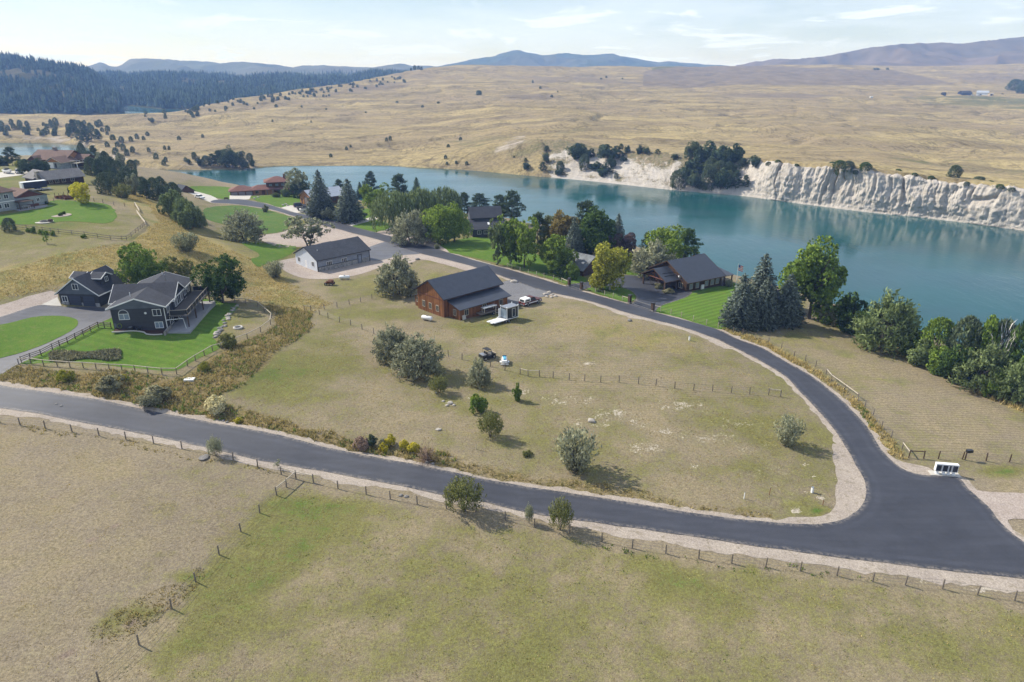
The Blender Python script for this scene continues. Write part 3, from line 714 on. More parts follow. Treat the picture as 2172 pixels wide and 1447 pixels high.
# ---------------------------------------------------------------- the eroded white cliffs
def cliffs():
    a0, a1 = .035, 1.06; az = np.concatenate([np.linspace(a0, .30, 300)[:-1], np.linspace(.30, .66, 620)[:-1], np.linspace(.66, a1, 240)])
    Ys, Zs = far_profile(az)
    nv = 46; v = np.linspace(0, 1, nv)[:, None]
    X0 = Ys[0] * az; Y0 = Ys[0]; X1 = Ys[1] * az; Y1 = Ys[1]
    s = np.concatenate([[0], np.cumsum(np.hypot(np.diff(X0), np.diff(Y0)))])
    nx = -np.gradient(Y0, s); ny = np.gradient(X0, s); k = np.where(ny > 0, -1, 1); nx *= k; ny *= k     # towards the water
    steep = sstep(.335, .375, az)                                                          # 0: gullied slope, 1: sheer cliff
    # steep profile: a beach, a talus foot, then a near-vertical face
    prof_c = np.interp(v[:, 0], [0, .05, .09, .2, .9, .96, 1], [0, .16, .3, .42, .62, .8, 1])[:, None]
    prof_z = np.interp(v[:, 0], [0, .05, .09, .2, .9, .96, 1], [-.05, .012, .04, .13, .93, .985, 1])[:, None]
    slo_c = np.interp(v[:, 0], [0, .06, 1], [0, .10, 1])[:, None]; slo_z = np.interp(v[:, 0], [0, .06, .3, 1], [-.05, .02, .3, 1])[:, None]
    c = slo_c * (1 - steep) + prof_c * steep; zf = slo_z * (1 - steep) + prof_z * steep
    H = (Zs[1] + 12)[None]
    z = -12 + zf * H
    ss = s[None] + (fbm(s[None] / 9, v * 3, 3, 5) - .5) * 5 * v
    def ridged(x, y, sd): return 1 - np.abs(2 * vnoise(x, y, sd) - 1)
    gul = ridged(ss / 9.5, v * .7, 3) ** 3 * 3.0 + ridged(ss / 3.6, v * .9, 4) ** 3 * 1.7 + ridged(ss / 1.5, v * 1.3, 6) ** 2 * .9 + ridged(ss / .8, v * 1.8, 9) ** 2 * .5
    big = (fbm(s[None] / 30, v * .4, 3, 8) - .5) * 7
    env = np.sin(np.clip(v, 0, 1) * math.pi * .93 + .12) ** .6
    blk = fbm(s[None] / 6, v * 4.5, 4, 31); ledge = np.floor(blk * 7) / 7 + .12 * (blk * 7 % 1)          # fallen blocks and ledges
    cut = np.clip(1 - np.abs(fbm(s[None] / 14 + .3 * fbm(s[None] / 5, v * 2, 2, 55), v * .25, 3, 51) - .5) / .03, 0, 1) * 3.0 * (.3 + .7 * v)      # sharp clefts
    off = env * (big * .8 - gul * (.12 + .95 * v ** 1.3) * (.25 + 1.4 * fbm(s[None] / 22, v * .6, 3, 71)) - cut + 2.2 + ledge * 1.6 - .7 + (fbm(s[None] / 1.4, v * 14, 4, 12) - .5) * 1.9) * (.35 + .65 * steep[None])
    off = np.where(v < .06, np.minimum(off, 1.0), off)
    X = X0 + (X1 - X0) * c + nx * off; Y = Y0 + (Y1 - Y0) * c + ny * off
    z = z + np.where(v > .1, (fbm(s[None] / 4, v * 5, 3, 15) - .5) * 1.1, 0) - sstep(.8, 1, v) * gul * .34 * steep[None]
    # lip that runs back under the grass
    X = np.vstack([X, X1 * 1.02 + 0 * X[0]]); Y = np.vstack([Y, Y1 * 1.02]); z = np.vstack([z, z[-1] - .15])
    me = np_mesh('cliff', np.stack([X.ravel(), Y.ravel(), z.ravel()], -1), grid_quads(nv + 1, len(az)))
    gr = np.vstack([np.repeat(np.interp(az, [.03, .06, .1, .2, .30, .35, .40, .6, 1], [.9, .42, .22, .30, .26, .08, -.35, -.3, -.2])[None], nv, 0) + sstep(.55, 1, v) * np.interp(az, [0, .3, .42, .5, .6, .75], [.55, .5, .05, .4, .2, .6])[None] - (v < .1) * .9, np.full((1, len(az)), 1.)])
    set_color(me, 'cover', np.stack([gr.ravel()] * 3, -1))
    mesh_obj('cliff', me, 'pale_cliff', kind='structure', smooth=False)
    return az, X, Y, z
CLF = cliffs()

def cliff_point(px, py):
    """where a sight line meets the cliffs or the far bank behind them"""
    az, X, Y, z = CLF; P = np.stack([X, Y, z], -1); u, v, _ = proj(P)
    d = (u - px) ** 2 + (v - py) ** 2; i = np.unravel_index(np.argmin(d), d.shape)
    return P[i] if d[i] < 60 else far_point(px, py)

# ---------------------------------------------------------------- wooded hills and far mountains
def ridge(name, mat, pts, base_z, Ybase, Yback, amp, seed, nr=60, step=None):
    """a hill range: skyline given at pixels with depths; front slope comes down to base_z at depth Ybase"""
    P = np.array([at_depth(a, b, c) for a, b, c in pts]); az = P[:, 0] / P[:, 1]
    A = np.linspace(az[0], az[-1], step or 260); Yc = smooth_interp(A, az, P[:, 1]); Zc = smooth_interp(A, az, P[:, 2])
    Yb = np.interp(A, az, Ybase) if not np.isscalar(Ybase) else np.full(len(A), float(Ybase))
    t = np.concatenate([np.linspace(0, 1, nr), np.linspace(1, 2, 14)[1:]])[:, None]
    Y = np.where(t <= 1, Yb + (Yc - Yb) * t, Yc + (Yback - Yc) * (t - 1))
    prof = np.where(t <= 1, np.sin(np.clip(t, 0, 1) * math.pi / 2) ** 1.15, 1 - (t - 1) ** 1.3)
    Z = base_z + (Zc - base_z) * prof; X = Y * A[None]
    w = np.where(t <= 1, np.sin(np.clip(t, 0, 1) * math.pi) ** .6, .3)
    L = amp * 6
    Z = Z + w * amp * ((1 - np.abs(2 * fbm(X / L, Y / (L * 1.6), 4, seed) - 1)) - .65) * 1.6
    Z = Z + (t > .5) * (fbm(X / (L * .35), Y / L, 3, seed + 3) - .5) * amp * .22
    me = np_mesh(name, np.stack([X.ravel(), Y.ravel(), Z.ravel()], -1), grid_quads(len(t), len(A)))
    mesh_obj(name, me, mat, kind='structure', smooth=True); return X, Y, Z

def hillmat(name, c1, c2, scale):
    s = Sh(name); n = s.noise(scale, 5, .62); n2 = s.noise(scale * 7, 3, .6)
    c = s.mix(s.rg(n, .38, .62), c1, c2); c = s.gain(c, s.rg(n2, .3, .7, .8, 1.2, False)); M[name] = s.done(s.bsdf(c, .95, .05))
hillmat('forest_floor', (.035, .045, .022), (.075, .070, .038), .01); hillmat('mountain_forest', (.040, .055, .035), (.075, .075, .05), .002); hillmat('dry_mountain', (.16, .125, .10), (.10, .088, .075), .0016); hillmat('dry_range', (.12, .115, .09), (.09, .10, .075), .001)
W1 = ridge('forest_hill', 'forest_floor', [(-600,128,1700),(-200,130,1750),(0,140,1800),(60,142,1820),(120,150,1850),(170,160,1850),(215,178,1800),(245,205,1650),(262,232,1400)], -13, 1085, 2100, 34, 3)
W2 = ridge('forest_ridge', 'forest_floor', [(120,164,2500),(200,165,2500),(330,167,2500),(450,170,2450),(560,172,2400),(680,172,2350),(760,170,2300),(840,166,2300),(960,172,2200)], -13, [1460,1450,1240,1200,1290,1450,1600,1760,1860], 2900, 30, 5)
W3 = ridge('forest_plain', 'dry_range', [(-800,160,3300),(0,160,3200),(500,158,3100),(800,156,3000),(1000,158,3000)], 10, 2400, 4200, 8, 15, 24)
ridge('mountain_range', 'dry_range', [(-900,140,4300),(-300,138,4300),(100,146,4300),(180,148,4300),(215,139,4300),(240,147,4300),(285,131,4300),(330,130,4300),(400,134,4300),(470,138,4300),(520,137,4300),(580,142,4300),(700,145,4300),(780,148,4300),(850,141,4300),(900,143,4300),(1050,150,4300)], 10, 3000, 5200, 40, 21, 40, 420)
ridge('blue_mountain', 'mountain_forest', [(860,150,4700),(930,140,4700),(1000,127,4700),(1060,118,4700),(1098,111,4700),(1130,116,4700),(1160,121,4700),(1200,117,4700),(1240,121,4700),(1300,118,4700),(1340,123,4700),(1400,133,4700),(1450,138,4700),(1600,146,4700),(1800,152,4700)], 0, 3500, 5300, 40, 27, 40, 420)
ridge('dry_mountain', 'dry_mountain', [(1560,146,3456),(1640,134,3384),(1720,126,3312),(1800,115,3240),(1870,101,3168),(1910,97,3168),(1960,99,3168),(2030,98,3096),(2100,91,3096),(2172,85,3024),(2300,72,3024),(2500,62,3024),(2800,70,3024)], 20, 2300, 4200, 40, 33, 50, 420)

# ---------------------------------------------------------------- hazy air
def haze():
    b = MB().box(-7400, 7400, -300, 5500, -28, 262)
    s = Sh('hazy_air'); v = s.n('ShaderNodeVolumePrincipled'); v.inputs['Color'].default_value = (.28, .48, 1.0, 1); v.inputs['Absorption Color'].default_value = (1, 1, 1, 1); v.inputs['Density'].default_value = HAZE
    v.inputs['Anisotropy'].default_value = .0
    o = b.build('haze', s.done(None, v.outputs[0])); o['kind'] = 'stuff'
HAZE = 1.8e-4
haze()
# ---------------------------------------------------------------- roads, drives, yards and lawns: sheets laid over the ground
def asphalt_mat(name, c1, c2, streak=.1):
    """asphalt: e is the distance from the edge, for wheel paths and the dust blown in from the verge"""
    s = Sh(name); n = s.noise(.12, 4, .6); n2 = s.noise(14, 3, .7); n3 = s.noise(.6, 4, .65, None, 1.); n4 = s.noise(.9, 3, .6, s.mapped(s.pos(), (.08, 1, 1), (0, 0, -.33)))
    e = s.ma('MULTIPLY', s.attr('edge')[0], 4.)
    c = s.mix(s.rg(n, .35, .65), c1, c2); c = s.gain(c, s.rg(n3, .3, .7, 1 - streak, 1 + streak, False)); c = s.gain(c, s.rg(n4, .35, .65, 1 - streak, 1 + streak, False))
    ew = s.ma('ADD', e, s.ma('MULTIPLY', s.ma('SUBTRACT', n3, .5), .5))
    tr = s.ma('SUBTRACT', 1., s.rg(s.ma('ABSOLUTE', s.ma('SUBTRACT', ew, 1.35)), .1, .55)); c = s.gain(c, s.ma('MULTIPLY_ADD', tr, .16, .95))
    dust = s.ma('MULTIPLY', s.rg(ew, .75, -.1), s.rg(s.noise(2.2, 4, .7), .40, .62)); c = s.mix(s.ma('MULTIPLY', dust, .75), c, (.26, .225, .19))
    sp = s.rg(s.noise(40, 2, .5), .62, .75); c = s.mix(s.ma('MULTIPLY', sp, .35), c, (.22, .21, .21))
    c = s.gain(c, s.rg(n2, .3, .7, .8, 1.2, False)); M[name] = s.done(s.bsdf(c, .62, .4, 0, s.bump(n2, .35, .02)))
asphalt_mat('asphalt', (.038, .041, .053), (.046, .049, .062)); asphalt_mat('worn_asphalt', (.105, .108, .125), (.125, .128, .142)); asphalt_mat('dark_asphalt', (.056, .058, .072), (.075, .077, .09), .2)
def gravel_mat(name, c1, c2, c3):
    s = Sh(name); n = s.noise(.25, 4, .6); n2 = s.noise(6, 3, .7); n3 = s.noise(1.1, 4, .6); v = s.vor(9)
    c = s.mix(s.rg(n, .35, .65), c1, c2); c = s.mix(s.rg(n3, .52, .72), c, c3); c = s.gain(c, s.rg(n2, .3, .7, .8, 1.2, False))
    sv = s.n('ShaderNodeSeparateColor'); s.L(v.outputs['Color'], sv.inputs[0]); c = s.gain(c, s.rg(sv.outputs[0], 0, 1, .82, 1.18, False))
    M[name] = s.done(s.bsdf(c, .95, .1, 0, s.bump(n2, .6, .06)))
gravel_mat('gravel', (.36, .30, .26), (.40, .34, .295), (.30, .25, .205)); gravel_mat('grey_gravel', (.165, .165, .175), (.19, .188, .195), (.145, .14, .142)); gravel_mat('roadbase', (.335, .285, .24), (.385, .33, .275), (.26, .22, .165))
def lawn_mat(name, c1, c2, c3, stripe=0., rot=0., pitch=1.):
    s = Sh(name); n = s.noise(.2, 4, .6); n2 = s.noise(.9, 4, .65); n3 = s.noise(5, 3, .7)
    c = s.mix(s.rg(n, .35, .65), c1, c2); c = s.mix(s.rg(n2, .48, .72), c, c3); c = s.mix(s.rg(s.noise(.33, 5, .7), .56, .72, 0, .6), c, (.17, .17, .065)); c = s.gain(c, s.rg(n3, .3, .7, .72, 1.28, False))
    if stripe:
        w = s.wave(.31 / pitch, s.mapped(s.pos(), (1, 1, 1), (0, 0, rot)), .8, .4, 'Y'); c = s.gain(c, s.ma('MULTIPLY_ADD', s.rg(w, .3, .7), stripe, 1 - stripe / 2))
    M[name] = s.done(s.bsdf(c, .95, .08, 0, s.bump(n3, .6, .08)))
lawn_mat('lawn', (.080, .150, .018), (.098, .168, .022), (.125, .165, .034)); lawn_mat('striped_lawn', (.088, .165, .020), (.105, .178, .024), (.11, .155, .032), .24, math.radians(-38), 1.6)
lawn_mat('dry_lawn', (.125, .155, .045), (.10, .145, .035), (.185, .165, .075)); lawn_mat('field_lawn', (.070, .140, .028), (.095, .150, .030), (.14, .155, .055))
lawn_mat('ring_lawn', (.080, .152, .019), (.098, .168, .023), (.125, .165, .034), .12, math.radians(20), 1.9)

def catmull(P, step=.8, closed=True):
    P = np.asarray(P, float); n = len(P); out = []
    for i in range(n if closed else n - 1):
        p0, p1, p2, p3 = (P[(i - 1) % n] if closed or i > 0 else P[0]), P[i], P[(i + 1) % n], (P[(i + 2) % n] if closed or i + 2 < n else P[-1])
        k = max(2, int(np.linalg.norm(p2 - p1) / step)); t = np.arange(k)[:, None] / k
        d1, d2 = max(np.linalg.norm(p1 - p0), 1e-6) ** .5, max(np.linalg.norm(p2 - p1), 1e-6) ** .5; d3 = max(np.linalg.norm(p3 - p2), 1e-6) ** .5
        m1 = (p2 - p1) - (p2 - p0) / (d1 + d2) * d2 + 0; m1 = d2 * ((p1 - p0) / d1 - (p2 - p0) / (d1 + d2) + (p2 - p1) / d2)
        m2 = d2 * ((p2 - p1) / d2 - (p3 - p1) / (d2 + d3) + (p3 - p2) / d3)
        out.append((2*t**3-3*t**2+1)*p1 + (t**3-2*t**2+t)*m1 + (-2*t**3+3*t**2)*p2 + (t**3-t**2)*m2)
    return np.concatenate(out)

def straight(P, step=.8):
    P = np.asarray(P, float); n = len(P); out = []
    for i in range(n):
        a, b = P[i], P[(i + 1) % n]; k = max(1, int(np.linalg.norm(b - a) / step)); out.append(a + (b - a) * (np.arange(k)[:, None] / k))
    return np.concatenate(out)

SHEETS = []          # outlines kept free of tall grass
def drape(name, outline, off, mat, rag=.15, step=1.0, fill=1.5, label=None):
    """sheet with the given ground outline, laid off metres above the terrain"""
    O = np.asarray(outline, float)
    if rag: O = O + np.stack([fbm(O[:, 0] / 1.7, O[:, 1] / 1.7, 3, 5) - .5, fbm(O[:, 0] / 1.7 + 40, O[:, 1] / 1.7, 3, 6) - .5], -1) * rag * 2
    lo, hi = O.min(0), O.max(0); gx, gy = np.meshgrid(np.arange(lo[0], hi[0], fill), np.arange(lo[1], hi[1], fill))
    gx = gx.ravel() + rng.uniform(-.2, .2, gx.size); gy = gy.ravel() + rng.uniform(-.2, .2, gy.size); m = inside(O, gx, gy)
    V = [Vector(p) for p in O] + [Vector((a, b)) for a, b in zip(gx[m], gy[m])]
    r = delaunay_2d_cdt(V, [], [list(range(len(O)))], 1, 1e-4)
    vs = np.array([(p.x, p.y) for p in r[0]]); z = height(vs[:, 0], vs[:, 1]) + off
    me = bpy.data.meshes.new(name); me.from_pydata(np.column_stack([vs, z]).tolist(), [], [list(f) for f in r[2]]); me.update()
    seg = np.concatenate([O, O[:1]]); dist = np.full(len(vs), 9.)
    if 'asphalt' in mat:
        for i in range(0, len(O)):
            a, b = seg[i], seg[i + 1]; d = b - a; q = np.clip(((vs - a) @ d) / max(d @ d, 1e-9), 0, 1); dist = np.minimum(dist, np.hypot(*(vs - a - q[:, None] * d).T))
    set_color(me, 'edge', np.repeat(np.clip(dist / 4, 0, 1)[:, None], 3, 1))
    bm = bmesh.new(); bm.from_mesh(me); bmesh.ops.recalc_face_normals(bm, faces=bm.faces)
    if bm.faces and sum(f.normal.z for f in bm.faces) < 0: bmesh.ops.reverse_faces(bm, faces=bm.faces)
    bm.to_mesh(me); bm.free()
    SHEETS.append(O); return mesh_obj(name, me, mat, kind='structure', smooth=True)

def gxy(pts): p = np.array(pts, float); return ground(p[:, 0], p[:, 1])[:, :2]

ROAD_N = [(-160,792),(-60,806),(0,818),(130,836),(300,868),(500,906),(700,951),(838,978),(977,1006),(1149,1038),(1288,1059),(1422,1081),(1543,1099),(1664,1111),(1733,1113),(1785,1104),(1820,1083),(1835,1056),(1835,1025),(1820,997),(1795,952),(1768,911),(1733,869),(1698,833),(1667,800),
 (1606,763),(1553,736),(1507,715),(1438,692),(1380,677),(1323,662),(1245,638),(1153,617),(1091,596),(1043,579),(969,557),(887,537),(823,516),(795,507),(726,489),(680,477),(634,462),(565,443),(519,436),(484,432),(449,430)]
ROAD_S = [(460,424),(507,423),(542,428),(588,440),(620,450),(666,459),(722,472),(742,479),(795,493),(850,507),(910,523),(950,536),(1015,555),(1107,580),(1190,605),(1229,617),(1333,645),(1380,660),(1438,676),(1498,692),(1521,699),(1565,720),(1611,736),(1659,763),(1723,800),(1768,835),(1837,904),(1878,966),(1923,1000),(1958,1009),
 (2030,1013),(2054,1038),(2096,1076),(2124,1111),(2172,1151),(2260,1200),(2420,1268),(2420,1268),(2300,1243),(2172,1228),(1940,1203),(1768,1182),(1595,1158),(1422,1132),(1288,1113),(1132,1090),(1028,1066),(942,1051),(804,1023),(700,1003),(536,974),(433,949),(289,918),(144,891),(0,866),(-160,838)]
_rn = gxy(ROAD_N); _rs = gxy([p for i, p in enumerate(ROAD_S) if i == 0 or p != ROAD_S[i-1]])
ROAD = catmull(np.vstack([_rn, _rs]), .9)

def shoulder(outline, wfun, name='gravel_shoulder', off=.035, mat='roadbase'):
    O = np.asarray(outline); n = len(O); d = np.roll(O, -1, 0) - np.roll(O, 1, 0); d /= np.linalg.norm(d, axis=1)[:, None] + 1e-9
    area = np.sum(O[:, 0] * np.roll(O[:, 1], -1) - np.roll(O[:, 0], -1) * O[:, 1]); sg = 1 if area > 0 else -1
    nn = np.stack([d[:, 1], -d[:, 0]], -1) * sg
    for _ in range(3): nn = (np.roll(nn, 1, 0) + nn + np.roll(nn, -1, 0)) / 3
    px, py, _ = proj(np.column_stack([O, height(O[:, 0], O[:, 1])]))
    w = wfun(px, py) * (.45 + 1.1 * fbm(O[:, 0] / 7, O[:, 1] / 7, 3, 14)) + (fbm(O[:, 0] / .9, O[:, 1] / .9, 3, 15) - .5) * 1.3
    ks = np.array([-.5, 0, .33, .66, 1.]); P = np.stack([O + nn * (-.5 if k < 0 else k) * (1 if k < 0 else w[:, None]) for k in ks])
    z = height(P[..., 0], P[..., 1]) + off - .02 * np.maximum(ks, 0)[:, None]
    V = np.concatenate([P, z[..., None]], -1).reshape(-1, 3); q = []
    for r in range(len(ks) - 1):
        i = np.arange(n); q.append(np.stack([r*n+i, r*n+(i+1) % n, (r+1)*n+(i+1) % n, (r+1)*n+i], -1))
    q = np.concatenate(q); q = q if sg < 0 else q[:, ::-1]
    me = np_mesh(name, V, q); mesh_obj(name, me, mat, kind='structure', smooth=True); SHEETS.append(P[-1])
def _sw(px, py):
    w = np.full(px.shape, .85); south = (py > 838 + .0) & (px < 2172) & (py > 860 + px * .165)
    w = np.where(south, 1.15 + .9 * sstep(900, 2000, px), w); w = np.where((py < 640), 1.0, w); w = np.where((py < 500), .6, w)
    w = np.where((px > 850) & (px < 1060) & (py < 600) & (py > 520 + (px - 850) * .29), 2.6, w); w = np.where((px > 1150) & (px < 1560) & (py > 617 + (px - 1153) * .25 - 3) & (py < 760), 1.9, w)
    return w
drape('road', ROAD, .085, 'asphalt', .14, fill=1.2)
shoulder(ROAD, _sw)

def sheet(name, px, off, mat, rag=.2, smooth=True):
    P = gxy(px); return drape(name, catmull(P, 1.) if smooth else straight(P, 1.), off, mat, rag)

sheet('gravel_verge', [(1795,950),(1768,942),(1774,1000),(1773,1040),(1768,1078),(1742,1096),(1664,1102),(1664,1116),(1740,1118),(1800,1105),(1840,1060),(1838,1020)], .05, 'roadbase', .3)
sheet('gravel_verge', [(1880,962),(1900,975),(1935,985),(1972,993),(1978,1004),(1960,1014),(1920,1004)], .05, 'roadbase', .2)
sheet('dirt_pad', [(2040,1022),(2058,1036),(2079,1042),(2172,1047),(2330,1056),(2330,1112),(2172,1101),(2140,1105),(2152,1130),(2172,1150),(2160,1160),(2110,1120),(2090,1080),(2048,1042)], .05, 'gravel', .2)
sheet('driveway', [(-140,712),(-70,690),(0,673),(88,647),(130,651),(220,653),(243,660),(241,672),(207,688),(127,733),(61,763),(28,779),(0,797),(-30,814),(-110,806),(-140,770)], .07, 'dark_asphalt', .06)
sheet('lawn', [(-90,700),(0,690),(83,672),(146,673),(166,684),(155,700),(110,724),(55,746),(0,761),(-90,778)], .11, 'lawn', .1)
sheet('concrete_pad', [(88,647),(122,631),(131,650)], .09, 'concrete', 0, False)
sheet('gravel_yard', [(-140,700),(-60,668),(0,648),(60,630),(110,617),(124,631),(88,647),(0,674),(-90,695)], .05, 'gravel', .4)
sheet('lawn', [(41,771),(66,760),(127,732),(205,690),(250,662),(330,640),(430,634),(476,642),(505,644),(494,665),(470,692),(452,715),(468,738),(415,763),(376,785),(304,783),(138,768)], .04, 'ring_lawn', .15)
sheet('lawn', [(-90,470),(0,456),(95,440),(112,426),(180,428),(222,433),(245,448),(225,474),(150,470),(60,476),(0,478),(-90,484)], .05, 'lawn', .5)
sheet('lawn', [(440,441),(500,436),(553,443),(600,455),(628,466),(612,478),(606,489),(560,496),(505,482),(450,470),(432,455)], .05, 'field_lawn', .5)
sheet('lawn', [(519,514),(600,519),(627,522),(620,536),(588,551),(547,566),(532,552),(551,541),(530,528)], .05, 'lawn', .4)
sheet('gravel_yard', [(542,502),(602,492),(625,480),(650,477),(699,481),(749,496),(795,508),(823,515),(809,523),(779,531),(740,533),(650,524),(593,524),(560,513)], .05, 'gravel', .25)
sheet('gravel_yard', [(586,556),(620,548),(670,536),(780,545),(809,552),(812,562),(795,572),(720,590),(657,592),(622,584),(593,566)], .04, 'gravel', .25)
sheet('apron', [(772,529),(823,513),(845,520),(893,538),(846,543),(805,553),(772,550)], .075, 'worn_asphalt', .1)
sheet('gravel_verge', [(809,552),(846,543),(887,538),(949,553),(1040,580),(1030,587),(950,563),(885,550),(880,555),(850,561),(812,565)], .05, 'gravel', .3)
sheet('apron', [(1050,607),(1091,594),(1168,619),(1160,628),(1142,632),(1100,648),(1062,652)], .06, 'grey_gravel', .15)
sheet('lawn', [(930,529),(946,516),(999,504),(1031,504),(1061,509),(1142,541),(1204,570),(1245,594),(1241,599),(1208,605),(1190,599),(1080,566),(1015,549)], .05, 'lawn', .2)
sheet('lawn', [(1245,613),(1291,608),(1326,613),(1348,629),(1342,639),(1333,642),(1291,631)], .10, 'lawn', .1)
sheet('lawn', [(1295,535),(1342,537),(1340,553),(1379,584),(1333,583),(1300,571)], .05, 'striped_lawn', .2)
sheet('driveway', [(1200,606),(1236,600),(1270,596),(1331,584),(1378,590),(1400,600),(1440,612),(1466,618),(1461,628),(1399,651),(1384,664),(1335,648),(1346,640),(1349,628),(1326,612),(1291,607),(1245,612),(1228,620)], .07, 'asphalt', .05)
sheet('lawn', [(1399,652),(1466,620),(1498,612),(1551,600),(1600,615),(1660,648),(1700,662),(1650,688),(1560,697),(1521,698),(1440,674),(1388,660)], .05, 'striped_lawn', .15)
sheet('lawn', [(533,417),(634,415),(637,431),(597,440),(565,431),(542,425)], .05, 'lawn', .2)
sheet('lawn', [(392,399),(420,395),(482,397),(487,424),(452,419),(412,411)], .05, 'lawn', .3)
sheet('lawn', [(662,453),(700,448),(768,443),(795,444),(793,460),(742,473),(722,471),(668,458)], .05, 'lawn', .2)
sheet('lawn', [(747,478),(795,467),(837,482),(837,490),(804,493)], .05, 'lawn', .2)
sheet('concrete_drive', [(740,474),(795,459),(802,465),(745,480)], .07, 'concrete', .05, False)
sheet('concrete_pad', [(596,441),(616,436),(662,440),(668,451),(627,452)], .07, 'concrete', .05, False)
sheet('concrete_drive', [(487,415),(535,412),(529,423),(487,425)], .07, 'concrete', .05, False)
sheet('concrete_drive', [(391,405),(400,404),(462,424),(450,430)], .06, 'concrete', .1)
sheet('gravel_drive', [(800,492),(840,489),(924,517),(952,536),(910,524)], .06, 'gravel', .25)
# ---------------------------------------------------------------- trees: unit-size prototypes (height 1, spread 1), copied and scaled
def leaves(P, D, ln, wd, seed, curl=.25):
    """a four-cornered leaf (or spray) at each point, long axis along D"""
    r = np.random.default_rng(seed); n = len(P); D = D / (np.linalg.norm(D, axis=1)[:, None] + 1e-9)
    q = r.normal(0, 1, (n, 3)); S = np.cross(D, q); S /= np.linalg.norm(S, axis=1)[:, None] + 1e-9
    ln = (ln * r.uniform(.6, 1.35, n))[:, None]; wd = (wd * r.uniform(.6, 1.35, n))[:, None]
    N = np.cross(D, S) * curl * ln
    a = P - D * ln * .5; b = P + S * wd * .5 + N * .3; c = P + D * ln * .5 - N; d = P - S * wd * .5 + N * .3
    V = np.stack([a, b, c, d], 1).reshape(-1, 3); return V, np.arange(n * 4).reshape(-1, 4)

def unit(r, n): v = r.normal(0, 1, (n, 3)); return v / np.linalg.norm(v, axis=1)[:, None]

def lobed(seed, zc, rz, rx, nl, n, lr=(.30, .48), ln=.05, wd=.04, out=.5, flat=1.):
    """crown of overlapping leafy lobes"""
    r = np.random.default_rng(seed); d = unit(r, nl); k = r.uniform(.25, .72, nl)[:, None]
    C = d * k * np.array([rx, rx, rz]) + np.array([0, 0, zc]); R = r.uniform(*lr, nl)
    i = r.integers(0, nl, n); u = unit(r, n); rad = R[i] * r.uniform(.62, 1.04, n) ** .8
    # small clumps: leaves gather round fewer directions on each lobe
    m = max(8, n // 14); cu = unit(r, m); ci = r.integers(0, nl, m); j = r.integers(0, m, n); i = ci[j]; u = cu[j] + r.normal(0, .2, (n, 3)); u /= np.linalg.norm(u, axis=1)[:, None]
    P = C[i] + u * (R[i] * r.uniform(.7, 1.06, n))[:, None] * np.array([rx, rx, rz * flat])
    D = u * out + unit(r, n) * (1 - out * .6); return leaves(P, D, ln, wd, seed + 1)

def crown_broad(seed): return lobed(seed, .60, .40, .46, 17, 7000, (.26, .42), .036, .03)
def crown_tall(seed): return lobed(seed, .56, .46, .42, 19, 7000, (.22, .38), .032, .027)
def crown_round(seed): return lobed(seed, .56, .44, .46, 26, 9000, (.20, .34), .030, .025)
def crown_bush(seed): return lobed(seed, .46, .50, .48, 16, 4200, (.24, .42), .052, .038)
def crown_open(seed): return lobed(seed, .60, .40, .48, 20, 2200, (.2, .36), .045, .032)
def crown_olive(seed):
    r = np.random.default_rng(seed); nb = 150; V = []; 
    th = r.uniform(0, 2 * math.pi, nb); el = np.arcsin(r.uniform(-.15, 1, nb)); L = r.uniform(.75, 1.06, nb)
    tip = np.stack([np.cos(th) * np.cos(el) * .5, np.sin(th) * np.cos(el) * .5, .42 + np.sin(el) * .58], -1) * np.array([1, 1, 1]); tip = tip * L[:, None] + np.array([0, 0, .42]) * (1 - L[:, None])
    base = tip * np.array([.25, .25, .45]) + np.array([0, 0, .15])
    n = 30; t = r.uniform(.35, 1.02, (nb, n, 1)) ** .8; P = base[:, None] + (tip - base)[:, None] * t; P[..., 2] -= (t[..., 0] ** 3) * .06
    P = P + r.normal(0, .028, P.shape); D = (tip - base)[:, None] + r.normal(0, .32, P.shape); return leaves(P.reshape(-1, 3), D.reshape(-1, 3), .072, .024, seed + 1)
def crown_shrub(seed):
    r = np.random.default_rng(seed); nb = 90; th = r.uniform(0, 2 * math.pi, nb); rr = np.sqrt(r.uniform(0, 1, nb)) * .5
    tip = np.stack([np.cos(th) * rr, np.sin(th) * rr, .55 + .45 * np.sqrt(np.clip(1 - (rr / .52) ** 2, 0, 1)) * r.uniform(.75, 1.05, nb)], -1); base = tip * np.array([.15, .15, 0]) + np.array([0, 0, .05])
    n = 22; t = r.uniform(.12, 1.02, (nb, n, 1)) ** .8; P = base[:, None] + (tip - base)[:, None] * t + r.normal(0, .03, (nb, n, 3)); D = (tip - base)[:, None] + r.normal(0, .35, P.shape)
    return leaves(P.reshape(-1, 3), D.reshape(-1, 3), .075, .035, seed + 1)
def crown_vase(seed):
    r = np.random.default_rng(seed); nb = 130; th = r.uniform(0, 2 * math.pi, nb); rr = np.sqrt(r.uniform(0, 1, nb)) * .5
    tip = np.stack([np.cos(th) * rr, np.sin(th) * rr, .42 + .56 * np.sqrt(np.clip(1 - (rr / .54) ** 2, 0, 1)) * r.uniform(.72, 1.05, nb)], -1); base = tip * np.array([.1, .1, 0]) + np.array([0, 0, .06])
    n = 26; t = r.uniform(.5, 1.03, (nb, n, 1)) ** .8; P = base[:, None] + (tip - base)[:, None] * t + r.normal(0, .022, (nb, n, 3)); D = (tip - base)[:, None] + r.normal(0, .45, P.shape)
    return leaves(P.reshape(-1, 3), D.reshape(-1, 3), .05, .022, seed + 1)
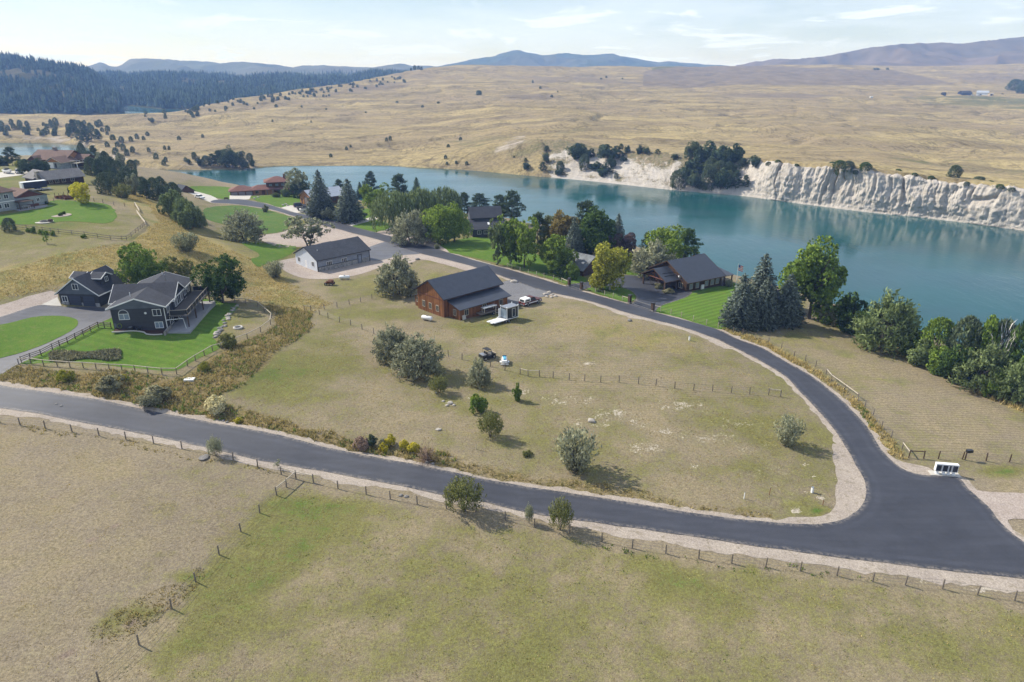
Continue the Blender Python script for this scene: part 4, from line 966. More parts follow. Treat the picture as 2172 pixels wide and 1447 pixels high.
def crown_spruce(seed, full=.5):
    r = np.random.default_rng(seed); P, D = [], []
    z = .05
    while z < .985:
        rad = full * (1 - z) ** .82 * (1.02 if z > .12 else .85) + .012; nb = int(6 + 16 * (1 - z)); a0 = r.uniform(0, 6.28)
        for k in range(nb):
            a = a0 + k * 6.283 / nb + r.normal(0, .12); L = rad * r.uniform(.78, 1.1); m = max(4, int(L * 46)); t = np.linspace(.18, 1, m)
            x = np.cos(a) * L * t; y = np.sin(a) * L * t; zz = z + .02 * t - .13 * L * t ** 1.4 + r.normal(0, .004, m)
            q = np.stack([x, y, zz], -1); P.append(q + r.normal(0, .010, q.shape)); d = np.stack([np.full(m, math.cos(a)), np.full(m, math.sin(a)), np.full(m, -.22)], -1)
            sd = np.where(np.arange(m) % 2 == 0, 1, -1)[:, None] * np.stack([-np.sin(a) * np.ones(m), np.cos(a) * np.ones(m), -.2 * np.ones(m)], -1); D.append(d + sd * .8)
        z += .026 + .012 * r.random()
    P.append(np.stack([np.zeros(14), np.zeros(14), np.linspace(.93, 1.0, 14)], -1)); D.append(r.normal(0, .3, (14, 3)) + np.array([0, 0, 1]))
    return leaves(np.concatenate(P), np.concatenate(D), .06, .030, seed + 1)
def crown_pine(seed):
    r = np.random.default_rng(seed); P, D = [], []; nb = 46
    for k in range(nb):
        z = .24 + .74 * (k / nb) + r.normal(0, .02); a = k * 2.4 + r.normal(0, .3); L = .5 * (1 - max(0, (z - .35)) / .72) ** .7 * r.uniform(.55, 1.08)
        for t in (.5, .78, 1.) if L > .2 else (.6, 1.):
            c = np.array([math.cos(a) * L * t, math.sin(a) * L * t, z + .10 * L * t]); n = 34; u = unit(r, n); P.append(c + u * np.array([.085, .085, .034]) * r.uniform(.4, 1.1, (n, 1))); D.append(u + np.array([0, 0, .5]))
    c = np.array([0, 0, .97]); u = unit(r, 40); P.append(c + u * .035); D.append(u + np.array([0, 0, .8]))
    return leaves(np.concatenate(P), np.concatenate(D), .055, .022, seed + 1)
def crown_juniper(seed, n=2800):
    r = np.random.default_rng(seed); th = r.uniform(0, 6.283, n); z = r.uniform(0, 1, n) ** .85
    env = .5 * np.sqrt(np.clip(1 - ((z - .36) / .645) ** 2, 0, 1)) ** .9; lob = 1 + .17 * np.sin(th * 3 + z * 5 + seed) + .12 * np.sin(th * 7 - z * 11 + seed * 2)
    rr = env * lob * r.uniform(.72, 1.03, n); P = np.stack([np.cos(th) * rr, np.sin(th) * rr, z * .97 + .01], -1) + r.normal(0, .012, (n, 3)); D = np.stack([np.cos(th) * .5, np.sin(th) * .5, np.ones(n)], -1) + r.normal(0, .35, (n, 3))
    s = (2000 / n) ** .5; return leaves(P, D, .085 * s, .05 * s, seed + 1)
def crown_far(seed): return crown_juniper(seed, 420)
def crown_willow(seed):
    r = np.random.default_rng(seed); nb = 210; th = r.uniform(0, 6.283, nb); rr = np.sqrt(r.uniform(.02, 1, nb)) * .47; top = .62 + .36 * np.sqrt(np.clip(1 - (rr / .5) ** 2, 0, 1)) * r.uniform(.85, 1.03, nb); L = r.uniform(.2, .5, nb) * (.55 + rr)
    n = 20; t = np.linspace(0, 1, n)[None]; x = np.cos(th)[:, None] * (rr[:, None] + .05 * np.sqrt(t)); y = np.sin(th)[:, None] * (rr[:, None] + .05 * np.sqrt(t)); z = top[:, None] - L[:, None] * t
    P = np.stack([x, y, z], -1) + r.normal(0, .012, (nb, n, 3)); D = np.zeros_like(P); D[..., 2] = -1; D += r.normal(0, .28, P.shape); return leaves(P.reshape(-1, 3), D.reshape(-1, 3), .06, .022, seed + 1)
def crown_column(seed): return lobed(seed, .57, .46, .40, 18, 3000, (.22, .36), .042, .034)
def crown_twigs(seed):
    r = np.random.default_rng(seed); nb = 130; u = unit(r, nb); u[:, 2] = abs(u[:, 2]); tip = u * np.array([.5, .5, .95]) * r.uniform(.6, 1, (nb, 1)); n = 7; t = np.linspace(.2, 1, n)[None, :, None]
    P = tip[:, None] * t + r.normal(0, .015, (nb, n, 3)); D = np.repeat(tip[:, None], n, 1) + r.normal(0, .12, P.shape); return leaves(P.reshape(-1, 3), D.reshape(-1, 3), .15, .012, seed + 1)
def crown_sparse(seed): return lobed(seed, .62, .38, .46, 12, 420, (.22, .4), .06, .04)

def trunk_mesh(name, kind, seed):
    r = random.Random(seed); b = MB()
    if kind in ('spruce', 'juniper', 'far'):
        b.tube([(0, 0, -.03), (0, 0, .1), (.004, 0, .55), (0, 0, .97)], [.020, .017, .010, .003], 6); return b.mesh(name)
    if kind == 'pine':
        b.tube([(0, 0, -.03), (.004, .003, .3), (-.004, 0, .65), (0, 0, .97)], [.024, .019, .012, .003], 7)
        for k in range(12):
            z = .28 + .05 * k; a = k * 2.4; L = .34 * (1 - (z - .28) * .9); b.tube([(0, 0, z), (math.cos(a) * L, math.sin(a) * L, z + .06)], [.008, .003], 4)
        return b.mesh(name)
    stems = 1 if kind in ('broad', 'tall', 'round', 'column', 'willow', 'sparse') else 4
    for s in range(stems):
        a = s * 1.7 + r.random(); lean = .0 if stems == 1 else .07; x, y = math.cos(a) * lean, math.sin(a) * lean; w = .028 if stems == 1 else .015
        top = .62 if stems == 1 else .5
        b.tube([(x * .3, y * .3, -.03), (x * .8, y * .8, .14), (x * 1.6, y * 1.6, .34), (x * 2.2 + r.uniform(-.02, .02), y * 2.2, top)], [w, w * .8, w * .6, w * .25], 7)
        for k in range(5 if stems == 1 else 3):
            z = .22 + .08 * k; q = r.uniform(0, 6.28); L = r.uniform(.2, .34); cx, cy = x * (.8 + z * 2.2), y * (.8 + z * 2.2)
            b.tube([(cx * .9, cy * .9, z), (cx + math.cos(q) * L * .5, cy + math.sin(q) * L * .5, z + .1), (cx + math.cos(q) * L, cy + math.sin(q) * L, z + .26)], [w * .5, w * .35, w * .12], 5)
    return b.mesh(name)

GEN = dict(vase=crown_vase, broad=crown_broad, tall=crown_tall, round=crown_round, bush=crown_bush, open=crown_open, olive=crown_olive, shrub=crown_shrub, spruce=crown_spruce, pine=crown_pine, juniper=crown_juniper, far=crown_far, willow=crown_willow, column=crown_column, twigs=crown_twigs, sparse=crown_sparse)
NAMES = dict(vase='shrub', broad='deciduous_tree', tall='deciduous_tree', round='deciduous_tree', open='deciduous_tree', bush='bush', olive='olive_tree', shrub='shrub', spruce='spruce_tree', pine='pine_tree', juniper='juniper_tree', far='juniper_tree', willow='willow_tree', column='birch_tree', twigs='dead_bush', sparse='sapling')
CATS = dict(vase='shrub', bush='bush', shrub='shrub', twigs='bush', sparse='sapling')
PROTO = {}
ZLO = dict(vase=.2, broad=.10, tall=.10, round=.08, open=.14, olive=.06, column=.13, willow=.08, pine=.16, spruce=.03, sparse=.22)
def proto(kind, var):
    if (kind, var) not in PROTO:
        V, Q = GEN[kind](100 * var + sum(map(ord, kind)) % 97)
        rr = np.hypot(V[:, 0], V[:, 1]); V[:, :2] *= .5 / np.percentile(rr, 97); lo, hi = np.percentile(V[:, 2], [1, 99.7]); z0 = ZLO.get(kind, .0); V[:, 2] = z0 + (V[:, 2] - lo) / (hi - lo) * (1 - z0)
        me = np_mesh('crown_' + kind, V, Q); me.materials.append(M['leaf_green'])
        tm = trunk_mesh('trunk_' + kind, kind, var); tm.materials.append(M['bark']); PROTO[kind, var] = (me, tm)
    return PROTO[kind, var]
_tn = [0]
def plant(kind, base, h, w, mat, label, group=None, name=None, bark='bark', trunk=True, nvar=3, sink=.12, cat=None):
    _tn[0] += 1; r = random.Random(_tn[0] * 13 + 5); me, tm = proto(kind, r.randrange(nvar))
    t = empty(name or NAMES[kind], (base[0], base[1], base[2] - sink), r.uniform(0, 6.28), label, cat or CATS.get(kind, 'tree'), group); t.scale = (w, w, h)
    c = bpy.data.objects.new('crown' if kind not in ('bush', 'shrub', 'twigs', 'vase') else 'foliage', me); COL.objects.link(c); c.parent = t
    c.material_slots[0].link = 'OBJECT'; c.material_slots[0].material = M[mat]
    if trunk:
        k = bpy.data.objects.new('trunk' if kind not in ('bush', 'shrub', 'twigs', 'vase') else 'stem', tm); COL.objects.link(k); k.parent = t
        if bark != 'bark': k.material_slots[0].link = 'OBJECT'; k.material_slots[0].material = M[bark]
    return t

def tree(kind, bx, by, ty, wpx, mat, label, group=None, **k):
    b = gpt(bx, by); h = max(.5, float(rise(b, ty))); w = wpx * metres_per_pixel(b + np.array([0, 0, h / 2]))
    return plant(kind, b, h * 1.03, w * 1.06, mat, label, group, **k)

TREES = [
 # around the charcoal house
 ('round',305,613,521,92,'leaf_green','tall dense green tree behind the charcoal house'), ('round',474,643,548,102,'leaf_dark','dark green round tree at the corner of the fenced lawn'),
 ('open',382,606,546,66,'leaf_olive','thin grey-green tree between the two dense trees behind the charcoal house'),
 ('olive',520,512,447,80,'leaf_silver','silver-green tree at the edge of the gravel yard, nearest the golden slope'), ('open',655,522,460,98,'leaf_grey','broad grey-green tree standing in the gravel yard behind the grey shop'),
 ('olive',845,624,542,86,'leaf_silver','silver tree leaning by the wire fence beside the red barn'), ('shrub',583,588,554,38,'leaf_silver','silver bush at the left rim of the gravel round the grey shop'),
 ('shrub',395,532,494,52,'leaf_grey','grey-green bush alone on the golden slope'), ('shrub',263,420,390,38,'leaf_olive','olive bush on the hillside below the dark junipers'), ('broad',173,432,389,40,'leaf_yellow','bright yellow tree at the end of the bench lawn'),
 ('bush',160,414,392,26,'leaf_pine','dark bush tucked behind the bright yellow tree'), ('shrub',201,392,380,12,'leaf_grey','small grey bush on the hillside above the yellow tree'),
 ('sparse',100,517,490,16,'leaf_green','young tree on the grass below the wooden paddock fence'), ('juniper',22,490,462,26,'leaf_juniper','dark evergreen at the paddock fence below the two-storey grey house'),
 # the field
 ('olive',832,762,694,76,'leaf_silver','grey olive tree of a pair in the dry field, the smaller one'), ('olive',888,792,714,104,'leaf_silver','grey olive tree of a pair in the dry field, the wider one'),
 ('olive',1018,817,762,48,'leaf_silver','silver olive bush at the wire fence by the dark utility buggy'), ('vase',932,834,797,42,'leaf_olive','low thin shrub in the shade of the grey olive pair'),
 ('bush',1098,849,811,21,'leaf_green','narrow upright green shrub on the bare soil'), ('bush',1013,873,836,38,'leaf_green','small green shrub beside a narrow stony outcrop'), ('vase',1040,926,872,52,'leaf_olive','dark olive bush in the dip of the field'),
 ('shrub',1222,997,910,84,'leaf_silver','large silver bush near the lower road'), ('shrub',1670,943,884,58,'leaf_silver','lone silver bush inside the bend of the road'),
 ('vase',985,1084,1014,80,'leaf_olive','round many-stemmed shrub on the gravel verge of the lower road'), ('vase',1122,1110,1068,18,'leaf_grey','thin sapling on the verge between two roadside shrubs'), ('vase',1188,1124,1058,52,'leaf_olive','upright loose shrub on the verge by the wire fence'),
 ('vase',458,967,926,32,'leaf_silver','pale sapling by the road fence beside a flat grey rock'), ('sparse',589,992,974,18,'leaf_silver','tiny pale sapling at the braced fence corner'),
 ('bush',1118,966,956,22,'leaf_olive','low weed clump between the dark olive bush and the large silver bush'),
 # roadside brush
 ('bush',768,951,926,34,'leaf_redbrush','reddish dry brush on the road bank, beside a dark green clump'), ('bush',786,948,922,24,'leaf_pine','dark green clump between red and yellow brush on the road bank'), ('bush',813,953,932,26,'leaf_sage','grey-green low brush beside the yellow flowers'),
 ('bush',828,945,921,26,'leaf_bloom','yellow flowering bush, the upper one on the road bank'), ('bush',858,953,931,22,'leaf_bloom','yellow flowering bush in the middle of the road bank row'), ('bush',878,958,938,30,'leaf_bloom','yellow flowering bush next to the tall red dry brush'), ('bush',815,957,938,20,'leaf_bloom','small yellow flowering bush close to the road edge'),
 ('twigs',905,978,933,46,'leaf_redbrush','tall red-brown dry brush at the road edge'), ('bush',140,808,786,32,'leaf_lime','yellow-green bush on the weedy bank below the rail fence'), ('bush',262,808,794,16,'leaf_bloom','small yellow flowering clump below the rail fence'), ('bush',508,895,884,18,'leaf_bloom','yellow flowering clump low on the road bank'),
 ('bush',460,874,840,46,'leaf_cream','cream flowering brush on the road bank'), ('bush',235,830,800,60,'leaf_sage','wide sage brush on the weedy bank below the lawn'), ('bush',330,850,822,70,'leaf_sage','low wide sage brush near the road below the lawn corner'),
 ('bush',485,735,708,40,'leaf_olive','rounded bush at the rock border of the lawn'), ('bush',433,785,768,22,'leaf_lime','bright green weed clump at the bend of the rail fence'),
 # behind the far houses
 ('open',632,418,357,62,'leaf_grey','tall open grey tree beside the red-roofed house'), ('bush',640,420,385,40,'leaf_pine','dark bush at the foot of the tall open grey tree'), ('bush',607,417,401,22,'leaf_willow','green shrub against the wall of the red-roofed house'), ('bush',588,418,408,20,'leaf_willow','low green shrub below the red-roofed house'),
 ('spruce',683,461,365,56,'leaf_spruce','tall blue spruce in front of the wooden garage'), ('spruce',743,470,384,60,'leaf_spruce','blue spruce on the lawn corner by the side drive'), ('bush',698,466,440,34,'leaf_grey','grey shrub between the two tall blue spruces'), ('bush',562,450,434,14,'leaf_grey','small bush on the verge of the upper road'),
 ('pine',721,420,381,28,'leaf_pine','small pine on the river edge behind the wooden garage'), ('spruce',765,420,387,18,'leaf_pine','narrow evergreen on the river edge'), ('pine',788,424,365,34,'leaf_pine','tall thin pine on the river edge'), ('round',797,450,392,54,'leaf_bright','bright green tree in front of the river pines'),
 ('pine',848,438,371,52,'leaf_pine','dark wide pine behind the willows'), ('spruce',886,440,379,32,'leaf_pine','pointed evergreen behind the willows'), ('willow',836,488,407,92,'leaf_willow','weeping willow next to the side drive'), ('willow',893,480,402,84,'leaf_willow','weeping willow in the middle of the three'), ('willow',944,470,399,76,'leaf_willow','weeping willow nearest the dark house'),
 ('olive',873,515,449,86,'leaf_silver','silver round tree beside the gravel drive of the dark house'), ('broad',930,517,440,70,'leaf_bright','bright green tree by the gravel drive, left half of a pair'), ('broad',964,513,434,66,'leaf_bright','bright green tree by the wall of the dark house, right half of a pair'), ('bush',929,528,516,13,'leaf_grey','clipped round grey bush at the lawn edge by the road'),
 ('pine',985,455,409,34,'leaf_pine','dark pine behind the left end of the dark house'), ('pine',1017,450,411,50,'leaf_pine','dark pine behind the ridge of the dark house'), ('pine',1060,470,414,44,'leaf_pine','dark pine at the right end of the dark house'), ('pine',1086,474,406,56,'leaf_pine','large dark pine standing against the water'),
 # the river lawn
 ('column',1056,562,470,40,'leaf_willow','slim birch at the lawn edge, next to a pale trunk'), ('column',1083,560,460,60,'leaf_green','pale-trunked birch on the river lawn','','pale_bark'), ('column',1112,568,462,66,'leaf_bright','birch with light green leaves on the river lawn'),
 ('round',1172,579,502,86,'leaf_bright','round green tree in front of the weathered shed'), ('bush',1214,592,556,32,'leaf_green','leafy bush at the corner of the weathered shed'), ('pine',1140,535,453,54,'leaf_pine','dark evergreen behind the birches'), ('pine',1162,535,460,50,'leaf_olive','olive evergreen behind the round green tree'),
 ('broad',1188,540,453,64,'leaf_rust','rusty green tree in the middle of the river grove'), ('pine',1240,535,428,72,'leaf_pine','tallest dark pine of the river grove'), ('round',1254,552,443,112,'leaf_dark','big dark green tree behind the weathered shed'), ('spruce',1216,560,466,50,'leaf_spruce','blue spruce in the river grove'), ('spruce',1283,545,470,44,'leaf_pine','dark spruce on the right of the river grove'), ('spruce',1308,542,457,40,'leaf_spruce','pale spruce against the water'),
 ('broad',1325,548,496,42,'leaf_purple','purple-leaved tree by the water'), ('broad',1294,552,500,36,'leaf_purple','dark purple tree under the pale spruce'), ('bush',1210,560,520,34,'leaf_cream','cream-coloured shrub in the river grove'),
 ('tall',1293,616,520,80,'leaf_lime','yellow-green birch on the triangular lawn','','pale_bark'), ('tall',1274,614,556,44,'leaf_lime','lower yellow-green birch touching the larger one'), ('olive',1386,585,513,94,'leaf_silver','silver willow-like tree beside the log house'), ('broad',1420,560,482,96,'leaf_bright','green tree behind the silver tree of the log house'), ('pine',1456,560,486,54,'leaf_dark','dark evergreen behind the log house ridge'), ('pine',1370,545,494,28,'leaf_pine','small dark pine against the water, left of the log house trees'),
 ('spruce',1606,685,545,86,'leaf_spruce','tallest blue spruce beside the log house lawn'), ('spruce',1566,694,586,76,'leaf_spruce','front blue spruce at the lawn corner'), ('spruce',1616,694,592,66,'leaf_spruce','blue spruce in the middle of the lawn corner clump'), ('spruce',1664,688,586,70,'leaf_spruce','blue spruce closest to the big cottonwood'),
 ('round',1716,676,513,140,'leaf_green','big green cottonwood at the river bank'), ('bush',1752,684,640,44,'leaf_grey','grey-green bush at the foot of the big cottonwood'), ('bush',1545,608,592,18,'leaf_grey','small bush at the porch of the log house'), ('bush',1398,612,600,20,'leaf_sage','grey planting under the carport of the log house'), ('bush',1415,622,611,26,'leaf_sage','low planting at the drive in front of the carport'),
 # the right river bank
 ('bush',1800,704,626,74,'leaf_dark','dark green bush on the bank below the cottonwood'), ('olive',1872,738,622,128,'leaf_willow','big grey-green tree on the right bank'), ('bush',1925,752,694,64,'leaf_green','green bush beside the big grey-green bank tree'), ('juniper',1978,770,676,70,'leaf_green','rounded green tree on the bank above the bright grass'), ('juniper',2030,790,674,72,'leaf_juniper','dark pointed tree on the right bank'), ('bush',2066,795,672,64,'leaf_green','green pointed tree next to the dark pointed one'),
 ('juniper',2105,800,679,56,'leaf_juniper','slim evergreen beyond the dead grey bush'), ('juniper',2152,820,686,78,'leaf_dark','dark evergreen at the end of the bank row'), ('bush',2012,808,734,64,'leaf_dark','dark bush at the bank fence corner'), ('olive',2078,826,732,112,'leaf_willow','large pale green shrub at the fence on the right bank'), ('twigs',2112,812,692,80,'twig_grey','bare grey dead bush among the bank shrubs'), ('olive',2142,848,768,76,'leaf_willow','pale green shrub at the right end of the fence'), ('bush',2190,850,745,80,'leaf_green','green bush past the end of the bank fence'),
 ('bush',1950,772,722,58,'leaf_willow','pale green bush under the green rounded bank tree'), ('bush',2000,795,738,60,'leaf_green','green bush in the gap of the bank row'), ('bush',2046,812,744,66,'leaf_dark','dark bush behind the large pale shrub on the bank'), ('bush',2130,835,752,66,'leaf_dark','dark bush behind the pale green shrub near the fence end'), ('bush',1840,722,662,52,'leaf_dark','dark bush between the cottonwood bush and the grey-green tree'), ('bush',2100,842,790,56,'leaf_green','low green bush at the fence below the dead grey bush'),
 # lodge and bench
 ('pine',28,352,313,32,'leaf_pine','pine beside the brown-roofed lodge'), ('bush',8,352,331,36,'leaf_pine','dark bush by the boats of the lodge'), ('bush',64,368,338,40,'leaf_pine','dark evergreen bush in front of the lodge'), ('bush',88,367,336,36,'leaf_pine','dark evergreen bush before the lodge garage'), ('bush',38,354,341,14,'leaf_lime','small light bush at the lodge porch'), ('juniper',156,352,321,18,'leaf_pine','dark evergreen at the river end of the lodge'),
 ('bush',100,433,426,8,'leaf_dark','small dark bush at the corner of the grey house'),
]
for t_ in TREES:
    k = {}
    if len(t_) > 7: k['group'] = t_[7] or None
    if len(t_) > 8: k['bark'] = t_[8]
    tree(*t_[:7], **k)
# dark evergreens in a belt down the near river bank (look-alikes)
_lab = 'dark bushy evergreen in the belt below the bench, by the river'
for bx, by, ty, w in [(178,345,300,20),(190,352,318,24),(204,350,306,26),(214,360,322,28),(228,362,318,24),(240,366,330,26),(196,372,330,30),(212,378,336,30),(232,384,344,34),(252,378,338,30),(222,372,330,30),(246,394,352,34),(270,386,350,32),(266,400,360,36),(290,398,358,30),(288,414,366,30),(306,410,372,26),(312,424,378,34),(330,424,374,32),(345,420,372,30),(372,432,384,34),(352,430,392,30),(238,404,362,36),(224,412,364,34),(258,358,322,22),(282,372,336,24)]:
    k = random.Random(bx * 3).choice(['juniper', 'pine', 'bush', 'juniper']); tree(k, bx, by, ty + 3, w * .9, dict(juniper='leaf_juniper', pine='leaf_pine', bush='leaf_grey')[k],
         dict(juniper='dark rounded juniper in the belt below the bench, by the river', pine='open-branched pine in the belt below the bench, by the river', bush='grey-green bush in the belt below the bench, by the river')[k], 'tree belt below the bench, ' + k)
for bx, by, ty, w in [(366,458,404,44),(388,470,422,44),(408,486,430,48),(424,482,442,30),(380,445,410,38),(398,460,420,36)]:
    tree('olive' if bx % 3 else 'bush', bx, by, ty, w, 'leaf_grey' if bx % 2 else 'leaf_willow', 'grey-green bushy tree at the low end of the belt, above the green field', 'grey bushes below the belt')
for bx, by, ty in [(61,492,483),(71,494,481),(88,497,486),(98,498,489),(112,500,488),(178,505,496)]:
    tree('bush', bx, by, ty, 11, 'leaf_green', 'small clipped shrub in the row along the wooden paddock fence', 'shrubs along the paddock fence')

# ---------------------------------------------------------------- junipers on the far slopes
def far_tree(px, py, hpx, wpx, mat, label, group, kind='far', cliff=False):
    b = cliff_point(px, py) if cliff else far_point(px, py)
    mp = metres_per_pixel(b); return plant(kind, b, hpx * mp * 1.05, wpx * mp * 1.1, mat, label, group, sink=.4, trunk=kind != 'far')
_fl = 'small dark juniper scattered on the dry far slope'; _fg = 'junipers on the far slope'
_r = random.Random(11)
for q in [(415,237,12,10),(1015,202,10,11),(505,216,5,5),(586,228,7,7),(539,232,5,5),(692,233,4,4),(445,236,6,5),(291,295,12,8),(313,288,9,8),(305,297,9,7),(278,300,11,9),(258,302,13,11),(240,297,12,11),(228,312,12,9),(250,312,12,10),(262,318,14,10),(380,297,9,8),(430,292,8,6),(350,318,10,6),(359,318,9,6),(316,322,10,7),(332,338,14,10),(348,350,12,9),(352,343,11,8),(413,338,16,11),(394,343,10,8),(290,350,12,12),(270,330,14,10),(282,324,14,10),(246,328,16,12),(735,318,8,6),(744,313,6,5),(702,334,9,7),(820,300,9,6),(828,298,10,7),(945,337,9,7),(948,350,8,6),(968,348,8,6),(990,350,9,7),(951,313,8,7),(977,298,8,7),(1018,200,8,8),(1170,206,5,6),(1286,165,4,4),(1275,168,3,5),(1320,168,3,4),(1130,176,6,4),(930,220,5,6),(842,218,4,6),(896,228,5,6),(776,240,4,4),(1146,188,5,5),(1183,196,4,3),(1858,148,4,12),(1882,148,4,6),(578,258,5,4),(660,260,5,3),(640,228,5,4),(1090,335,6,4)]:
    far_tree(*q, 'leaf_juniper', _fl, _fg)
for _ in range(120):                                   # the belt along the hill's left shoulder
    t = _r.random(); px = 300 + t * 560; y0 = np.interp(px, [300, 400, 500, 600, 700, 800, 860], [238, 230, 209, 198, 186, 167, 158])
    py = y0 + 2 + _r.random() ** 1.5 * 22 * (1 - t * .3); s = _r.uniform(5, 10) * (1 - .35 * t); far_tree(px, py, s, s * .85, 'leaf_juniper', _fl, _fg)
for _ in range(60):
    px = _r.uniform(0, 230); py = _r.uniform(262, 288); s = _r.uniform(7, 14); far_tree(px, py, s, s * .8, 'leaf_juniper', _fl, _fg)
for q in [(158,285,30,18),(178,286,26,16),(170,300,24,18),(195,300,22,18),(182,306,26,18),(210,298,20,16),(150,292,18,14)]: far_tree(*q, 'leaf_pine', 'taller dark pine on the rocky point across the water', 'pines on the rocky point', 'pine')
for q in [(438,352,24,18),(452,352,28,22),(466,353,34,24),(480,355,38,28),(494,356,36,28),(508,356,34,26),(520,357,26,20),(535,352,18,14),(424,350,20,14),(472,342,30,24),(488,343,32,26),(530,340,16,14),(400,348,14,12)]: k = _r.choice(['juniper', 'bush', 'tall', 'pine']); far_tree(q[0], q[1], q[2] * _r.uniform(.75, 1.1), q[3], 'leaf_juniper' if k != 'pine' else 'leaf_pine', dict(juniper='dense dark juniper in the clump on the far shore', bush='dark low bush in the clump on the far shore', tall='dark ragged tree in the clump on the far shore', pine='open dark pine in the clump on the far shore')[k], 'clump on the far shore, ' + k, k)
for q in [(1222,335,30,34),(1243,335,24,26),(1292,337,36,42),(1240,360,28,24),(1263,360,20,24),(1278,372,22,28),(1188,362,24,18),(1186,372,16,16),(1117,360,14,14),(1115,344,10,9),(1318,318,14,10),(1330,323,14,10),(1355,325,18,14),(1370,325,14,20),(1395,326,10,14),(1430,337,10,16),(1296,355,18,18),(1322,342,12,12),(1306,378,12,10),(1152,366,20,18),(1158,345,18,16),(1160,322,14,14),
          (1468,345,40,34),(1498,345,42,40),(1530,350,44,40),(1552,345,40,34),(1480,368,30,34),(1505,372,36,32),(1525,378,40,32),(1548,372,34,30),(1440,398,44,40),(1470,398,40,34),(1500,400,44,34),(1528,402,42,30),(1560,402,40,26),(1580,398,30,20),(1575,355,20,24),(1600,350,18,22),(1545,395,30,24),(1455,378,30,30)]:
    k = _r.choice(['juniper', 'bush', 'pine', 'bush', 'tall']); f = _r.uniform(.8, 1.15)
    far_tree(q[0], q[1], q[2] * f, q[3] * (1.15 if k == 'bush' else .95), dict(juniper='leaf_juniper', bush='leaf_pine', pine='leaf_pine', tall='leaf_juniper')[k],
             dict(juniper='dense dark juniper clinging to the gullied white slope', bush='dark spreading bush clinging to the gullied white slope', pine='small open pine clinging to the gullied white slope', tall='tall ragged tree clinging to the gullied white slope')[k], 'trees on the gullied slope, ' + k, k, True)
for q in [(1720,350,7,12),(1815,368,8,12),(1905,366,8,14),(1940,372,7,12),(1975,380,8,14),(2050,392,8,12),(2120,398,9,16),(2145,404,8,14),(1960,376,6,10),(1650,344,6,12),(1630,350,8,12),(1765,352,9,14),(1780,358,18,26),(1798,362,22,24),(1835,362,18,24),(1780,370,14,18),(2023,376,26,26),(2075,385,14,24),(1700,345,6,10),(1845,348,8,10),(2100,388,8,14),(1690,352,6,10)]:
    far_tree(*q, _r.choice(['leaf_juniper', 'leaf_dark']), 'dark shrub hanging on the rim of the white cliff', 'shrubs on the cliff rim', 'juniper', True)
for q in [(880,148,9,7),(888,148,8,6),(894,149,7,6),(872,150,6,5),(2150,192,22,28),(2168,198,26,24),(2185,198,26,30)]: far_tree(*q, 'leaf_pine', 'dark tree on the skyline of the dry plateau', 'trees on the plateau', 'juniper')

# ---------------------------------------------------------------- the far conifer woods, one mass each
def woods(name, W, n, hmin, hmax, label, seed, tmax):
    r = np.random.default_rng(seed); X, Y, Z = W; nr, nc = X.shape
    i = r.uniform(0, tmax, n); j = r.uniform(0, nc - 1.01, n); a = i.astype(int); b = j.astype(int); fi, fj = i - a, j - b
    S = lambda A: (A[a, b] * (1 - fi) + A[a + 1, b] * fi) * (1 - fj) + (A[a, b + 1] * (1 - fi) + A[a + 1, b + 1] * fi) * fj
    x, y, z = S(X), S(Y), S(Z); keep = (fbm(x / 110, y / 110, 3, seed) > .43) | (r.random(n) < .22)
    keep &= z > WATER_Z + .6; x, y, z = x[keep], y[keep], z[keep]; m = len(x); h = r.uniform(hmin, hmax, m) * (.45 + 1.1 * fbm(x / 50, y / 50, 3, seed + 1)); w = h * r.uniform(.15, .24, m)
    V, T = [], []; ns = 5; ang = np.arange(ns) * 2 * math.pi / ns; off = 0
    for z0, z1, rr in ((.08, .55, 1.), (.35, .8, .72), (.6, 1.0, .45)):
        th = ang[None] + r.uniform(0, 6.28, (m, 1)); jr = r.uniform(.7, 1.25, (m, ns)) * rr
        ring = np.stack([x[:, None] + np.cos(th) * w[:, None] * jr, y[:, None] + np.sin(th) * w[:, None] * jr, z[:, None] + h[:, None] * (z0 + r.uniform(-.04, .04, (m, ns)))], -1)
        tip = np.stack([x, y, z + h * z1], -1)[:, None]; V.append(np.concatenate([ring, tip], 1).reshape(-1, 3))
        base = off + np.arange(m)[:, None] * (ns + 1); k = np.arange(ns)[None]; T.append(np.stack([base + k, base + (k + 1) % ns, np.broadcast_to(base + ns, (m, ns))], -1).reshape(-1, 3)); off += m * (ns + 1)
    me = np_mesh(name, np.concatenate(V), None, np.concatenate(T)); o = mesh_obj(name, me, 'leaf_forest'); tag(o, label, 'forest', kind='stuff')
leafmat('leaf_forest', (.018, .029, .024), (.011, .019, .019), (.032, .046, .034), .1, .018, 0)
woods('conifer_forest', W1, 9000, 12, 21, 'dense dark conifer wood covering the hill across the river', 3, 62)
woods('conifer_forest', W2, 15000, 12, 20, 'far conifer wood along the low ridge', 4, 62)
woods('conifer_forest', W3, 2500, 12, 18, 'thin line of conifers on the plain behind the ridge', 5, 20)
# ---------------------------------------------------------------- buildings
def frame(name, label, cat, pix, yaw_deg, anchor=(0, 0), z=None, group=None, far=None):
    """an Empty turned by yaw; its local point anchor stands at the ground seen at pixel pix"""
    g = far if far is not None else gpt(*pix); a = math.radians(yaw_deg); c, s = math.cos(a), math.sin(a)
    x = g[0] - (anchor[0] * c - anchor[1] * s); y = g[1] - (anchor[0] * s + anchor[1] * c)
    return empty(name, (x, y, g[2] if z is None else z), a, label, cat, group)

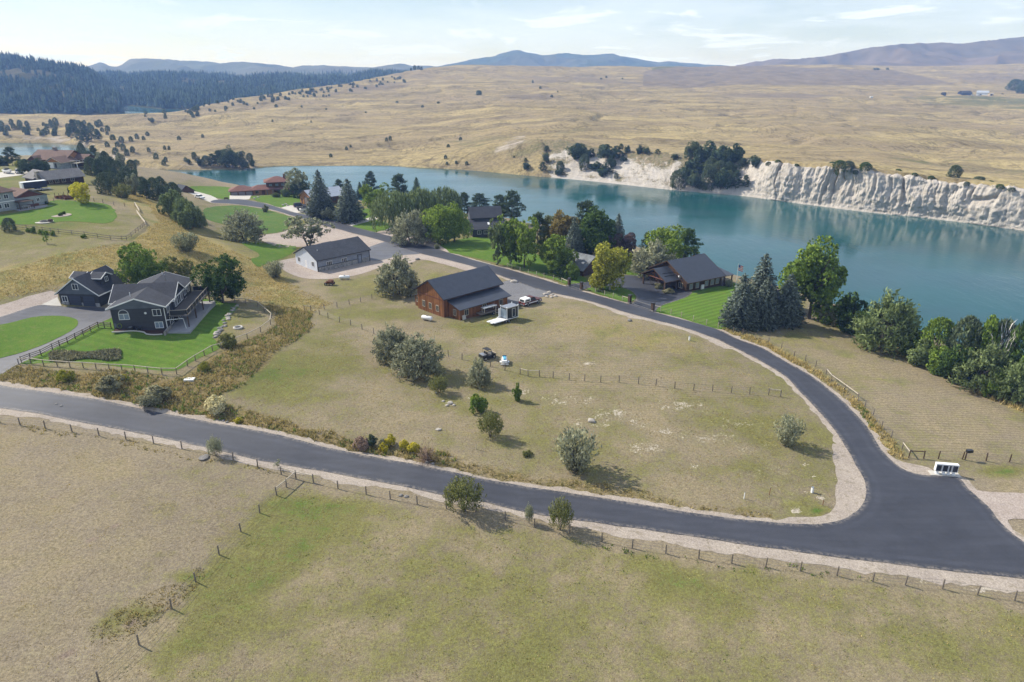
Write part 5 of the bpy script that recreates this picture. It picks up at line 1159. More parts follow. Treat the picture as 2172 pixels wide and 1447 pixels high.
def gable_wall(p, x0, x1, y0, y1, zb, ze, rise_, axis, mat, name='wall'):
    b = MB()
    if axis == 'x': m = (y0 + y1) / 2; b.prism([(y0, zb), (y1, zb), (y1, ze), (m, ze + rise_), (y0, ze)], 'x', x0, x1)
    else: m = (x0 + x1) / 2; b.prism([(x0, zb), (x1, zb), (x1, ze), (m, ze + rise_), (x0, ze)], 'y', y0, y1)
    return b.build(name, mat, p)

def gable_roof(p, x0, x1, y0, y1, ze, rise_, axis, mat, over=.5, end=.45, th=.16, trim=None, name='roof', lift=.03):
    """two slopes over the given wall box; trim: material of the fascia boards"""
    lo, hi = (y0, y1) if axis == 'x' else (x0, x1); a, b_ = (x0, x1) if axis == 'x' else (y0, y1); m = (lo + hi) / 2; k = rise_ / (m - lo); z0 = ze + lift
    P = [(lo - over, z0 - k * over), (m, z0 + rise_), (hi + over, z0 - k * over), (hi + over, z0 - k * over + th), (m, z0 + rise_ + th), (lo - over, z0 - k * over + th)]
    r = MB().prism(P, axis, a - end, b_ + end).build(name, mat, p)
    if trim:
        h = .2; Q = [(lo - over - .03, z0 - k * over - h + th), (m, z0 + rise_ - h + th), (hi + over + .03, z0 - k * over - h + th), (hi + over + .03, z0 - k * over + th + .03), (m, z0 + rise_ + th + .03), (lo - over - .03, z0 - k * over + th + .03)]
        for e0, e1 in ((a - end - .05, a - end + .03), (b_ + end - .03, b_ + end + .05)): MB().prism(Q, axis, e0, e1).build('fascia', trim, r)
        for u in (lo - over - .04, hi + over - .02):
            zz = z0 - k * over; (MB().box(a - end, b_ + end, u, u + .06, zz - .06, zz + th + .01) if axis == 'x' else MB().box(u, u + .06, a - end, b_ + end, zz - .06, zz + th + .01)).build('gutter', trim, r)
    return r

def hip_roof(p, x0, x1, y0, y1, ze, rise_, mat, over=.5, th=.15, name='roof', axis='x'):
    x0 -= over; x1 += over; y0 -= over; y1 += over; b = MB()
    if axis == 'x': d = (y1 - y0) / 2; m = (y0 + y1) / 2; R = [(x0 + d, m, ze + rise_), (x1 - d, m, ze + rise_)]
    else: d = (x1 - x0) / 2; m = (x0 + x1) / 2; R = [(m, y0 + d, ze + rise_), (m, y1 - d, ze + rise_)]
    E = [(x0, y0, ze), (x1, y0, ze), (x1, y1, ze), (x0, y1, ze)]; L = [(a, b_, c - th) for a, b_, c in E]
    F = [(0, 1, 5, 4), (2, 3, 4, 5), (3, 0, 4), (1, 2, 5)] if axis == 'x' else [(1, 2, 5, 4), (3, 0, 4, 5), (0, 1, 4), (2, 3, 5)]
    F += [(0, 6, 7, 1), (1, 7, 8, 2), (2, 8, 9, 3), (3, 9, 6, 0), (9, 8, 7, 6)]
    return b.add(E + R + L, F).build(name, mat, p)

def panel(p, face, plane, u0, u1, z0, z1, mat, name, proud=.03, depth=.06):
    """flat piece set on a wall: face '-y','+y','-x','+x' at the coordinate plane"""
    s = -1 if face[0] == '-' else 1; a, b = sorted((plane + s * proud, plane + s * (proud - depth)))
    m = MB().box(u0, u1, a, b, z0, z1) if face[1] == 'y' else MB().box(a, b, u0, u1, z0, z1)
    return m.build(name, mat, p)

def window(p, face, plane, u, z, w, h, frame_mat='white_trim', glass='glass', mull=1, fw=.09):
    o = panel(p, face, plane, u - w/2, u + w/2, z, z + h, glass, 'window', .03, .05)
    s = -1 if face[0] == '-' else 1; a, b = sorted((plane + s * .07, plane - s * .01)); m = MB()
    def bar(u0, u1, z0, z1): m.box(u0, u1, a, b, z0, z1) if face[1] == 'y' else m.box(a, b, u0, u1, z0, z1)
    bar(u - w/2 - fw, u + w/2 + fw, z - fw, z); bar(u - w/2 - fw, u + w/2 + fw, z + h, z + h + fw); bar(u - w/2 - fw, u - w/2, z, z + h); bar(u + w/2, u + w/2 + fw, z, z + h)
    for k in range(mull): q = u - w/2 + w * (k + 1) / (mull + 1); bar(q - fw * .35, q + fw * .35, z, z + h)
    m.build('frame', frame_mat, o); return o

def posts(p, pts, z0, z1, r, mat, name='post'):
    me = MB().box(-r, r, -r, r, 0, 1).mesh(name); me.materials.append(M[mat])
    for x, y in pts:
        o = bpy.data.objects.new(name, me); COL.objects.link(o); o.parent = p; o.location = (x, y, z0); o.scale = (1, 1, z1 - z0)

def railing(p, pts, z, h, mat, panel_mat=None):
    for (x0, y0), (x1, y1) in zip(pts[:-1], pts[1:]):
        d = Vector((x1 - x0, y1 - y0, 0)); L = d.length; n = max(1, int(L / 1.8))
        posts(p, [(x0 + d.x * i / n, y0 + d.y * i / n) for i in range(n + 1)], z, z + h, .05, mat, 'railing_post')
        MB().tube([(x0, y0, z + h), (x1, y1, z + h)], .05, 5).build('rail', mat, p)
        if panel_mat:
            n_ = Vector((-d.y, d.x, 0)).normalized() * .02; MB().add([(x0 - n_.x, y0 - n_.y, z + .1), (x1 - n_.x, y1 - n_.y, z + .1), (x1 - n_.x, y1 - n_.y, z + h - .08), (x0 - n_.x, y0 - n_.y, z + h - .08), (x0 + n_.x, y0 + n_.y, z + .1), (x1 + n_.x, y1 + n_.y, z + .1), (x1 + n_.x, y1 + n_.y, z + h - .08), (x0 + n_.x, y0 + n_.y, z + h - .08)], [(0,1,2,3),(7,6,5,4),(0,4,5,1),(1,5,6,2),(2,6,7,3),(3,7,4,0)]).build('railing_panel', panel_mat, p)

def pipe(p, x, y, z0, z1, r, mat, name='vent_pipe'): return MB().tube([(x, y, z0), (x, y, z1)], r, 8).build(name, mat, p)

# ---- charcoal house on the fenced lawn
H = frame('charcoal_house', 'charcoal-sided house with dark shingle roof and deck on the fenced lawn', 'house', (356, 702), 8.6, (10.2, 0))
gable_wall(H, .9, 10.2, 0, 17.5, -1.5, 5.0, 1.6, 'y', 'charcoal_siding'); gable_roof(H, .9, 10.2, 0, 17.5, 5.0, 1.6, 'y', 'charcoal_shingle', .6, .5, .16, 'white_trim')
MB().prism([(.95, 4.72), (10.15, 4.72), (10.15, 4.98), (5.55, 6.56), (.95, 4.98)], 'y', -.06, .0).build('gable_panel', 'slate_siding', H)
gable_wall(H, .2, 10.5, 4.6, 11.4, -1.5, 4.85, 2.25, 'x', 'charcoal_siding'); gable_roof(H, -.4, 10.5, 4.6, 11.4, 4.85, 2.25, 'x', 'charcoal_shingle', .55, .5, .16, 'white_trim')
aw = panel(H, '-y', 0, 2.2, 3.9, 2.75, 3.75, 'bright_glass', 'window', .03, .05)
_a = [(3.05 + .85 * math.cos(t), 3.78 + .8 * math.sin(t)) for t in np.linspace(0, math.pi, 13)]; MB().prism(_a, 'y', -.035, .01).build('fanlight', 'glass', aw)
_f = MB(); [_f.tube([(a[0], -.05, a[1]), (b[0], -.05, b[1])], .055, 4) for a, b in zip([(3.95, 2.7)] + _a, _a + [(2.15, 2.7)])]; _f.box(2.12, 3.98, -.09, -.01, 2.64, 2.74).box(2.15, 3.95, -.09, -.01, 3.72, 3.8).box(3.01, 3.09, -.09, -.01, 2.74, 3.72); _f.build('frame', 'white_trim', aw)
window(H, '-y', 0, 8.9, 3.2, 1.35, 1.15); window(H, '-y', 0, 8.9, .75, 1.3, 1.1, glass='bright_glass')
MB().tube([(6.9, -.02, 3.75), (6.9, -.08, 3.75)], .22, 14).build('vent_cover', 'white_trim', H); pipe(H, 10.28, -.1, .1, 4.6, .07, 'white_trim', 'downspout'); MB().tube([(10.3, -.1, 2.2), (13.2, .4, 2.2), (13.4, .6, .1)], .06, 6).build('downspout', 'white_trim', H)
panel(H, '-y', 0, 1.1, 1.5, 1.2, 2.0, 'slate_siding', 'meter_box', .16, .18); MB().tube([(1.95 + .38 * math.cos(t), -.12, 1.5 + .45 * math.sin(t)) for t in np.linspace(0, 6.28, 18)], .06, 6).build('hose_reel', 'leaf_bright', H)
for y, z, w, h in ((6.1, 3.0, 1.1, 1.6), (8.1, 3.0, 1.9, 1.9), (10.0, 3.0, 1.1, 1.6)): window(H, '+x', 10.5, y, z, w, h)
MB().prism([(6.9, 5.15), (9.2, 5.15), (8.05, 6.2)], 'x', 10.5, 10.55).build('window', 'glass', H)
for y in (2.2, 13.2, 15.6): window(H, '+x', 10.2, y, 3.1, 1.2, 1.3)
for y in (3, 7, 13): window(H, '+x', 10.2 if y != 7 else 10.5, y, .4, 1.7, 1.9)
pipe(H, 3.6, 3.2, 5.8, 7.0, .07, 'white_trim'); pipe(H, 6.9, 13.2, 6.1, 7.5, .08, 'steel'); pipe(H, 5.6, 15.8, 6.4, 7.3, .07, 'white_trim')
dk = MB().box(10.52, 13.9, 1.2, 17.0, 2.35, 2.6).build('deck', 'deck_wood', H); railing(dk, [(10.7, 1.2), (13.85, 1.2), (13.85, 17.0), (10.7, 17.0)], 2.6, 1.05, 'pale_wood', 'dark_plastic')
posts(dk, [(13.7, 1.4), (13.7, 6.5), (13.7, 11.7), (13.7, 16.8)], -.6, 2.35, .1, 'dark_wood'); MB().box(10.3, 14.6, -1.4, 17.4, -.9, .12).build('patio', 'patio', H)
MB().box(10.32, 10.6, -2.6, 1.4, -.8, .75).build('retaining_wall', 'field_stone', H)
b_ = MB(); pts_ = [(x, -1.5 - .5 * math.sin(x * .9 + .4) - .6 * (x > 7), .0) for x in np.linspace(1.2, 9.9, 14)]
b_ = MB().add([(x, 0, .12 + .10 * (10 - x)) for x, _, _ in pts_] + [(x, y, .10 + .10 * (10 - x)) for x, y, _ in pts_], [(i + 14, i + 15, i + 1, i) for i in range(13)]); b_.build('mulch_bed', 'mulch', H)
b_ = MB().tube([(x, y, .16 + .10 * (10 - x)) for x, y, _ in pts_], .13, 6); b_.build('bed_edging', 'concrete', H)
for i, (x, y) in enumerate(((4.0, -.6), (5.4, -.7))):
    t = frame('heat_pump' if i == 0 else 'garden_tub', ['grey air-conditioning unit against the charcoal house', 'round black tub beside the air-conditioning unit'][i], ['appliance', 'tub'][i], (0, 0), 0, far=np.array(H.matrix_basis @ Vector((x, y, .6))))
    if i == 0:
        MB().box(-.5, .5, -.4, .4, -.4, .75).build('body', 'dark_plastic', t); MB().tube([(0, 0, .75), (0, 0, .8)], .33, 14).build('fan_grille', 'steel', t)
    else:
        MB().tube([(0, 0, -.4), (0, 0, .35), (0, 0, .62)], [.38, .45, .48], 14).build('body', 'black_paint', t); MB().tube([(0, 0, .6), (0, 0, .66)], .5, 14).build('rim', 'dark_plastic', t)

# ---- detached garage with dormers
GA = frame('garage', 'charcoal two-door garage with steep roof and dormers beside the drive', 'garage', (213, 651), -5.5, (8.6, 0))
gable_wall(GA, 0, 8.6, 0, 9.6, -.6, 2.8, 3.1, 'y', 'charcoal_siding'); gable_roof(GA, 0, 8.6, 0, 9.6, 2.8, 3.1, 'y', 'charcoal_shingle', .55, .45, .16, 'white_trim')
MB().prism([(.05, 2.65), (8.55, 2.65), (8.55, 2.8), (4.3, 5.85), (.05, 2.8)], 'y', -.07, .0).build('gable_panel', 'slate_siding', GA)
window(GA, '-y', -.06, 4.1, 3.65, 1.15, 1.1); window(GA, '-y', 0, 1.15, .95, 1.05, 1.1)
for u in (3.4, 6.4):
    d = panel(GA, '-y', 0, u - 1.25, u + 1.25, -.02, 2.2, 'garage_door', 'garage_door', .04, .06)
    f = MB().box(u - 1.36, u - 1.26, -.08, 0, 0, 2.3).box(u + 1.26, u + 1.36, -.08, 0, 0, 2.3).box(u - 1.36, u + 1.36, -.08, 0, 2.2, 2.32); f.build('frame', 'charcoal_siding', d)
for u0, u1 in ((.3, 1.95), (4.72, 5.08), (7.75, 8.65)): panel(GA, '-y', 0, u0, u1, -.1, .78, 'stone_veneer', 'stone_base', .12, .13)
for sgn in (1, -1):
    xa, xb = (4.3, 7.6) if sgn > 0 else (.9, 4.3); gable_wall(GA, xa, xb, 3.4, 6.4, 3.0, 5.15, .75, 'x', 'charcoal_siding', 'dormer'); dr = gable_roof(GA, xa + (.3 if sgn < 0 else 0), xb - (0 if sgn < 0 else .3), 3.4, 6.4, 5.15, .75, 'x', 'charcoal_shingle', .35, .5, .12, 'white_trim', 'dormer_roof')
    window(GA, '+x' if sgn > 0 else '-x', xb if sgn > 0 else xa, 4.9, 4.15, .85, .85)

# ---- grey shop with stone wainscot
S = frame('shop_building', 'long grey shop with white gable end and stone wainscot on gravel', 'building', (675, 577), 46, (0, 0), .05)
gable_wall(S, 0, 16.5, 0, 11.2, -.5, 3.1, 2.6, 'x', 'grey_siding'); gable_roof(S, 0, 16.5, 0, 11.2, 3.1, 2.6, 'x', 'shop_shingle', .45, .4, .16, 'door_charcoal')
MB().prism([(.03, -.4), (11.17, -.4), (11.17, 3.08), (5.6, 5.62), (.03, 3.08)], 'x', -.06, .0).build('end_wall', 'white_metal', S)
panel(S, '-y', 0, .12, 12.6, -.4, 1.02, 'stone_veneer', 'stone_base', .1, .12); panel(S, '-y', 0, 13.9, 16.4, -.4, 1.02, 'stone_veneer', 'stone_base', .1, .12); panel(S, '-y', 0, .1, 12.6, 1.02, 1.14, 'door_charcoal', 'trim_band', .13, .15)
for u in (3.6, 8.3): window(S, '-y', 0, u, 1.0, 1.5, 1.1, mull=2)
d = panel(S, '-y', 0, 12.75, 13.75, -.1, 2.15, 'grey_siding', 'door', .05, .07); MB().box(12.62, 12.74, -.12, 0, -.1, 2.3).box(13.76, 13.88, -.12, 0, -.1, 2.3).box(12.62, 13.88, -.12, 0, 2.16, 2.3).build('frame', 'door_charcoal', d); MB().box(13.55, 13.62, -.16, -.05, 1.0, 1.1).build('handle', 'steel', d)
window(S, '-x', -.06, 2.2, 1.1, 1.1, 1.15); window(S, '-x', -.06, 9.4, 1.1, 1.1, 1.15); d = panel(S, '-x', -.06, 5.3, 6.2, 0, 2.1, 'white_paint', 'door', .03, .05); MB().box(-.2, -.1, 6.02, 6.1, 1.0, 1.08).build('handle', 'steel', d)
for x, y in ((-.03, -.03), (16.53, -.03)): MB().box(x - .09, x + .09, y - .09, y + .09, -.4, 3.0).build('corner_trim', 'door_charcoal', S)
pipe(S, 2.2, 3.2, 4.4, 5.0, .1, 'white_trim'); d = MB().box(6.5, 9.5, 7.6, 8.1, 4.9, 5.35).build('ridge_vent', 'shop_shingle', S)

# ---- red-brown barn with metal roof
Bn = frame('barn', 'red-brown board barn with charcoal metal roof and lean-to', 'barn', (942, 674), 43.6, (0, 0), .45)
gable_wall(Bn, 0, 16.2, 0, 9.3, -.6, 4.8, 2.75, 'x', 'barn_boards'); gable_roof(Bn, 0, 16.2, 0, 9.3, 4.8, 2.75, 'x', 'barn_metal', .75, .55, .14, 'door_charcoal')
l = MB().prism([(-3.7, -.6), (.0, -.6), (.0, 3.75), (-3.7, 2.7)], 'x', 1.3, 15.2); l.build('lean_to_wall', 'barn_boards', Bn)
MB().prism([(-4.3, 2.56), (-.01, 3.78), (-.01, 3.92), (-4.3, 2.70)], 'x', .9, 15.9).build('lean_to_roof', 'barn_metal', Bn)
MB().prism([(9.3, -.6), (11.4, -.6), (11.4, 2.5), (9.3, 3.2)], 'x', .8, 12).build('lean_to_wall', 'barn_boards', Bn); MB().prism([(9.31, 3.23), (11.9, 2.38), (11.9, 2.52), (9.31, 3.37)], 'x', .4, 12.4).build('lean_to_roof', 'barn_metal', Bn)
for y in (7.1, 4.7, 2.2): window(Bn, '-x', 0, y, 1.15, .85, 1.25, 'pale_wood')
window(Bn, '-x', .8, 10.4, 1.2, .7, 1.2, 'pale_wood')
panel(Bn, '-x', 0, .3, 9.0, 3.95, 4.12, 'red_wood', 'belly_band', .06, .08); panel(Bn, '-x', 0, -.02, 9.32, -.6, -.22, 'concrete', 'foundation', .08, .1)
window(Bn, '-x', 1.3, -2.1, 1.0, .8, 1.25, 'pale_wood')
for x in (3.2, 8.3, 13.2): window(Bn, '-y', -3.7, x, 1.0, 1.0, 1.2, 'pale_wood')
panel(Bn, '-x', 1.3, -3.72, -.02, -.6, -.2, 'concrete', 'foundation', .08, .1)

# ---- log house with carport
_s0, _n0 = 120.1, 115.5; _a = math.radians(31.2); _ox = _s0 * math.cos(_a) - _n0 * math.sin(_a); _oy = _s0 * math.sin(_a) + _n0 * math.cos(_a)
LH = frame('log_house', 'dark log house with steep metal roof and open carport by the river', 'house', (0, 0), 31.2, far=np.array([_ox, _oy, float(height(_ox + 5, _oy + 6)) - .1]))
gable_wall(LH, 0, 12.2, 0, 13.8, -.6, 3.0, 3.5, 'x', 'log_wall'); gable_roof(LH, 0, 12.2, 0, 13.8, 3.0, 3.5, 'x', 'log_metal', .9, .5, .16, 'dark_wood')
gable_roof(LH, -4.4, .2, 2.9, 11.1, 3.0, 2.1, 'x', 'log_metal', .6, .4, .14, 'dark_wood', 'carport_roof'); posts(LH, [(-4.2, 3.1), (-4.2, 10.9), (-.3, 3.1)], -.5, 3.05, .19, 'dark_wood', 'carport_post')
for y in (3.1, 10.9): MB().tube([(-4.6, y, 2.95), (.1, y, 2.95)], .16, 8).build('beam', 'red_wood', LH)
MB().tube([(-4.2, 2.6, 2.95), (-4.2, 11.4, 2.95)], .16, 8).build('beam', 'red_wood', LH); MB().tube([(-4.2, 7, 3.0), (-4.2, 7, 4.8)], .13, 8).build('king_post', 'red_wood', LH)
for y in (4.6, 9.4): MB().tube([(-4.2, y, 3.0), (-4.2, 7 - (7 - y) * .35, 4.2)], .1, 7).build('brace', 'red_wood', LH)
MB().box(-4.6, 1.2, 2.6, 11.4, -.4, .1).build('carport_floor', 'concrete', LH)
for z, y in ((4.0, 4.95), (3.55, 4.05)): MB().box(-3.6, -.2, y - .06, y + .06, z + .12, z + .3).build('snow_guard', 'dark_plastic', LH)
gable_wall(LH, 12.2, 15.4, 7.4, 12.6, -.6, 3.9, 1.7, 'x', 'log_wall', 'wing_wall'); gable_roof(LH, 12.5, 15.4, 7.4, 12.6, 3.9, 1.7, 'x', 'log_metal', .6, .3, .14, 'dark_wood', 'wing_roof')
MB().slab((12.3, -.6, 2.55), (15.9, -.6, 2.55), (15.9, 7.0, 3.55), (12.3, 7.0, 3.55), .14).build('porch_roof', 'log_metal', LH); posts(LH, [(15.6, -.3), (15.6, 3.2), (15.6, 6.6), (12.8, -.3)], -.6, 2.5, .13, 'dark_wood', 'porch_post'); MB().box(12.2, 15.9, -.6, 7.0, -.6, .15).build('porch_floor', 'deck_wood', LH); railing(LH, [(12.9, -.5), (15.7, -.5), (15.7, 6.6)], .15, .9, 'dark_wood')
for u, w in ((1.6, .9), (3.7, .9), (6.9, 1.0), (8.9, 1.0), (10.7, 1.0)): window(LH, '-y', 0, u, .8, w, 1.25, 'pale_wood', 'bright_glass')
panel(LH, '-x', 0, 5.5, 6.6, 0, 2.1, 'red_wood', 'door', .05, .07); window(LH, '-x', 0, 2.0, .9, 1.2, 1.2, 'pale_wood'); pipe(LH, 6.4, 8.2, 5.7, 7.1, .12, 'dark_plastic', 'flue'); MB().tube([(-.35, 2.4, 3.6), (-.3, 2.2, 3.75)], .32, 14).build('satellite_dish', 'white_paint', LH)
panel(LH, '-y', 0, 5.0, 5.9, .1, 1.3, 'white_paint', 'utility_box', .3, .32)

# ---- weathered metal-roofed shed
SH = frame('shed', 'weathered wooden shed with old metal roof on the river lawn', 'shed', (1238, 586), -43, (10.2, 0.3))
gable_wall(SH, 0, 10.2, 0, 9.4, -.5, 1.9, 2.7, 'x', 'brown_wood'); gable_roof(SH, 0, 10.2, 0, 9.4, 1.9, 2.7, 'x', 'old_metal', .7, .5, .12); panel(SH, '+x', 10.2, 1.0, 3.6, -.3, 1.9, 'dark_wood', 'door', .06, .08); window(SH, '+x', 10.2, 6.0, .8, 1.0, .9, 'dark_wood')
panel(SH, '-y', 0, 1.0, 2.2, .2, 1.4, 'glass', 'window', .03, .05)

# ---- dark house among the pines
DH = frame('dark_house', 'dark grey house with two-tier shingle roof behind the bright green pair of trees', 'house', (1003, 503), 12, (0, 0))
MB().box(0, 11, 0, 9.5, -.6, 2.6).build('wall', 'charcoal_siding', DH); MB().slab((-.6, -.7, 2.55), (11.6, -.7, 2.55), (11.6, 5.2, 5.0), (-.6, 5.2, 5.0), .16).build('lower_roof', 'charcoal_shingle', DH)
gable_wall(DH, .3, 10.7, 4.8, 12.5, 2.0, 5.6, 2.6, 'x', 'slate_siding', 'upper_wall'); gable_roof(DH, .3, 10.7, 4.8, 12.5, 5.6, 2.6, 'x', 'charcoal_shingle', .6, .4, .16, None, 'upper_roof')
for u in (2.2, 4.4, 8.2): window(DH, '-y', 0, u, .9, 1.2, 1.1)
MB().slab((5.4, 1.6, 3.62), (6.2, 1.6, 3.62), (6.2, 2.8, 4.12), (5.4, 2.8, 4.12), .08).build('skylight', 'white_paint', DH)
MB().box(11.0, 14.2, 1.5, 9, 1.9, 2.1).build('balcony', 'pale_wood', DH); railing(DH, [(11.1, 1.6), (14.1, 1.6), (14.1, 8.9)], 2.1, .9, 'white_trim'); posts(DH, [(14, 1.7), (14, 8.8)], -1, 1.9, .1, 'white_trim')
# ---- grey-roofed bungalow behind the willows
BG = frame('bungalow', 'low grey-roofed bungalow mostly hidden by the willows', 'house', (905, 488), 20, (0, 0))
gable_wall(BG, 0, 11, 0, 7.5, -.5, 2.5, 1.7, 'x', 'slate_siding'); gable_roof(BG, 0, 11, 0, 7.5, 2.5, 1.7, 'x', 'grey_shake', .5, .4, .15); window(BG, '-y', 0, 3, .9, 1.4, 1.1); window(BG, '-y', 0, 7, .9, 1.4, 1.1)
# ---- wooden garage with pale metal roof
WG = frame('wooden_garage', 'orange wooden garage with pale metal roof behind the blue spruce', 'garage', (664, 438), 44, (0, 0))
gable_wall(WG, 0, 15, 0, 10.5, -.5, 3.2, 2.6, 'x', 'orange_wood'); gable_roof(WG, 0, 15, 0, 10.5, 3.2, 2.6, 'x', 'pale_metal', .7, .7, .15, 'dark_wood')
d = panel(WG, '-x', 0, 3.2, 6.6, 0, 3.0, 'door_brown', 'garage_door', .05, .08); MB().box(-.1, 0, 3.0, 3.2, 0, 3.2).box(-.1, 0, 6.6, 6.8, 0, 3.2).box(-.1, 0, 3.0, 6.8, 3.0, 3.2).build('frame', 'dark_wood', d); panel(WG, '-x', 0, 8.4, 9.3, 0, 2.1, 'dark_wood', 'door', .04, .06); window(WG, '-x', 0, 1.4, 1.2, .8, 1.0, 'dark_wood')
panel(WG, '-y', 0, .2, 14.8, -.3, 3.1, 'brown_wood', 'side_cladding', .03, .04); window(WG, '-y', -.03, 4, 1.2, 1.2, 1.0, 'dark_wood'); window(WG, '-y', -.03, 10, 1.2, 1.2, 1.0, 'dark_wood')
# ---- red-roofed house on the river
RH = frame('red_roofed_house', 'brown house with red shingle hip roofs and three garage doors', 'house', (489, 415), 20, (0, 0), -2.2)
MB().box(0, 9.6, 0, 7.5, -.5, 2.5).build('garage_wall', 'brown_wood', RH); hip_roof(RH, 0, 9.6, 0, 7.5, 2.6, 1.9, 'red_shingle', .7, name='garage_roof')
for u in (1.7, 4.8, 7.9):
    d = panel(RH, '-y', 0, u - 1.3, u + 1.3, 0, 2.1, 'garage_door_grey', 'garage_door', .05, .07)
MB().box(9.6, 18.5, 1.2, 7.8, -.5, 2.4).build('hall_wall', 'orange_wood', RH); hip_roof(RH, 8.6, 19, 1.2, 7.8, 2.55, 1.7, 'red_shingle', .9, name='hall_roof'); window(RH, '-y', 1.2, 11.2, .9, 1.3, 1.1, 'pale_wood'); panel(RH, '-y', 1.2, 13.2, 14.6, 0, 2.1, 'red_wood', 'door', .04, .06); posts(RH, [(15.5, .6), (18, .4)], -.4, 2.4, .22, 'field_stone', 'porch_pillar')
MB().box(15.5, 25, 2.5, 10.5, 0, 5.3).build('tower_wall', 'brown_wood', RH); hip_roof(RH, 15.5, 25, 2.5, 10.5, 5.4, 2.0, 'red_shingle', 1.0, name='tower_roof'); hip_roof(RH, 19, 27.5, .2, 10, 2.55, .9, 'red_shingle', .6, name='skirt_roof'); MB().box(19.2, 27.2, .6, 9.8, -.5, 2.5).build('lower_wall', 'brown_wood', RH)
for u in (17.3, 20, 22.6): window(RH, '-y', 2.5, u, 3.6, 1.3, 1.0, 'dark_wood', 'bright_glass')
for u in (20.5, 23, 25.4): window(RH, '-y', .6, u, .7, 1.2, 1.2, 'dark_wood')
MB().box(23.2, 24.4, 5.2, 6.2, 5.2, 8.4).build('chimney', 'rust', RH)
# ---- small dark cabin at the water
CB = frame('cabin', 'small dark cabin with deck at the water behind the evergreen belt', 'cabin', (372, 404), -40, (3, 0), -1.2)
gable_wall(CB, 0, 6, 0, 6.5, -3, 3.6, 2.3, 'x', 'brown_wood'); gable_roof(CB, 0, 6, 0, 6.5, 3.6, 2.3, 'x', 'shop_shingle', .5, .6, .14); window(CB, '+x', 6, 3.2, 1.0, 1.6, 1.3, 'dark_wood'); MB().box(6, 9, -.5, 6.5, .3, .5).build('deck', 'deck_wood', CB); railing(CB, [(6.2, -.4), (8.9, -.4), (8.9, 6.4)], .5, 1.0, 'dark_wood'); posts(CB, [(8.8, -.3), (8.8, 6.3)], -3, .3, .12, 'dark_wood')
# ---- lodge
LD = frame('lodge', 'large brown-roofed timber lodge beyond the boats', 'house', (119, 357), -10, (13.5, 0), 12.0)
gable_wall(LD, 0, 15, 4, 15, -.5, 3.0, 3.0, 'x', 'brown_wood'); gable_roof(LD, -1.5, 15, 4, 15, 3.0, 3.0, 'x', 'brown_shingle', .9, .8, .18, 'dark_wood'); MB().prism([(4.6, 3.0), (14.4, 3.0), (9.5, 5.7)], 'x', 15, 15.06).build('gable_panel', 'orange_wood', LD)
gable_wall(LD, 10.5, 17.5, -1.5, 6, -.5, 2.5, 1.8, 'y', 'lake_siding', 'garage_wall'); gable_roof(LD, 10.5, 17.5, -1.5, 7, 2.5, 1.8, 'y', 'brown_shingle', .8, .6, .16, 'pale_wood', 'garage_roof'); MB().prism([(11.2, 2.5), (16.8, 2.5), (14, 4.0)], 'y', -1.58, -1.5).build('gable_panel', 'orange_wood', LD); panel(LD, '-y', -1.5, 14.6, 15.5, .2, 2.0, 'glass', 'window', .04, .06); panel(LD, '-y', -1.5, 11.2, 14.0, 0, 2.3, 'white_paint', 'garage_door', .04, .06)
gable_wall(LD, -1, 4.5, 1.5, 7, -.5, 2.4, 1.8, 'y', 'brown_wood', 'porch_wall'); gable_roof(LD, -1, 4.5, 1.5, 8, 2.4, 1.8, 'y', 'brown_shingle', .6, .5, .16, 'dark_wood', 'porch_roof'); window(LD, '-y', 1.5, 1.7, 1.0, 1.4, 1.3, 'pale_wood')
MB().box(5.2, 6.6, 9.2, 10.6, 4.5, 7.3).build('chimney', 'field_stone', LD); gable_wall(LD, 15, 21, 9, 14, -.5, 2.8, 1.5, 'x', 'brown_wood', 'wing_wall'); gable_roof(LD, 15.4, 21, 9, 14, 2.8, 1.5, 'x', 'brown_shingle', .6, .5, .16, None, 'wing_roof'); MB().box(17.6, 20.8, 3.5, 9, 1.4, 1.6).build('deck', 'pale_wood', LD); railing(LD, [(17.7, 3.6), (20.7, 3.6), (20.7, 9)], 1.6, 1.0, 'white_trim')
posts(LD, [(17.8, 3.7), (20.6, 3.7)], -1, 1.4, .12, 'white_trim')
# ---- old log ranch
RA = frame('log_ranch', 'old log ranch house with weathered grey shake roof', 'house', (96, 392), 55, (0, 0), 12.1)
gable_wall(RA, 0, 13, 0, 7, -.6, 2.4, 2.2, 'x', 'log_wall'); gable_roof(RA, 0, 13, 0, 7, 2.4, 2.2, 'x', 'grey_shake', .8, .6, .18); gable_wall(RA, -1, 6, 6, 13, -.6, 2.5, 2.0, 'y', 'log_wall', 'wing_wall'); gable_roof(RA, -1, 6, 5, 13, 2.5, 2.0, 'y', 'grey_shake', .7, .6, .18, None, 'wing_roof'); MB().box(-.9, 0, 2.6, 4.4, -.6, 5.0).build('chimney', 'field_stone', RA)
for u in (2, 4, 6.2, 9.2): window(RA, '-y', 0, u, .8, 1.1, 1.0, 'pale_wood')
MB().box(-3.6, -.2, 7, 12, -.4, .5).build('deck', 'red_wood', RA)
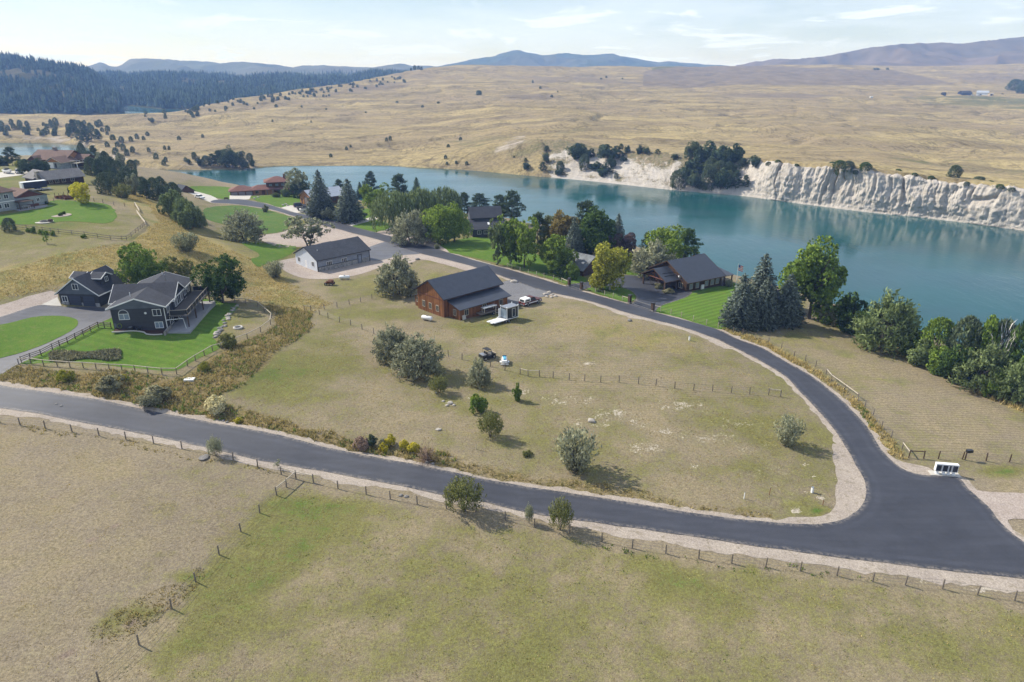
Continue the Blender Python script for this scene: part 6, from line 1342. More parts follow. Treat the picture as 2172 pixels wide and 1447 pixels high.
# ---- grey two-storey house
GH = frame('grey_house', 'two-storey grey house with brown roof at the end of the bench lawn', 'house', (30, 445), 60, (0, 0), 12.1)
MB().box(-17, .8, 0, 9.5, -.6, 5.3).build('wall', 'lake_siding', GH); hip_roof(GH, -17, .8, 0, 9.5, 5.4, 3.0, 'brown_shingle', .7); panel(GH, '-y', 0, -16.9, .7, 2.55, 2.75, 'white_trim', 'belly_band', .05, .07)
for u in (-1.2, -3.2, -6.0, -9): window(GH, '-y', 0, u, 3.5, 1.1, 1.1); window(GH, '-y', 0, u - .4, .9, 1.2, 1.2)
gable_wall(GH, .8, 10.4, 1.2, 9.5, -.6, 2.9, 2.0, 'y', 'lake_siding', 'wing_wall'); gable_roof(GH, .8, 10.4, 1.2, 9.5, 2.9, 2.0, 'y', 'brown_shingle', .6, .6, .16, None, 'wing_roof'); MB().prism([(1.6, 2.95), (9.6, 2.95), (5.6, 4.7)], 'y', 1.12, 1.2).build('gable_panel', 'red_wood', GH); window(GH, '-y', 1.2, 7.6, 1.3, .8, .9); panel(GH, '-y', 1.2, 4.3, 7.4, -.2, .7, 'red_wood', 'planter', .4, .42)
pg = MB().box(.4, 4.6, -2.6, 1.1, 2.2, 2.36).build('pergola', 'dark_wood', GH); posts(pg, [(.6, -2.4), (4.4, -2.4), (.6, .9)], -.3, 2.2, .1, 'dark_wood'); MB().box(0, 10.6, -3, 1.2, -.5, .06).build('patio', 'patio', GH)
t = frame('garden_table', 'white garden table on the patio under the pergola', 'table', (0, 0), 0, far=np.array(GH.matrix_basis @ Vector((3.0, -1.0, .06)))); MB().box(-.9, .9, -.5, .5, .68, .74).build('tabletop', 'white_paint', t); posts(t, [(-.8, -.4), (.8, -.4), (.8, .4), (-.8, .4)], 0, .68, .04, 'white_paint', 'leg')
# ---- roof peeking out behind the spruces
PR = frame('boathouse', 'grey boathouse roof showing between the blue spruces', 'boathouse', (1650, 668), 30, (0, 0)); gable_wall(PR, 0, 7, 0, 6, -.5, 2.6, 1.8, 'x', 'slate_siding'); gable_roof(PR, 0, 7, 0, 6, 2.6, 1.8, 'x', 'charcoal_shingle', .5, .4, .14); window(PR, '-y', 0, 3, 1, 1.2, 1.0)

# ---- farm on the plateau
def farm(px, py, yaw, L, W, e, r, wall, roof, name, label, doors=()):
    P = far_point(px, py); f = frame(name, label, 'barn' if 'barn' in name else 'shed', (0, 0), yaw, far=P); gable_wall(f, 0, L, 0, W, -1.5, e, r, 'x', wall); gable_roof(f, 0, L, 0, W, e, r, 'x', roof, .6, .6, .3)
    for u in doors: panel(f, '+x', L, u, u + 4, 0, 3.4, 'white_paint', 'door', .1, .12)
    panel(f, '-y', 0, L * .3, L * .3 + 3, 0, 2.6, 'door_charcoal', 'door', .1, .12); return f
farm(2040, 202, 8, 20, 11, 3.6, 3, 'navy_paint', 'charcoal_shingle', 'farm_barn', 'dark blue barn of the farm on the plateau'); farm(2070, 203, -38, 18, 14, 5, 3.2, 'white_metal', 'pale_metal', 'farm_barn', 'pale barn with white doors on the plateau', (1.5, 8)); farm(2000, 202, 10, 6, 5, 3, 1.6, 'black_paint', 'charcoal_shingle', 'farm_shed', 'lone black shed left of the plateau farm'); farm(2099, 203, 15, 8, 4, 3, 1.2, 'tan_paint', 'pale_wood', 'farm_shed', 'small tan shed next to the pale plateau barn')
# ---------------------------------------------------------------- fences: posts, wires and rails are parts
def _post_mesh(name, r, mat):
    me = MB().tube([(0, 0, -.25), (0, 0, .5), (0, 0, 1.0)], [r, r * .98, r * .9], 7).mesh(name); me.materials.append(M[mat]); return me
_PM = {}
def put_post(p, base, P, h, r, mat, tilt):
    if (r, mat) not in _PM: _PM[r, mat] = _post_mesh('post', r, mat)
    o = bpy.data.objects.new('post', _PM[r, mat]); COL.objects.link(o); o.parent = p; o.location = Vector(P) - Vector(base); o.scale = (1, 1, h); o.rotation_euler = (random.Random(P[0]).uniform(-tilt, tilt), random.Random(P[1]).uniform(-tilt, tilt), 0)

def fence(name, label, pix, h=1.25, r=.085, mat='weathered_wood', wires=(.35, .75, 1.1), rails=(), rail_mat='pale_wood', rail_z=(1.1,), fill=None, group=None, tilt=.04, wire_mat='wire'):
    P = ground([q[0] for q in pix], [q[1] for q in pix])
    if fill:                      # more posts between the given ones
        Q = [P[0]]
        for a, b in zip(P[:-1], P[1:]):
            n = max(1, round(np.hypot(*(b - a)[:2]) / fill))
            for i in range(1, n + 1): c = a + (b - a) * i / n; c[2] = float(height(c[0], c[1])); Q.append(c)
        P = np.array(Q); 
        if rails == 'all': rails = range(len(P) - 1)
    f = empty(name, P[0], 0, label, 'fence', group)
    for p in P: put_post(f, P[0], p, h, r, mat, tilt)
    for z in wires:
        b = MB(); b.tube([tuple(p - P[0] + np.array([0, 0, z])) for p in P], .014, 3); b.build('wire', wire_mat, f)
    for i in (range(len(P) - 1) if rails == 'all' else rails):
        for z in rail_z: MB().tube([tuple(P[i] - P[0] + np.array([0, 0, z])), tuple(P[i+1] - P[0] + np.array([0, 0, z]))], .075, 6).build('rail', rail_mat, f)
    return f

fence('pasture_fence', 'wire fence running down the pasture from the braced corner', [(150,1500),(210,1447),(295,1368),(364,1291),(415,1234),(465,1177),(511,1128),(551,1088),(587,1051),(608,1034),(628,1016)], rails=(8, 9), h=1.25)
fence('road_fence', 'wire fence along the dry pasture side of the lower road', [(-40,893),(0,897),(43,902),(96,908),(153,916),(210,924),(267,932),(326,941),(386,952),(443,963),(495,976),(547,991),(597,1007),(628,1016),(665,1024)], rails=(12, 13))
fence('road_fence', 'wire fence along the greener field below the lower road', [(665,1024),(717,1037),(777,1049),(828,1059),(885,1070),(947,1079),(1010,1086),(1072,1103),(1134,1119),(1208,1132),(1277,1149),(1341,1163),(1412,1174),(1482,1185),(1552,1195),(1624,1203),(1697,1211),(1775,1221),(1851,1234),(1920,1241),(1999,1249),(2073,1262),(2152,1274),(2240,1290)], r=.08)
fence('field_fence', 'wire fence crossing the dry field with a gate bay', [(951,756),(980,763),(1010,770),(1040,778),(1071,786),(1103,794),(1120,798.5),(1144,799),(1173,802),(1207,806),(1240,808),(1274,811),(1313,811),(1354,814),(1391,818),(1431,824),(1471,828),(1511,830),(1551,833.5),(1590,836),(1630,838),(1655,841)], rails=(5, 6, 20), r=.08)
fence('field_fence', 'short wire fence from the green hollow to the olive trees', [(660,660),(678,668),(696,675),(720,684),(744,690),(768,699),(793,708),(806,722)], r=.08)
fence('barn_fence', 'wire fence between the grey shop meadow and the red barn', [(646,659),(660,660),(688,656),(715,652),(741,646),(765,641),(789,634),(811,628),(834,623),(856,617),(878,613),(899,606),(919,599.5),(938,595),(955,591),(972,586)], rails=(0,), r=.08)
fence('lawn_fence', 'pale rail fence curving round the lawn of the charcoal house', [(40,773),(66,772),(93,776),(122,778),(149,780),(177,781),(204,783),(232,785),(259,786),(287,788),(314,791),(344,794),(375,794),(398,777),(415,766),(434,755),(451,745),(470,740),(495,730),(525,719),(553,705),(574,689),(576,675),(561,662),(547,650),(522,644),(498,643)], rails='all', r=.085, wires=(.3, .6), rail_z=(1.08,), h=1.15)
fence('drive_fence', 'dark three-rail fence between lawn and asphalt drive', [(46,770),(65,763),(88,755),(112,742.5),(127,735.6),(144,729),(160,720),(177,712),(193,704),(209,695.5),(222,696),(236,697)], rails='all', r=.08, mat='dark_wood', rail_mat='weathered_wood', wires=(), rail_z=(.45, .8, 1.12))
fence('paddock_fence', 'wooden rail fence at the foot of the bench lawn', [(30,484),(57,487),(91,491),(125,495),(153,498),(180,501),(208,505),(235,509),(259,510),(269,510),(279,503),(288,495),(299,487),(310,478)], rails='all', r=.07, wires=(), rail_z=(.5, 1.05), rail_mat='weathered_wood', fill=3.2)
fence('hill_fence', 'wire fence up the hillside behind the yellow tree', [(287,440),(265,438),(242,436),(219,431),(200,428),(160,428),(115,429)], r=.085, fill=5)
fence('lawn_wire_fence', 'light wire fence along the river lawn opposite the barn', [(1076,568),(1086,570.5),(1103,576),(1120.5,581),(1138,585),(1154,589),(1174,594),(1191,599),(1206,606)], rails=(0, 7), r=.08, mat='pale_wood')
fence('lawn_wire_fence', 'light wire fence in front of the triangular lawn', [(1234,614),(1245,616),(1263,621),(1282,627),(1300,632),(1320,638),(1334,642)], rails=(0, 5), r=.08, mat='pale_wood')
fence('lawn_wire_fence', 'light wire fence along the striped lawn of the log house', [(1385,658),(1401,661),(1423,667),(1445,673),(1470,681),(1498,689),(1523,696),(1541,692)], rails=(0, 6), r=.08, mat='pale_wood')
fence('bank_fence', 'wire fence along the river bank above the bushes', [(1541,692),(1589,685),(1614,678),(1637,673),(1660,671),(1694,663),(1730,670),(1770,680),(1791,691),(1812,701),(1838,711),(1867,722),(1894,733),(1926,748),(1957,760),(1991,774),(2030,790),(2065,803),(2101,815.5),(2141,832),(2190,852)], r=.055)
fence('verge_fence', 'fence with pale rails between the road bend and the striped hay field', [(1555,706),(1575,710),(1602,719),(1630,728),(1657,741),(1684,757),(1708,766),(1730,778),(1752,794),(1763,807),(1791,827),(1819,848),(1834,863),(1851,883),(1870,908),(1890,929),(1913,952),(1927,971)], rails=(8, 9, 10, 16), r=.08, rail_z=(1.0,))
fence('hay_field_fence', 'dark fence with braced gate behind the mailboxes', [(1927,971),(1959,973),(1990,973.5),(2041,974.6),(2091.5,978),(2141,980),(2195,984)], rails=(0,), r=.085, mat='dark_wood', rail_mat='dark_wood')
# pale logs of the old hillside fence
for i, (a, b) in enumerate([((310, 478), (291, 453)), ((297, 452), (287, 436))]):
    A, B = gpt(*a), gpt(*b); t = empty('log_rail_fence', A, 0, ['pale log rails leading up from the paddock corner', 'upper pale log rails near the hill crest'][i], 'fence')
    for k in range(3): P = A + (B - A) * k / 2; P[2] = float(height(P[0], P[1])); put_post(t, A, P, 1.0, .07, 'pale_wood', .05)
    for k in range(2):
        P, Q = A + (B - A) * k / 2, A + (B - A) * (k + 1) / 2; P[2] = float(height(P[0], P[1])); Q[2] = float(height(Q[0], Q[1]))
        for z in (.5, .95): MB().tube([tuple(P - A + np.array([0, 0, z])), tuple(Q - A + np.array([0, 0, z]))], .11, 6).build('rail', 'pale_wood', t)

def iron_gate(a, b, label, lean):
    A, B = gpt(*a), gpt(*b); d = B - A; L = float(np.hypot(d[0], d[1])); y = math.atan2(d[1], d[0]); t = empty('driveway_gate', A, y, label, 'gate')
    for x in (0, L): MB().box(x - .3, x + .3, -.3, .3, -.3, 2.0).build('gate_post', 'dark_wood', t); MB().box(x - .4, x + .4, -.4, .4, 2.0, 2.12).build('post_cap', 'charcoal_shingle', t); MB().box(x - .38, x + .38, -.38, .38, -.3, .35).build('post_base', 'field_stone', t)
    dz = float(d[2])
    for x0, x1 in ((.35, L / 2 - .05), (L / 2 + .05, L - .35)):
        g = MB().tube([(x0, 0, .25), (x1, 0, .25)], .035, 5).build('leaf', 'black_paint', t); MB().tube([(x0, 0, 1.25), (x1, 0, 1.25)], .035, 5).build('rail', 'black_paint', g)
        n = int((x1 - x0) / .28)
        for i in range(n + 1): x = x0 + (x1 - x0) * i / n; MB().tube([(x, 0, .2), (x, 0, 1.35)], .022, 4).build('picket', 'black_paint', g)
iron_gate((1207, 607), (1233, 615), 'black iron gate with wooden posts near the weathered shed', 0); iron_gate((1335, 644), (1384, 660), 'wider black iron gate with wooden posts at the striped lawn', 0)
# ---------------------------------------------------------------- vehicles and small things
def aim(a, b): A, B = gpt(*a), gpt(*b); return A, math.degrees(math.atan2(B[1] - A[1], B[0] - A[0]))
def wheel_mesh(r, w):
    t = MB(); n = 14
    for R, W, z in ((r, w, 0),): t.tube([(0, -W/2, 0), (0, -W/2 * .6, 0), (0, W/2 * .6, 0), (0, W/2, 0)], [R * .93, R, R, R * .93], n)
    return t
def wheels(p, pts, r, w=.24):
    for x, y in pts:
        t = wheel_mesh(r, w); o = t.build('wheel', 'rubber', p); o.location = (x, y, r)
        s = 1 if y > 0 else -1; MB().tube([(0, s * w * .46, 0), (0, s * w * .54, 0)], r * .55, 12).build('rim', 'steel', o)

def car(name, label, pos, yaw, paint, L=4.6, W=1.8, H=1.5, style='suv', cat='car', group=None, cap=None, roof=None, stripe=None):
    """x forward; lower body, greenhouse, glass, wheels, lamps, bumpers"""
    t = empty(name, pos, math.radians(yaw), label, cat, group); h = L / 2; b = W / 2; zb = .32 * H / 1.5; belt = H * .58
    if style == 'pickup': prof = [(-h, zb), (h, zb), (h, belt * .84), (h * .94, belt * .97), (h * .40, belt * 1.03), (-h, belt * 1.0)]; cab = [(h * .38, belt), (h * .16, H), (-h * .16, H), (-h * .20, belt)]
    elif style == 'suv': prof = [(-h, zb), (h, zb), (h, belt * .8), (h * .9, belt * .93), (h * .46, belt), (-h, belt)]; cab = [(h * .48, belt), (h * .2, H), (-h * .86, H), (-h * .97, belt)]
    else: prof = [(-h, zb), (h, zb), (h, belt * .78), (h * .88, belt * .92), (h * .45, belt), (-h * .75, belt), (-h, belt * .92)]; cab = [(h * .45, belt), (h * .12, H), (-h * .45, H), (-h * .78, belt)]
    o = MB().prism(prof, 'y', -b, b).build('body', paint, t); md = o.modifiers.new('bevel', 'BEVEL'); md.width = .07; md.segments = 2; md.limit_method = 'ANGLE'
    n = len(cab); bt = b * .97; tp = b * .82; V = [(x, -(bt if z <= belt + .01 else tp), z) for x, z in cab] + [(x, (bt if z <= belt + .01 else tp), z) for x, z in cab]
    c = MB().add(V, [(0, 1, 2, 3), (7, 6, 5, 4), (0, 4, 5, 1), (1, 5, 6, 2), (2, 6, 7, 3)]).build('greenhouse', 'glass', t)
    MB().box(cab[2][0] - .02, cab[1][0] + .02, -tp - .01, tp + .01, H - .03, H + .03).build('roof', roof or paint, t)
    for s in (-1, 1):
        for k in (0.02, .5, .97):
            xb = cab[0][0] + (cab[3][0] - cab[0][0]) * k; xt = cab[1][0] + (cab[2][0] - cab[1][0]) * k; MB().tube([(xb, s * (bt + .005), belt), (xt, s * (tp + .005), H)], .035, 4).build('pillar', paint, t)
    r = .34 * H / 1.5; wheels(t, [(h * .62, b - .06), (h * .62, -b + .06), (-h * .60, b - .06), (-h * .60, -b + .06)], r)
    for s in (-1, 1): MB().box(h - .02, h + .03, s * b * .6 - .17, s * b * .6 + .17, belt * .62, belt * .78).build('headlight', 'bright_glass', t); MB().box(-h - .03, -h + .02, s * b * .82 - .1, s * b * .82 + .1, belt * .62, belt * .9).build('tail_light', 'cloth_red', t)
    MB().box(h - .04, h + .1, -b * .95, b * .95, zb, zb + .2).build('bumper', 'steel', t); MB().box(-h - .1, -h + .04, -b * .95, b * .95, zb, zb + .2).build('bumper', 'steel', t)
    if stripe: [MB().box(-h * .98, h * .9, s * (b + .005) - .012, s * (b + .005) + .012, belt * .58, belt * .76).build('side_stripe', stripe, t) for s in (-1, 1)]
    if cap:
        q = [(-h * .24, belt), (-h * .27, H * 1.01), (-h * .90, H * .98), (-h * .99, belt)]; k = MB().prism(q, 'y', -b * .93, b * .93).build('camper_cap', cap, t); m = k.modifiers.new('bevel', 'BEVEL'); m.width = .08; m.segments = 2
        for s in (-1, 1): MB().box(-h * .85, -h * .36, s * (b * .93) - .015, s * (b * .93) + .015, belt + .18, H * .86).build('cap_window', 'glass', k)
        MB().add([(-h * .985, -b * .7, belt + .1), (-h * .985, b * .7, belt + .1), (-h * .93, b * .7, H * .86), (-h * .93, -b * .7, H * .86)], [(0, 1, 2, 3)]).build('cap_window', 'glass', k)
    elif style == 'pickup': MB().box(-h * .95, -h * .24, -b * .82, b * .82, belt * .99, belt * 1.03).build('bed', 'dark_plastic', t)
    return t
A, y_ = aim((1113, 648), (1141, 641)); car('pickup_truck', 'maroon and white pickup with white camper cap by the barn apron', gpt(1125, 645), y_ + 2, 'maroon_paint', 5.5, 1.95, 1.85, 'pickup', 'truck', None, 'white_paint', 'maroon_paint', 'white_paint')
car('parked_car', 'white car parked on the pale drive by the red-roofed house', gpt(424, 421), -35, 'white_paint', 4.6, 1.8, 1.5, 'sedan'); car('parked_car', 'silver car half hidden beside the silver round tree', gpt(834, 491), 160, 'steel', 4.6, 1.8, 1.5, 'sedan')
car('parked_truck', 'black truck on the concrete pad by the wooden garage', gpt(645, 444), 20, 'black_paint', 5.4, 1.9, 1.8, 'pickup', 'truck'); car('parked_suv', 'dark sport utility car at the wooden garage door', gpt(636, 439), 30, 'dark_plastic', 4.8, 1.9, 1.7, 'suv'); car('parked_car', 'dark-windowed silver car beside the white boat', gpt(40, 368), -50, 'steel', 4.6, 1.85, 1.6, 'suv')
for px, py, yw, c, l in ((2062, 203, 20, 'white_paint', 'white truck in front of the pale plateau barn'), (2076, 204, 160, 'white_paint', 'white car at the doors of the pale plateau barn'), (2126, 201, 10, 'tan_paint', 'tan vehicle on the pale yard of the plateau farm')): car('farm_vehicle', l, far_point(px, py), yw, c, 6, 2.2, 2.2, 'suv', 'car')
c_ = far_point(1848, 208); t = empty('stock_tank', c_, .3, 'white tank standing alone on the plateau', 'tank'); MB().tube([(-3, 0, 1.2), (-2.6, 0, 1.2), (2.6, 0, 1.2), (3, 0, 1.2)], [.6, 1.2, 1.2, .6], 10).build('body', 'white_paint', t); MB().box(-2, -1.4, -1, 1, -.6, .4).build('leg', 'steel', t); MB().box(1.4, 2, -1, 1, -.6, .4).build('leg', 'steel', t)

# deck trailer with black cabin
A, y_ = aim((1046, 686), (1092, 672)); t = empty('cabin_trailer', gpt(1068, 682), math.radians(y_), 'white trailer carrying a black cabin with white ladder deck', 'trailer')
MB().box(-3.4, 3.3, -1.05, 1.05, .55, .68).build('deck', 'white_paint', t)
for y in (-.55, .55): MB().box(-3.9, -1.1, y - .35, y + .35, .62, .74).build('ramp', 'white_paint', t)
c = MB().box(.1, 3.2, -1.0, 1.0, .7, 3.0).build('cabin', 'black_paint', t); MB().box(.02, 3.3, -1.08, 1.08, 3.0, 3.16).build('roof', 'steel', c); MB().box(-.03, .08, -.9, .75, .85, 2.8).build('door', 'bright_glass', c)
for x in (.1, 3.2):
    for y in (-1.0, 1.0): MB().box(x - .06, x + .06, y - .06, y + .06, .7, 3.0).build('corner_trim', 'white_paint', c); MB().box(x - .08, x + .08, y - .08, y + .08, 3.16, 3.4).build('lifting_lug', 'white_paint', c)
MB().box(1.6, 2.4, -1.06, -1.0, 1.0, 2.7).build('window', 'glass', c); MB().box(1.52, 2.48, -1.05, -1.01, .92, 2.78).build('frame', 'white_trim', c); MB().box(-.5, .1, 1.0, 1.06, .7, 2.7).build('open_door', 'white_paint', c); wheels(t, [(-.3, 1.1), (-.3, -1.1), (.5, 1.1), (.5, -1.1)], .34, .22); MB().box(-.8, 1.0, -1.28, -1.04, .72, .8).build('fender', 'white_paint', t); MB().box(-.8, 1.0, 1.04, 1.28, .72, .8).build('fender', 'white_paint', t)
# flat trailer with boat lift against the barn
A, y_ = aim((1003, 673), (1058, 659)); t = empty('flat_trailer', gpt(1034, 667), math.radians(y_), 'weathered flat trailer with a boat lift beside the barn', 'trailer')
MB().box(-2.6, 3.8, -1.0, 1.0, .62, .74).build('deck', 'weathered_wood', t); MB().tube([(-5.2, 0, .5), (-2.5, -.8, .62)], .07, 5).build('tongue', 'rust', t); MB().tube([(-5.2, 0, .5), (-2.5, .8, .62)], .07, 5).build('tongue', 'rust', t); wheels(t, [(.8, 1.1), (.8, -1.1), (1.7, 1.1), (1.7, -1.1)], .36, .22)
for y in (-.7, .1): MB().box(-1.6, 2.0, y - .18, y + .18, 1.75, 1.95).build('bunk_beam', 'pale_metal', t)
for x, y in ((-1.4, -.7), (1.8, -.7), (-1.4, .1), (1.8, .1)): MB().box(x - .06, x + .06, y - .06, y + .06, .74, 1.75).build('upright', 'pale_wood', t)
MB().box(-1.0, 3.4, -.3, .9, .74, 1.0).build('plank_stack', 'dark_wood', t); MB().box(1.2, 1.36, -1.35, -1.2, 0, 1.2).build('jack_post', 'pale_wood', t)
P = gpt(985, 678); t = empty('stone_slab', P, .8, 'grey stone slab leaning on the lean-to wall', 'slab'); MB().prism([(-.5, 0), (.5, 0), (.48, .85), (.3, .98), (-.4, .95)], 'y', -.06, .08).build('slab', 'concrete', t).rotation_euler = (-.2, 0, 0)
# personal watercraft on trailer, and the buggy
t = empty('jet_ski', gpt(1070, 770), math.radians(92), 'white and blue jet ski on a small trailer in the field', 'jet ski')
MB().add([(-1.3, -.5, .5), (-1.3, .5, .5), (.5, .55, .5), (1.5, 0, .62), (.5, -.55, .5), (-1.3, -.42, .95), (-1.3, .42, .95), (.5, .45, 1.0), (1.35, 0, 1.0), (.5, -.45, 1.0)], [(0, 1, 6, 5), (1, 2, 7, 6), (2, 3, 8, 7), (3, 4, 9, 8), (4, 0, 5, 9), (5, 6, 7, 8, 9), (4, 3, 2, 1, 0)]).build('hull', 'white_paint', t)
MB().prism([(-.9, .95), (-.8, 1.2), (.1, 1.22), (.5, 1.1), (.9, .97)], 'y', -.2, .2).build('seat', 'blue_paint', t); MB().tube([(.35, -.4, 1.35), (.45, 0, 1.3), (.35, .4, 1.35)], .04, 5).build('handlebar', 'dark_plastic', t); MB().prism([(.35, 1.0), (.45, 1.28), (1.1, 1.02)], 'y', -.3, .3).build('hood', 'blue_paint', t)
MB().box(-1.5, -1.3, -.75, .75, .3, .42).build('crossbar', 'white_paint', t); MB().tube([(-1.4, 0, .36), (2.2, 0, .36)], .05, 5).build('tongue', 'steel', t); wheels(t, [(-.7, .72), (-.7, -.72)], .26, .18)
for y in (.72, -.72): MB().box(-1.05, -.35, y - .13, y + .13, .54, .6).build('fender', 'white_paint', t)
t = empty('utility_buggy', gpt(1034, 760), math.radians(38), 'dark utility buggy with roll cage beside the jet ski', 'buggy')
MB().prism([(-1.5, .4), (1.4, .4), (1.45, .8), (.7, 1.0), (.5, .75), (-.4, .75), (-.5, 1.0), (-1.5, 1.0)], 'y', -.7, .7).build('body', 'black_paint', t)
for y in (-.65, .65): MB().tube([(.7, y, 1.0), (.3, y, 1.85), (-.5, y, 1.9), (-.7, y, 1.0)], .045, 6).build('roll_bar', 'dark_plastic', t)
MB().box(-.6, .4, -.7, .7, 1.86, 1.93).build('roof', 'dark_plastic', t); MB().box(-.35, .15, -.55, .55, .75, .95).build('seat', 'weathered_wood', t); MB().box(-.45, -.3, -.55, .55, .9, 1.4).build('backrest', 'dark_plastic', t); MB().box(-1.45, -.6, -.65, .65, 1.0, 1.12).build('cargo_bed', 'steel', t); MB().box(1.4, 1.55, -.6, .6, .5, .9).build('bumper', 'tan_paint', t); wheels(t, [(.95, .72), (.95, -.72), (-.95, .72), (-.95, -.72)], .36, .28)
# fuel tanks
def tank(px, py, yaw, L, r, label, lid='white_paint'):
    t = empty('fuel_tank', gpt(px, py), math.radians(yaw), label, 'tank'); MB().tube([(-L/2, 0, r + .18), (-L/2 + r * .12, 0, r + .18), (-L/2 + r * .5, 0, r + .18), (L/2 - r * .5, 0, r + .18), (L/2 - r * .12, 0, r + .18), (L/2, 0, r + .18)], [r * .3, r * .75, r, r, r * .75, r * .3], 14).build('body', 'white_paint', t, True)
    for x in (-L * .28, L * .28): MB().box(x - .1, x + .1, -r * .7, r * .7, -.1, .35).build('saddle', 'concrete', t)
    MB().tube([(0, 0, 2 * r + .15), (0, 0, 2 * r + .32)], .16, 10).build('dome', 'steel', t); return t
tank(906, 680, -28, 2.6, .45, 'white fuel tank lying on the grass beside the red barn'); tank(731, 593, 5, 2.8, .45, 'white fuel tank on the meadow below the grey shop')
# old farm implement
t = empty('hay_rake', gpt(697, 605), math.radians(-8), 'rusty old farm implement on the meadow below the grey shop', 'farm machine')
MB().box(-.8, 1.3, -.6, .6, .5, .75).build('frame', 'rust', t); MB().tube([(-2.9, .1, .5), (-.7, 0, .65)], .06, 5).build('drawbar', 'pale_wood', t); MB().tube([(-.2, -.5, 1.0), (1.1, -.5, 1.0)], .3, 9).build('roller', 'rust', t); MB().box(.1, 1.2, -.3, .5, .75, 1.35).build('hopper', 'rust', t); wheels(t, [(-.4, .75), (-.4, -.75), (1.0, .75), (1.0, -.75)], .42, .14); MB().tube([(-.5, 0, .7), (-.3, 0, 1.5)], .05, 5).build('lever', 'steel', t)
# enclosed trailer and boat on the bench
t = empty('enclosed_trailer', gpt(75, 402), math.radians(50), 'black enclosed trailer with white nose on the bench grass', 'trailer')
MB().box(-3.4, 3.4, -1.2, 1.2, .6, 2.7).build('box', 'navy_paint', t); MB().prism([(-1.2, .6), (1.2, .6), (1.2, 2.7), (-1.2, 2.7)], 'x', -3.4, -3.9).build('nose', 'white_paint', t); MB().box(-3.95, 3.45, -1.25, 1.25, 2.7, 2.8).build('roof', 'white_paint', t); MB().tube([(-5.2, 0, .55), (-3.9, 0, .6)], .07, 5).build('tongue', 'steel', t); wheels(t, [(.4, 1.15), (.4, -1.15), (1.3, 1.15), (1.3, -1.15)], .36, .24)
def boat(px, py, yaw, label, z=0):
    t = empty('motor_boat', gpt(px, py), math.radians(yaw), label, 'boat'); MB().add([(-3, -1.1, .9), (-3, 1.1, .9), (1, 1.2, .9), (3.4, 0, 1.4), (1, -1.2, .9), (-3, -.7, .35), (-3, .7, .35), (1.2, .5, .35), (2.6, 0, .7), (1.2, -.5, .35), (-3, -1.15, 1.3), (-3, 1.15, 1.3), (1, 1.25, 1.35), (3.5, 0, 1.6), (1, -1.25, 1.35)], [(5, 6, 1, 0), (6, 7, 2, 1), (7, 8, 3, 2), (8, 9, 4, 3), (9, 5, 0, 4), (0, 1, 11, 10), (1, 2, 12, 11), (2, 3, 13, 12), (3, 4, 14, 13), (4, 0, 10, 14), (10, 11, 12, 13, 14), (9, 8, 7, 6, 5)]).build('hull', 'white_paint', t)
    MB().add([(.3, -.9, 1.35), (.3, .9, 1.35), (-.2, .8, 1.95), (-.2, -.8, 1.95)], [(0, 1, 2, 3)]).build('windshield', 'glass', t); MB().box(-2.4, .2, -.8, .8, 1.36, 1.5).build('cockpit', 'dark_plastic', t); MB().box(-1.8, 0, -.8, .8, 2.3, 2.36).build('canopy', 'dark_plastic', t); [MB().tube([(x, y, 1.35), (x, y, 2.3)], .03, 4).build('canopy_pole', 'steel', t) for x in (-1.7, -.1) for y in (-.7, .7)]; MB().box(-3.4, -3.0, -.3, .3, .5, 1.5).build('outboard_motor', 'black_paint', t); wheels(t, [(-1.2, .9), (-1.2, -.9)], .33, .2); MB().tube([(-2.8, 0, .3), (4.4, 0, .3)], .06, 5).build('trailer_beam', 'steel', t); return t
boat(17, 368, -40, 'white motor boat with canopy parked at the lodge'); boat(116, 354.5, 10, 'white boat standing before the lodge garage'); boat(652, 449, 25, 'low dark-decked boat on a trailer on the concrete pad')
sheet('gravel_pad', [(-40,372),(0,366),(50,362),(58,369),(20,375),(-40,382)], .05, 'concrete', .2)
t = empty('pickup_trailer', gpt(85, 404.5), math.radians(50), 'low flat car trailer next to the black enclosed trailer', 'trailer'); MB().box(-2.5, 3.2, -1, 1, .45, .58).build('deck', 'steel', t); wheels(t, [(.4, 1.05), (.4, -1.05)], .33, .2); MB().tube([(-4, 0, .45), (-2.5, 0, .5)], .06, 5).build('tongue', 'steel', t)

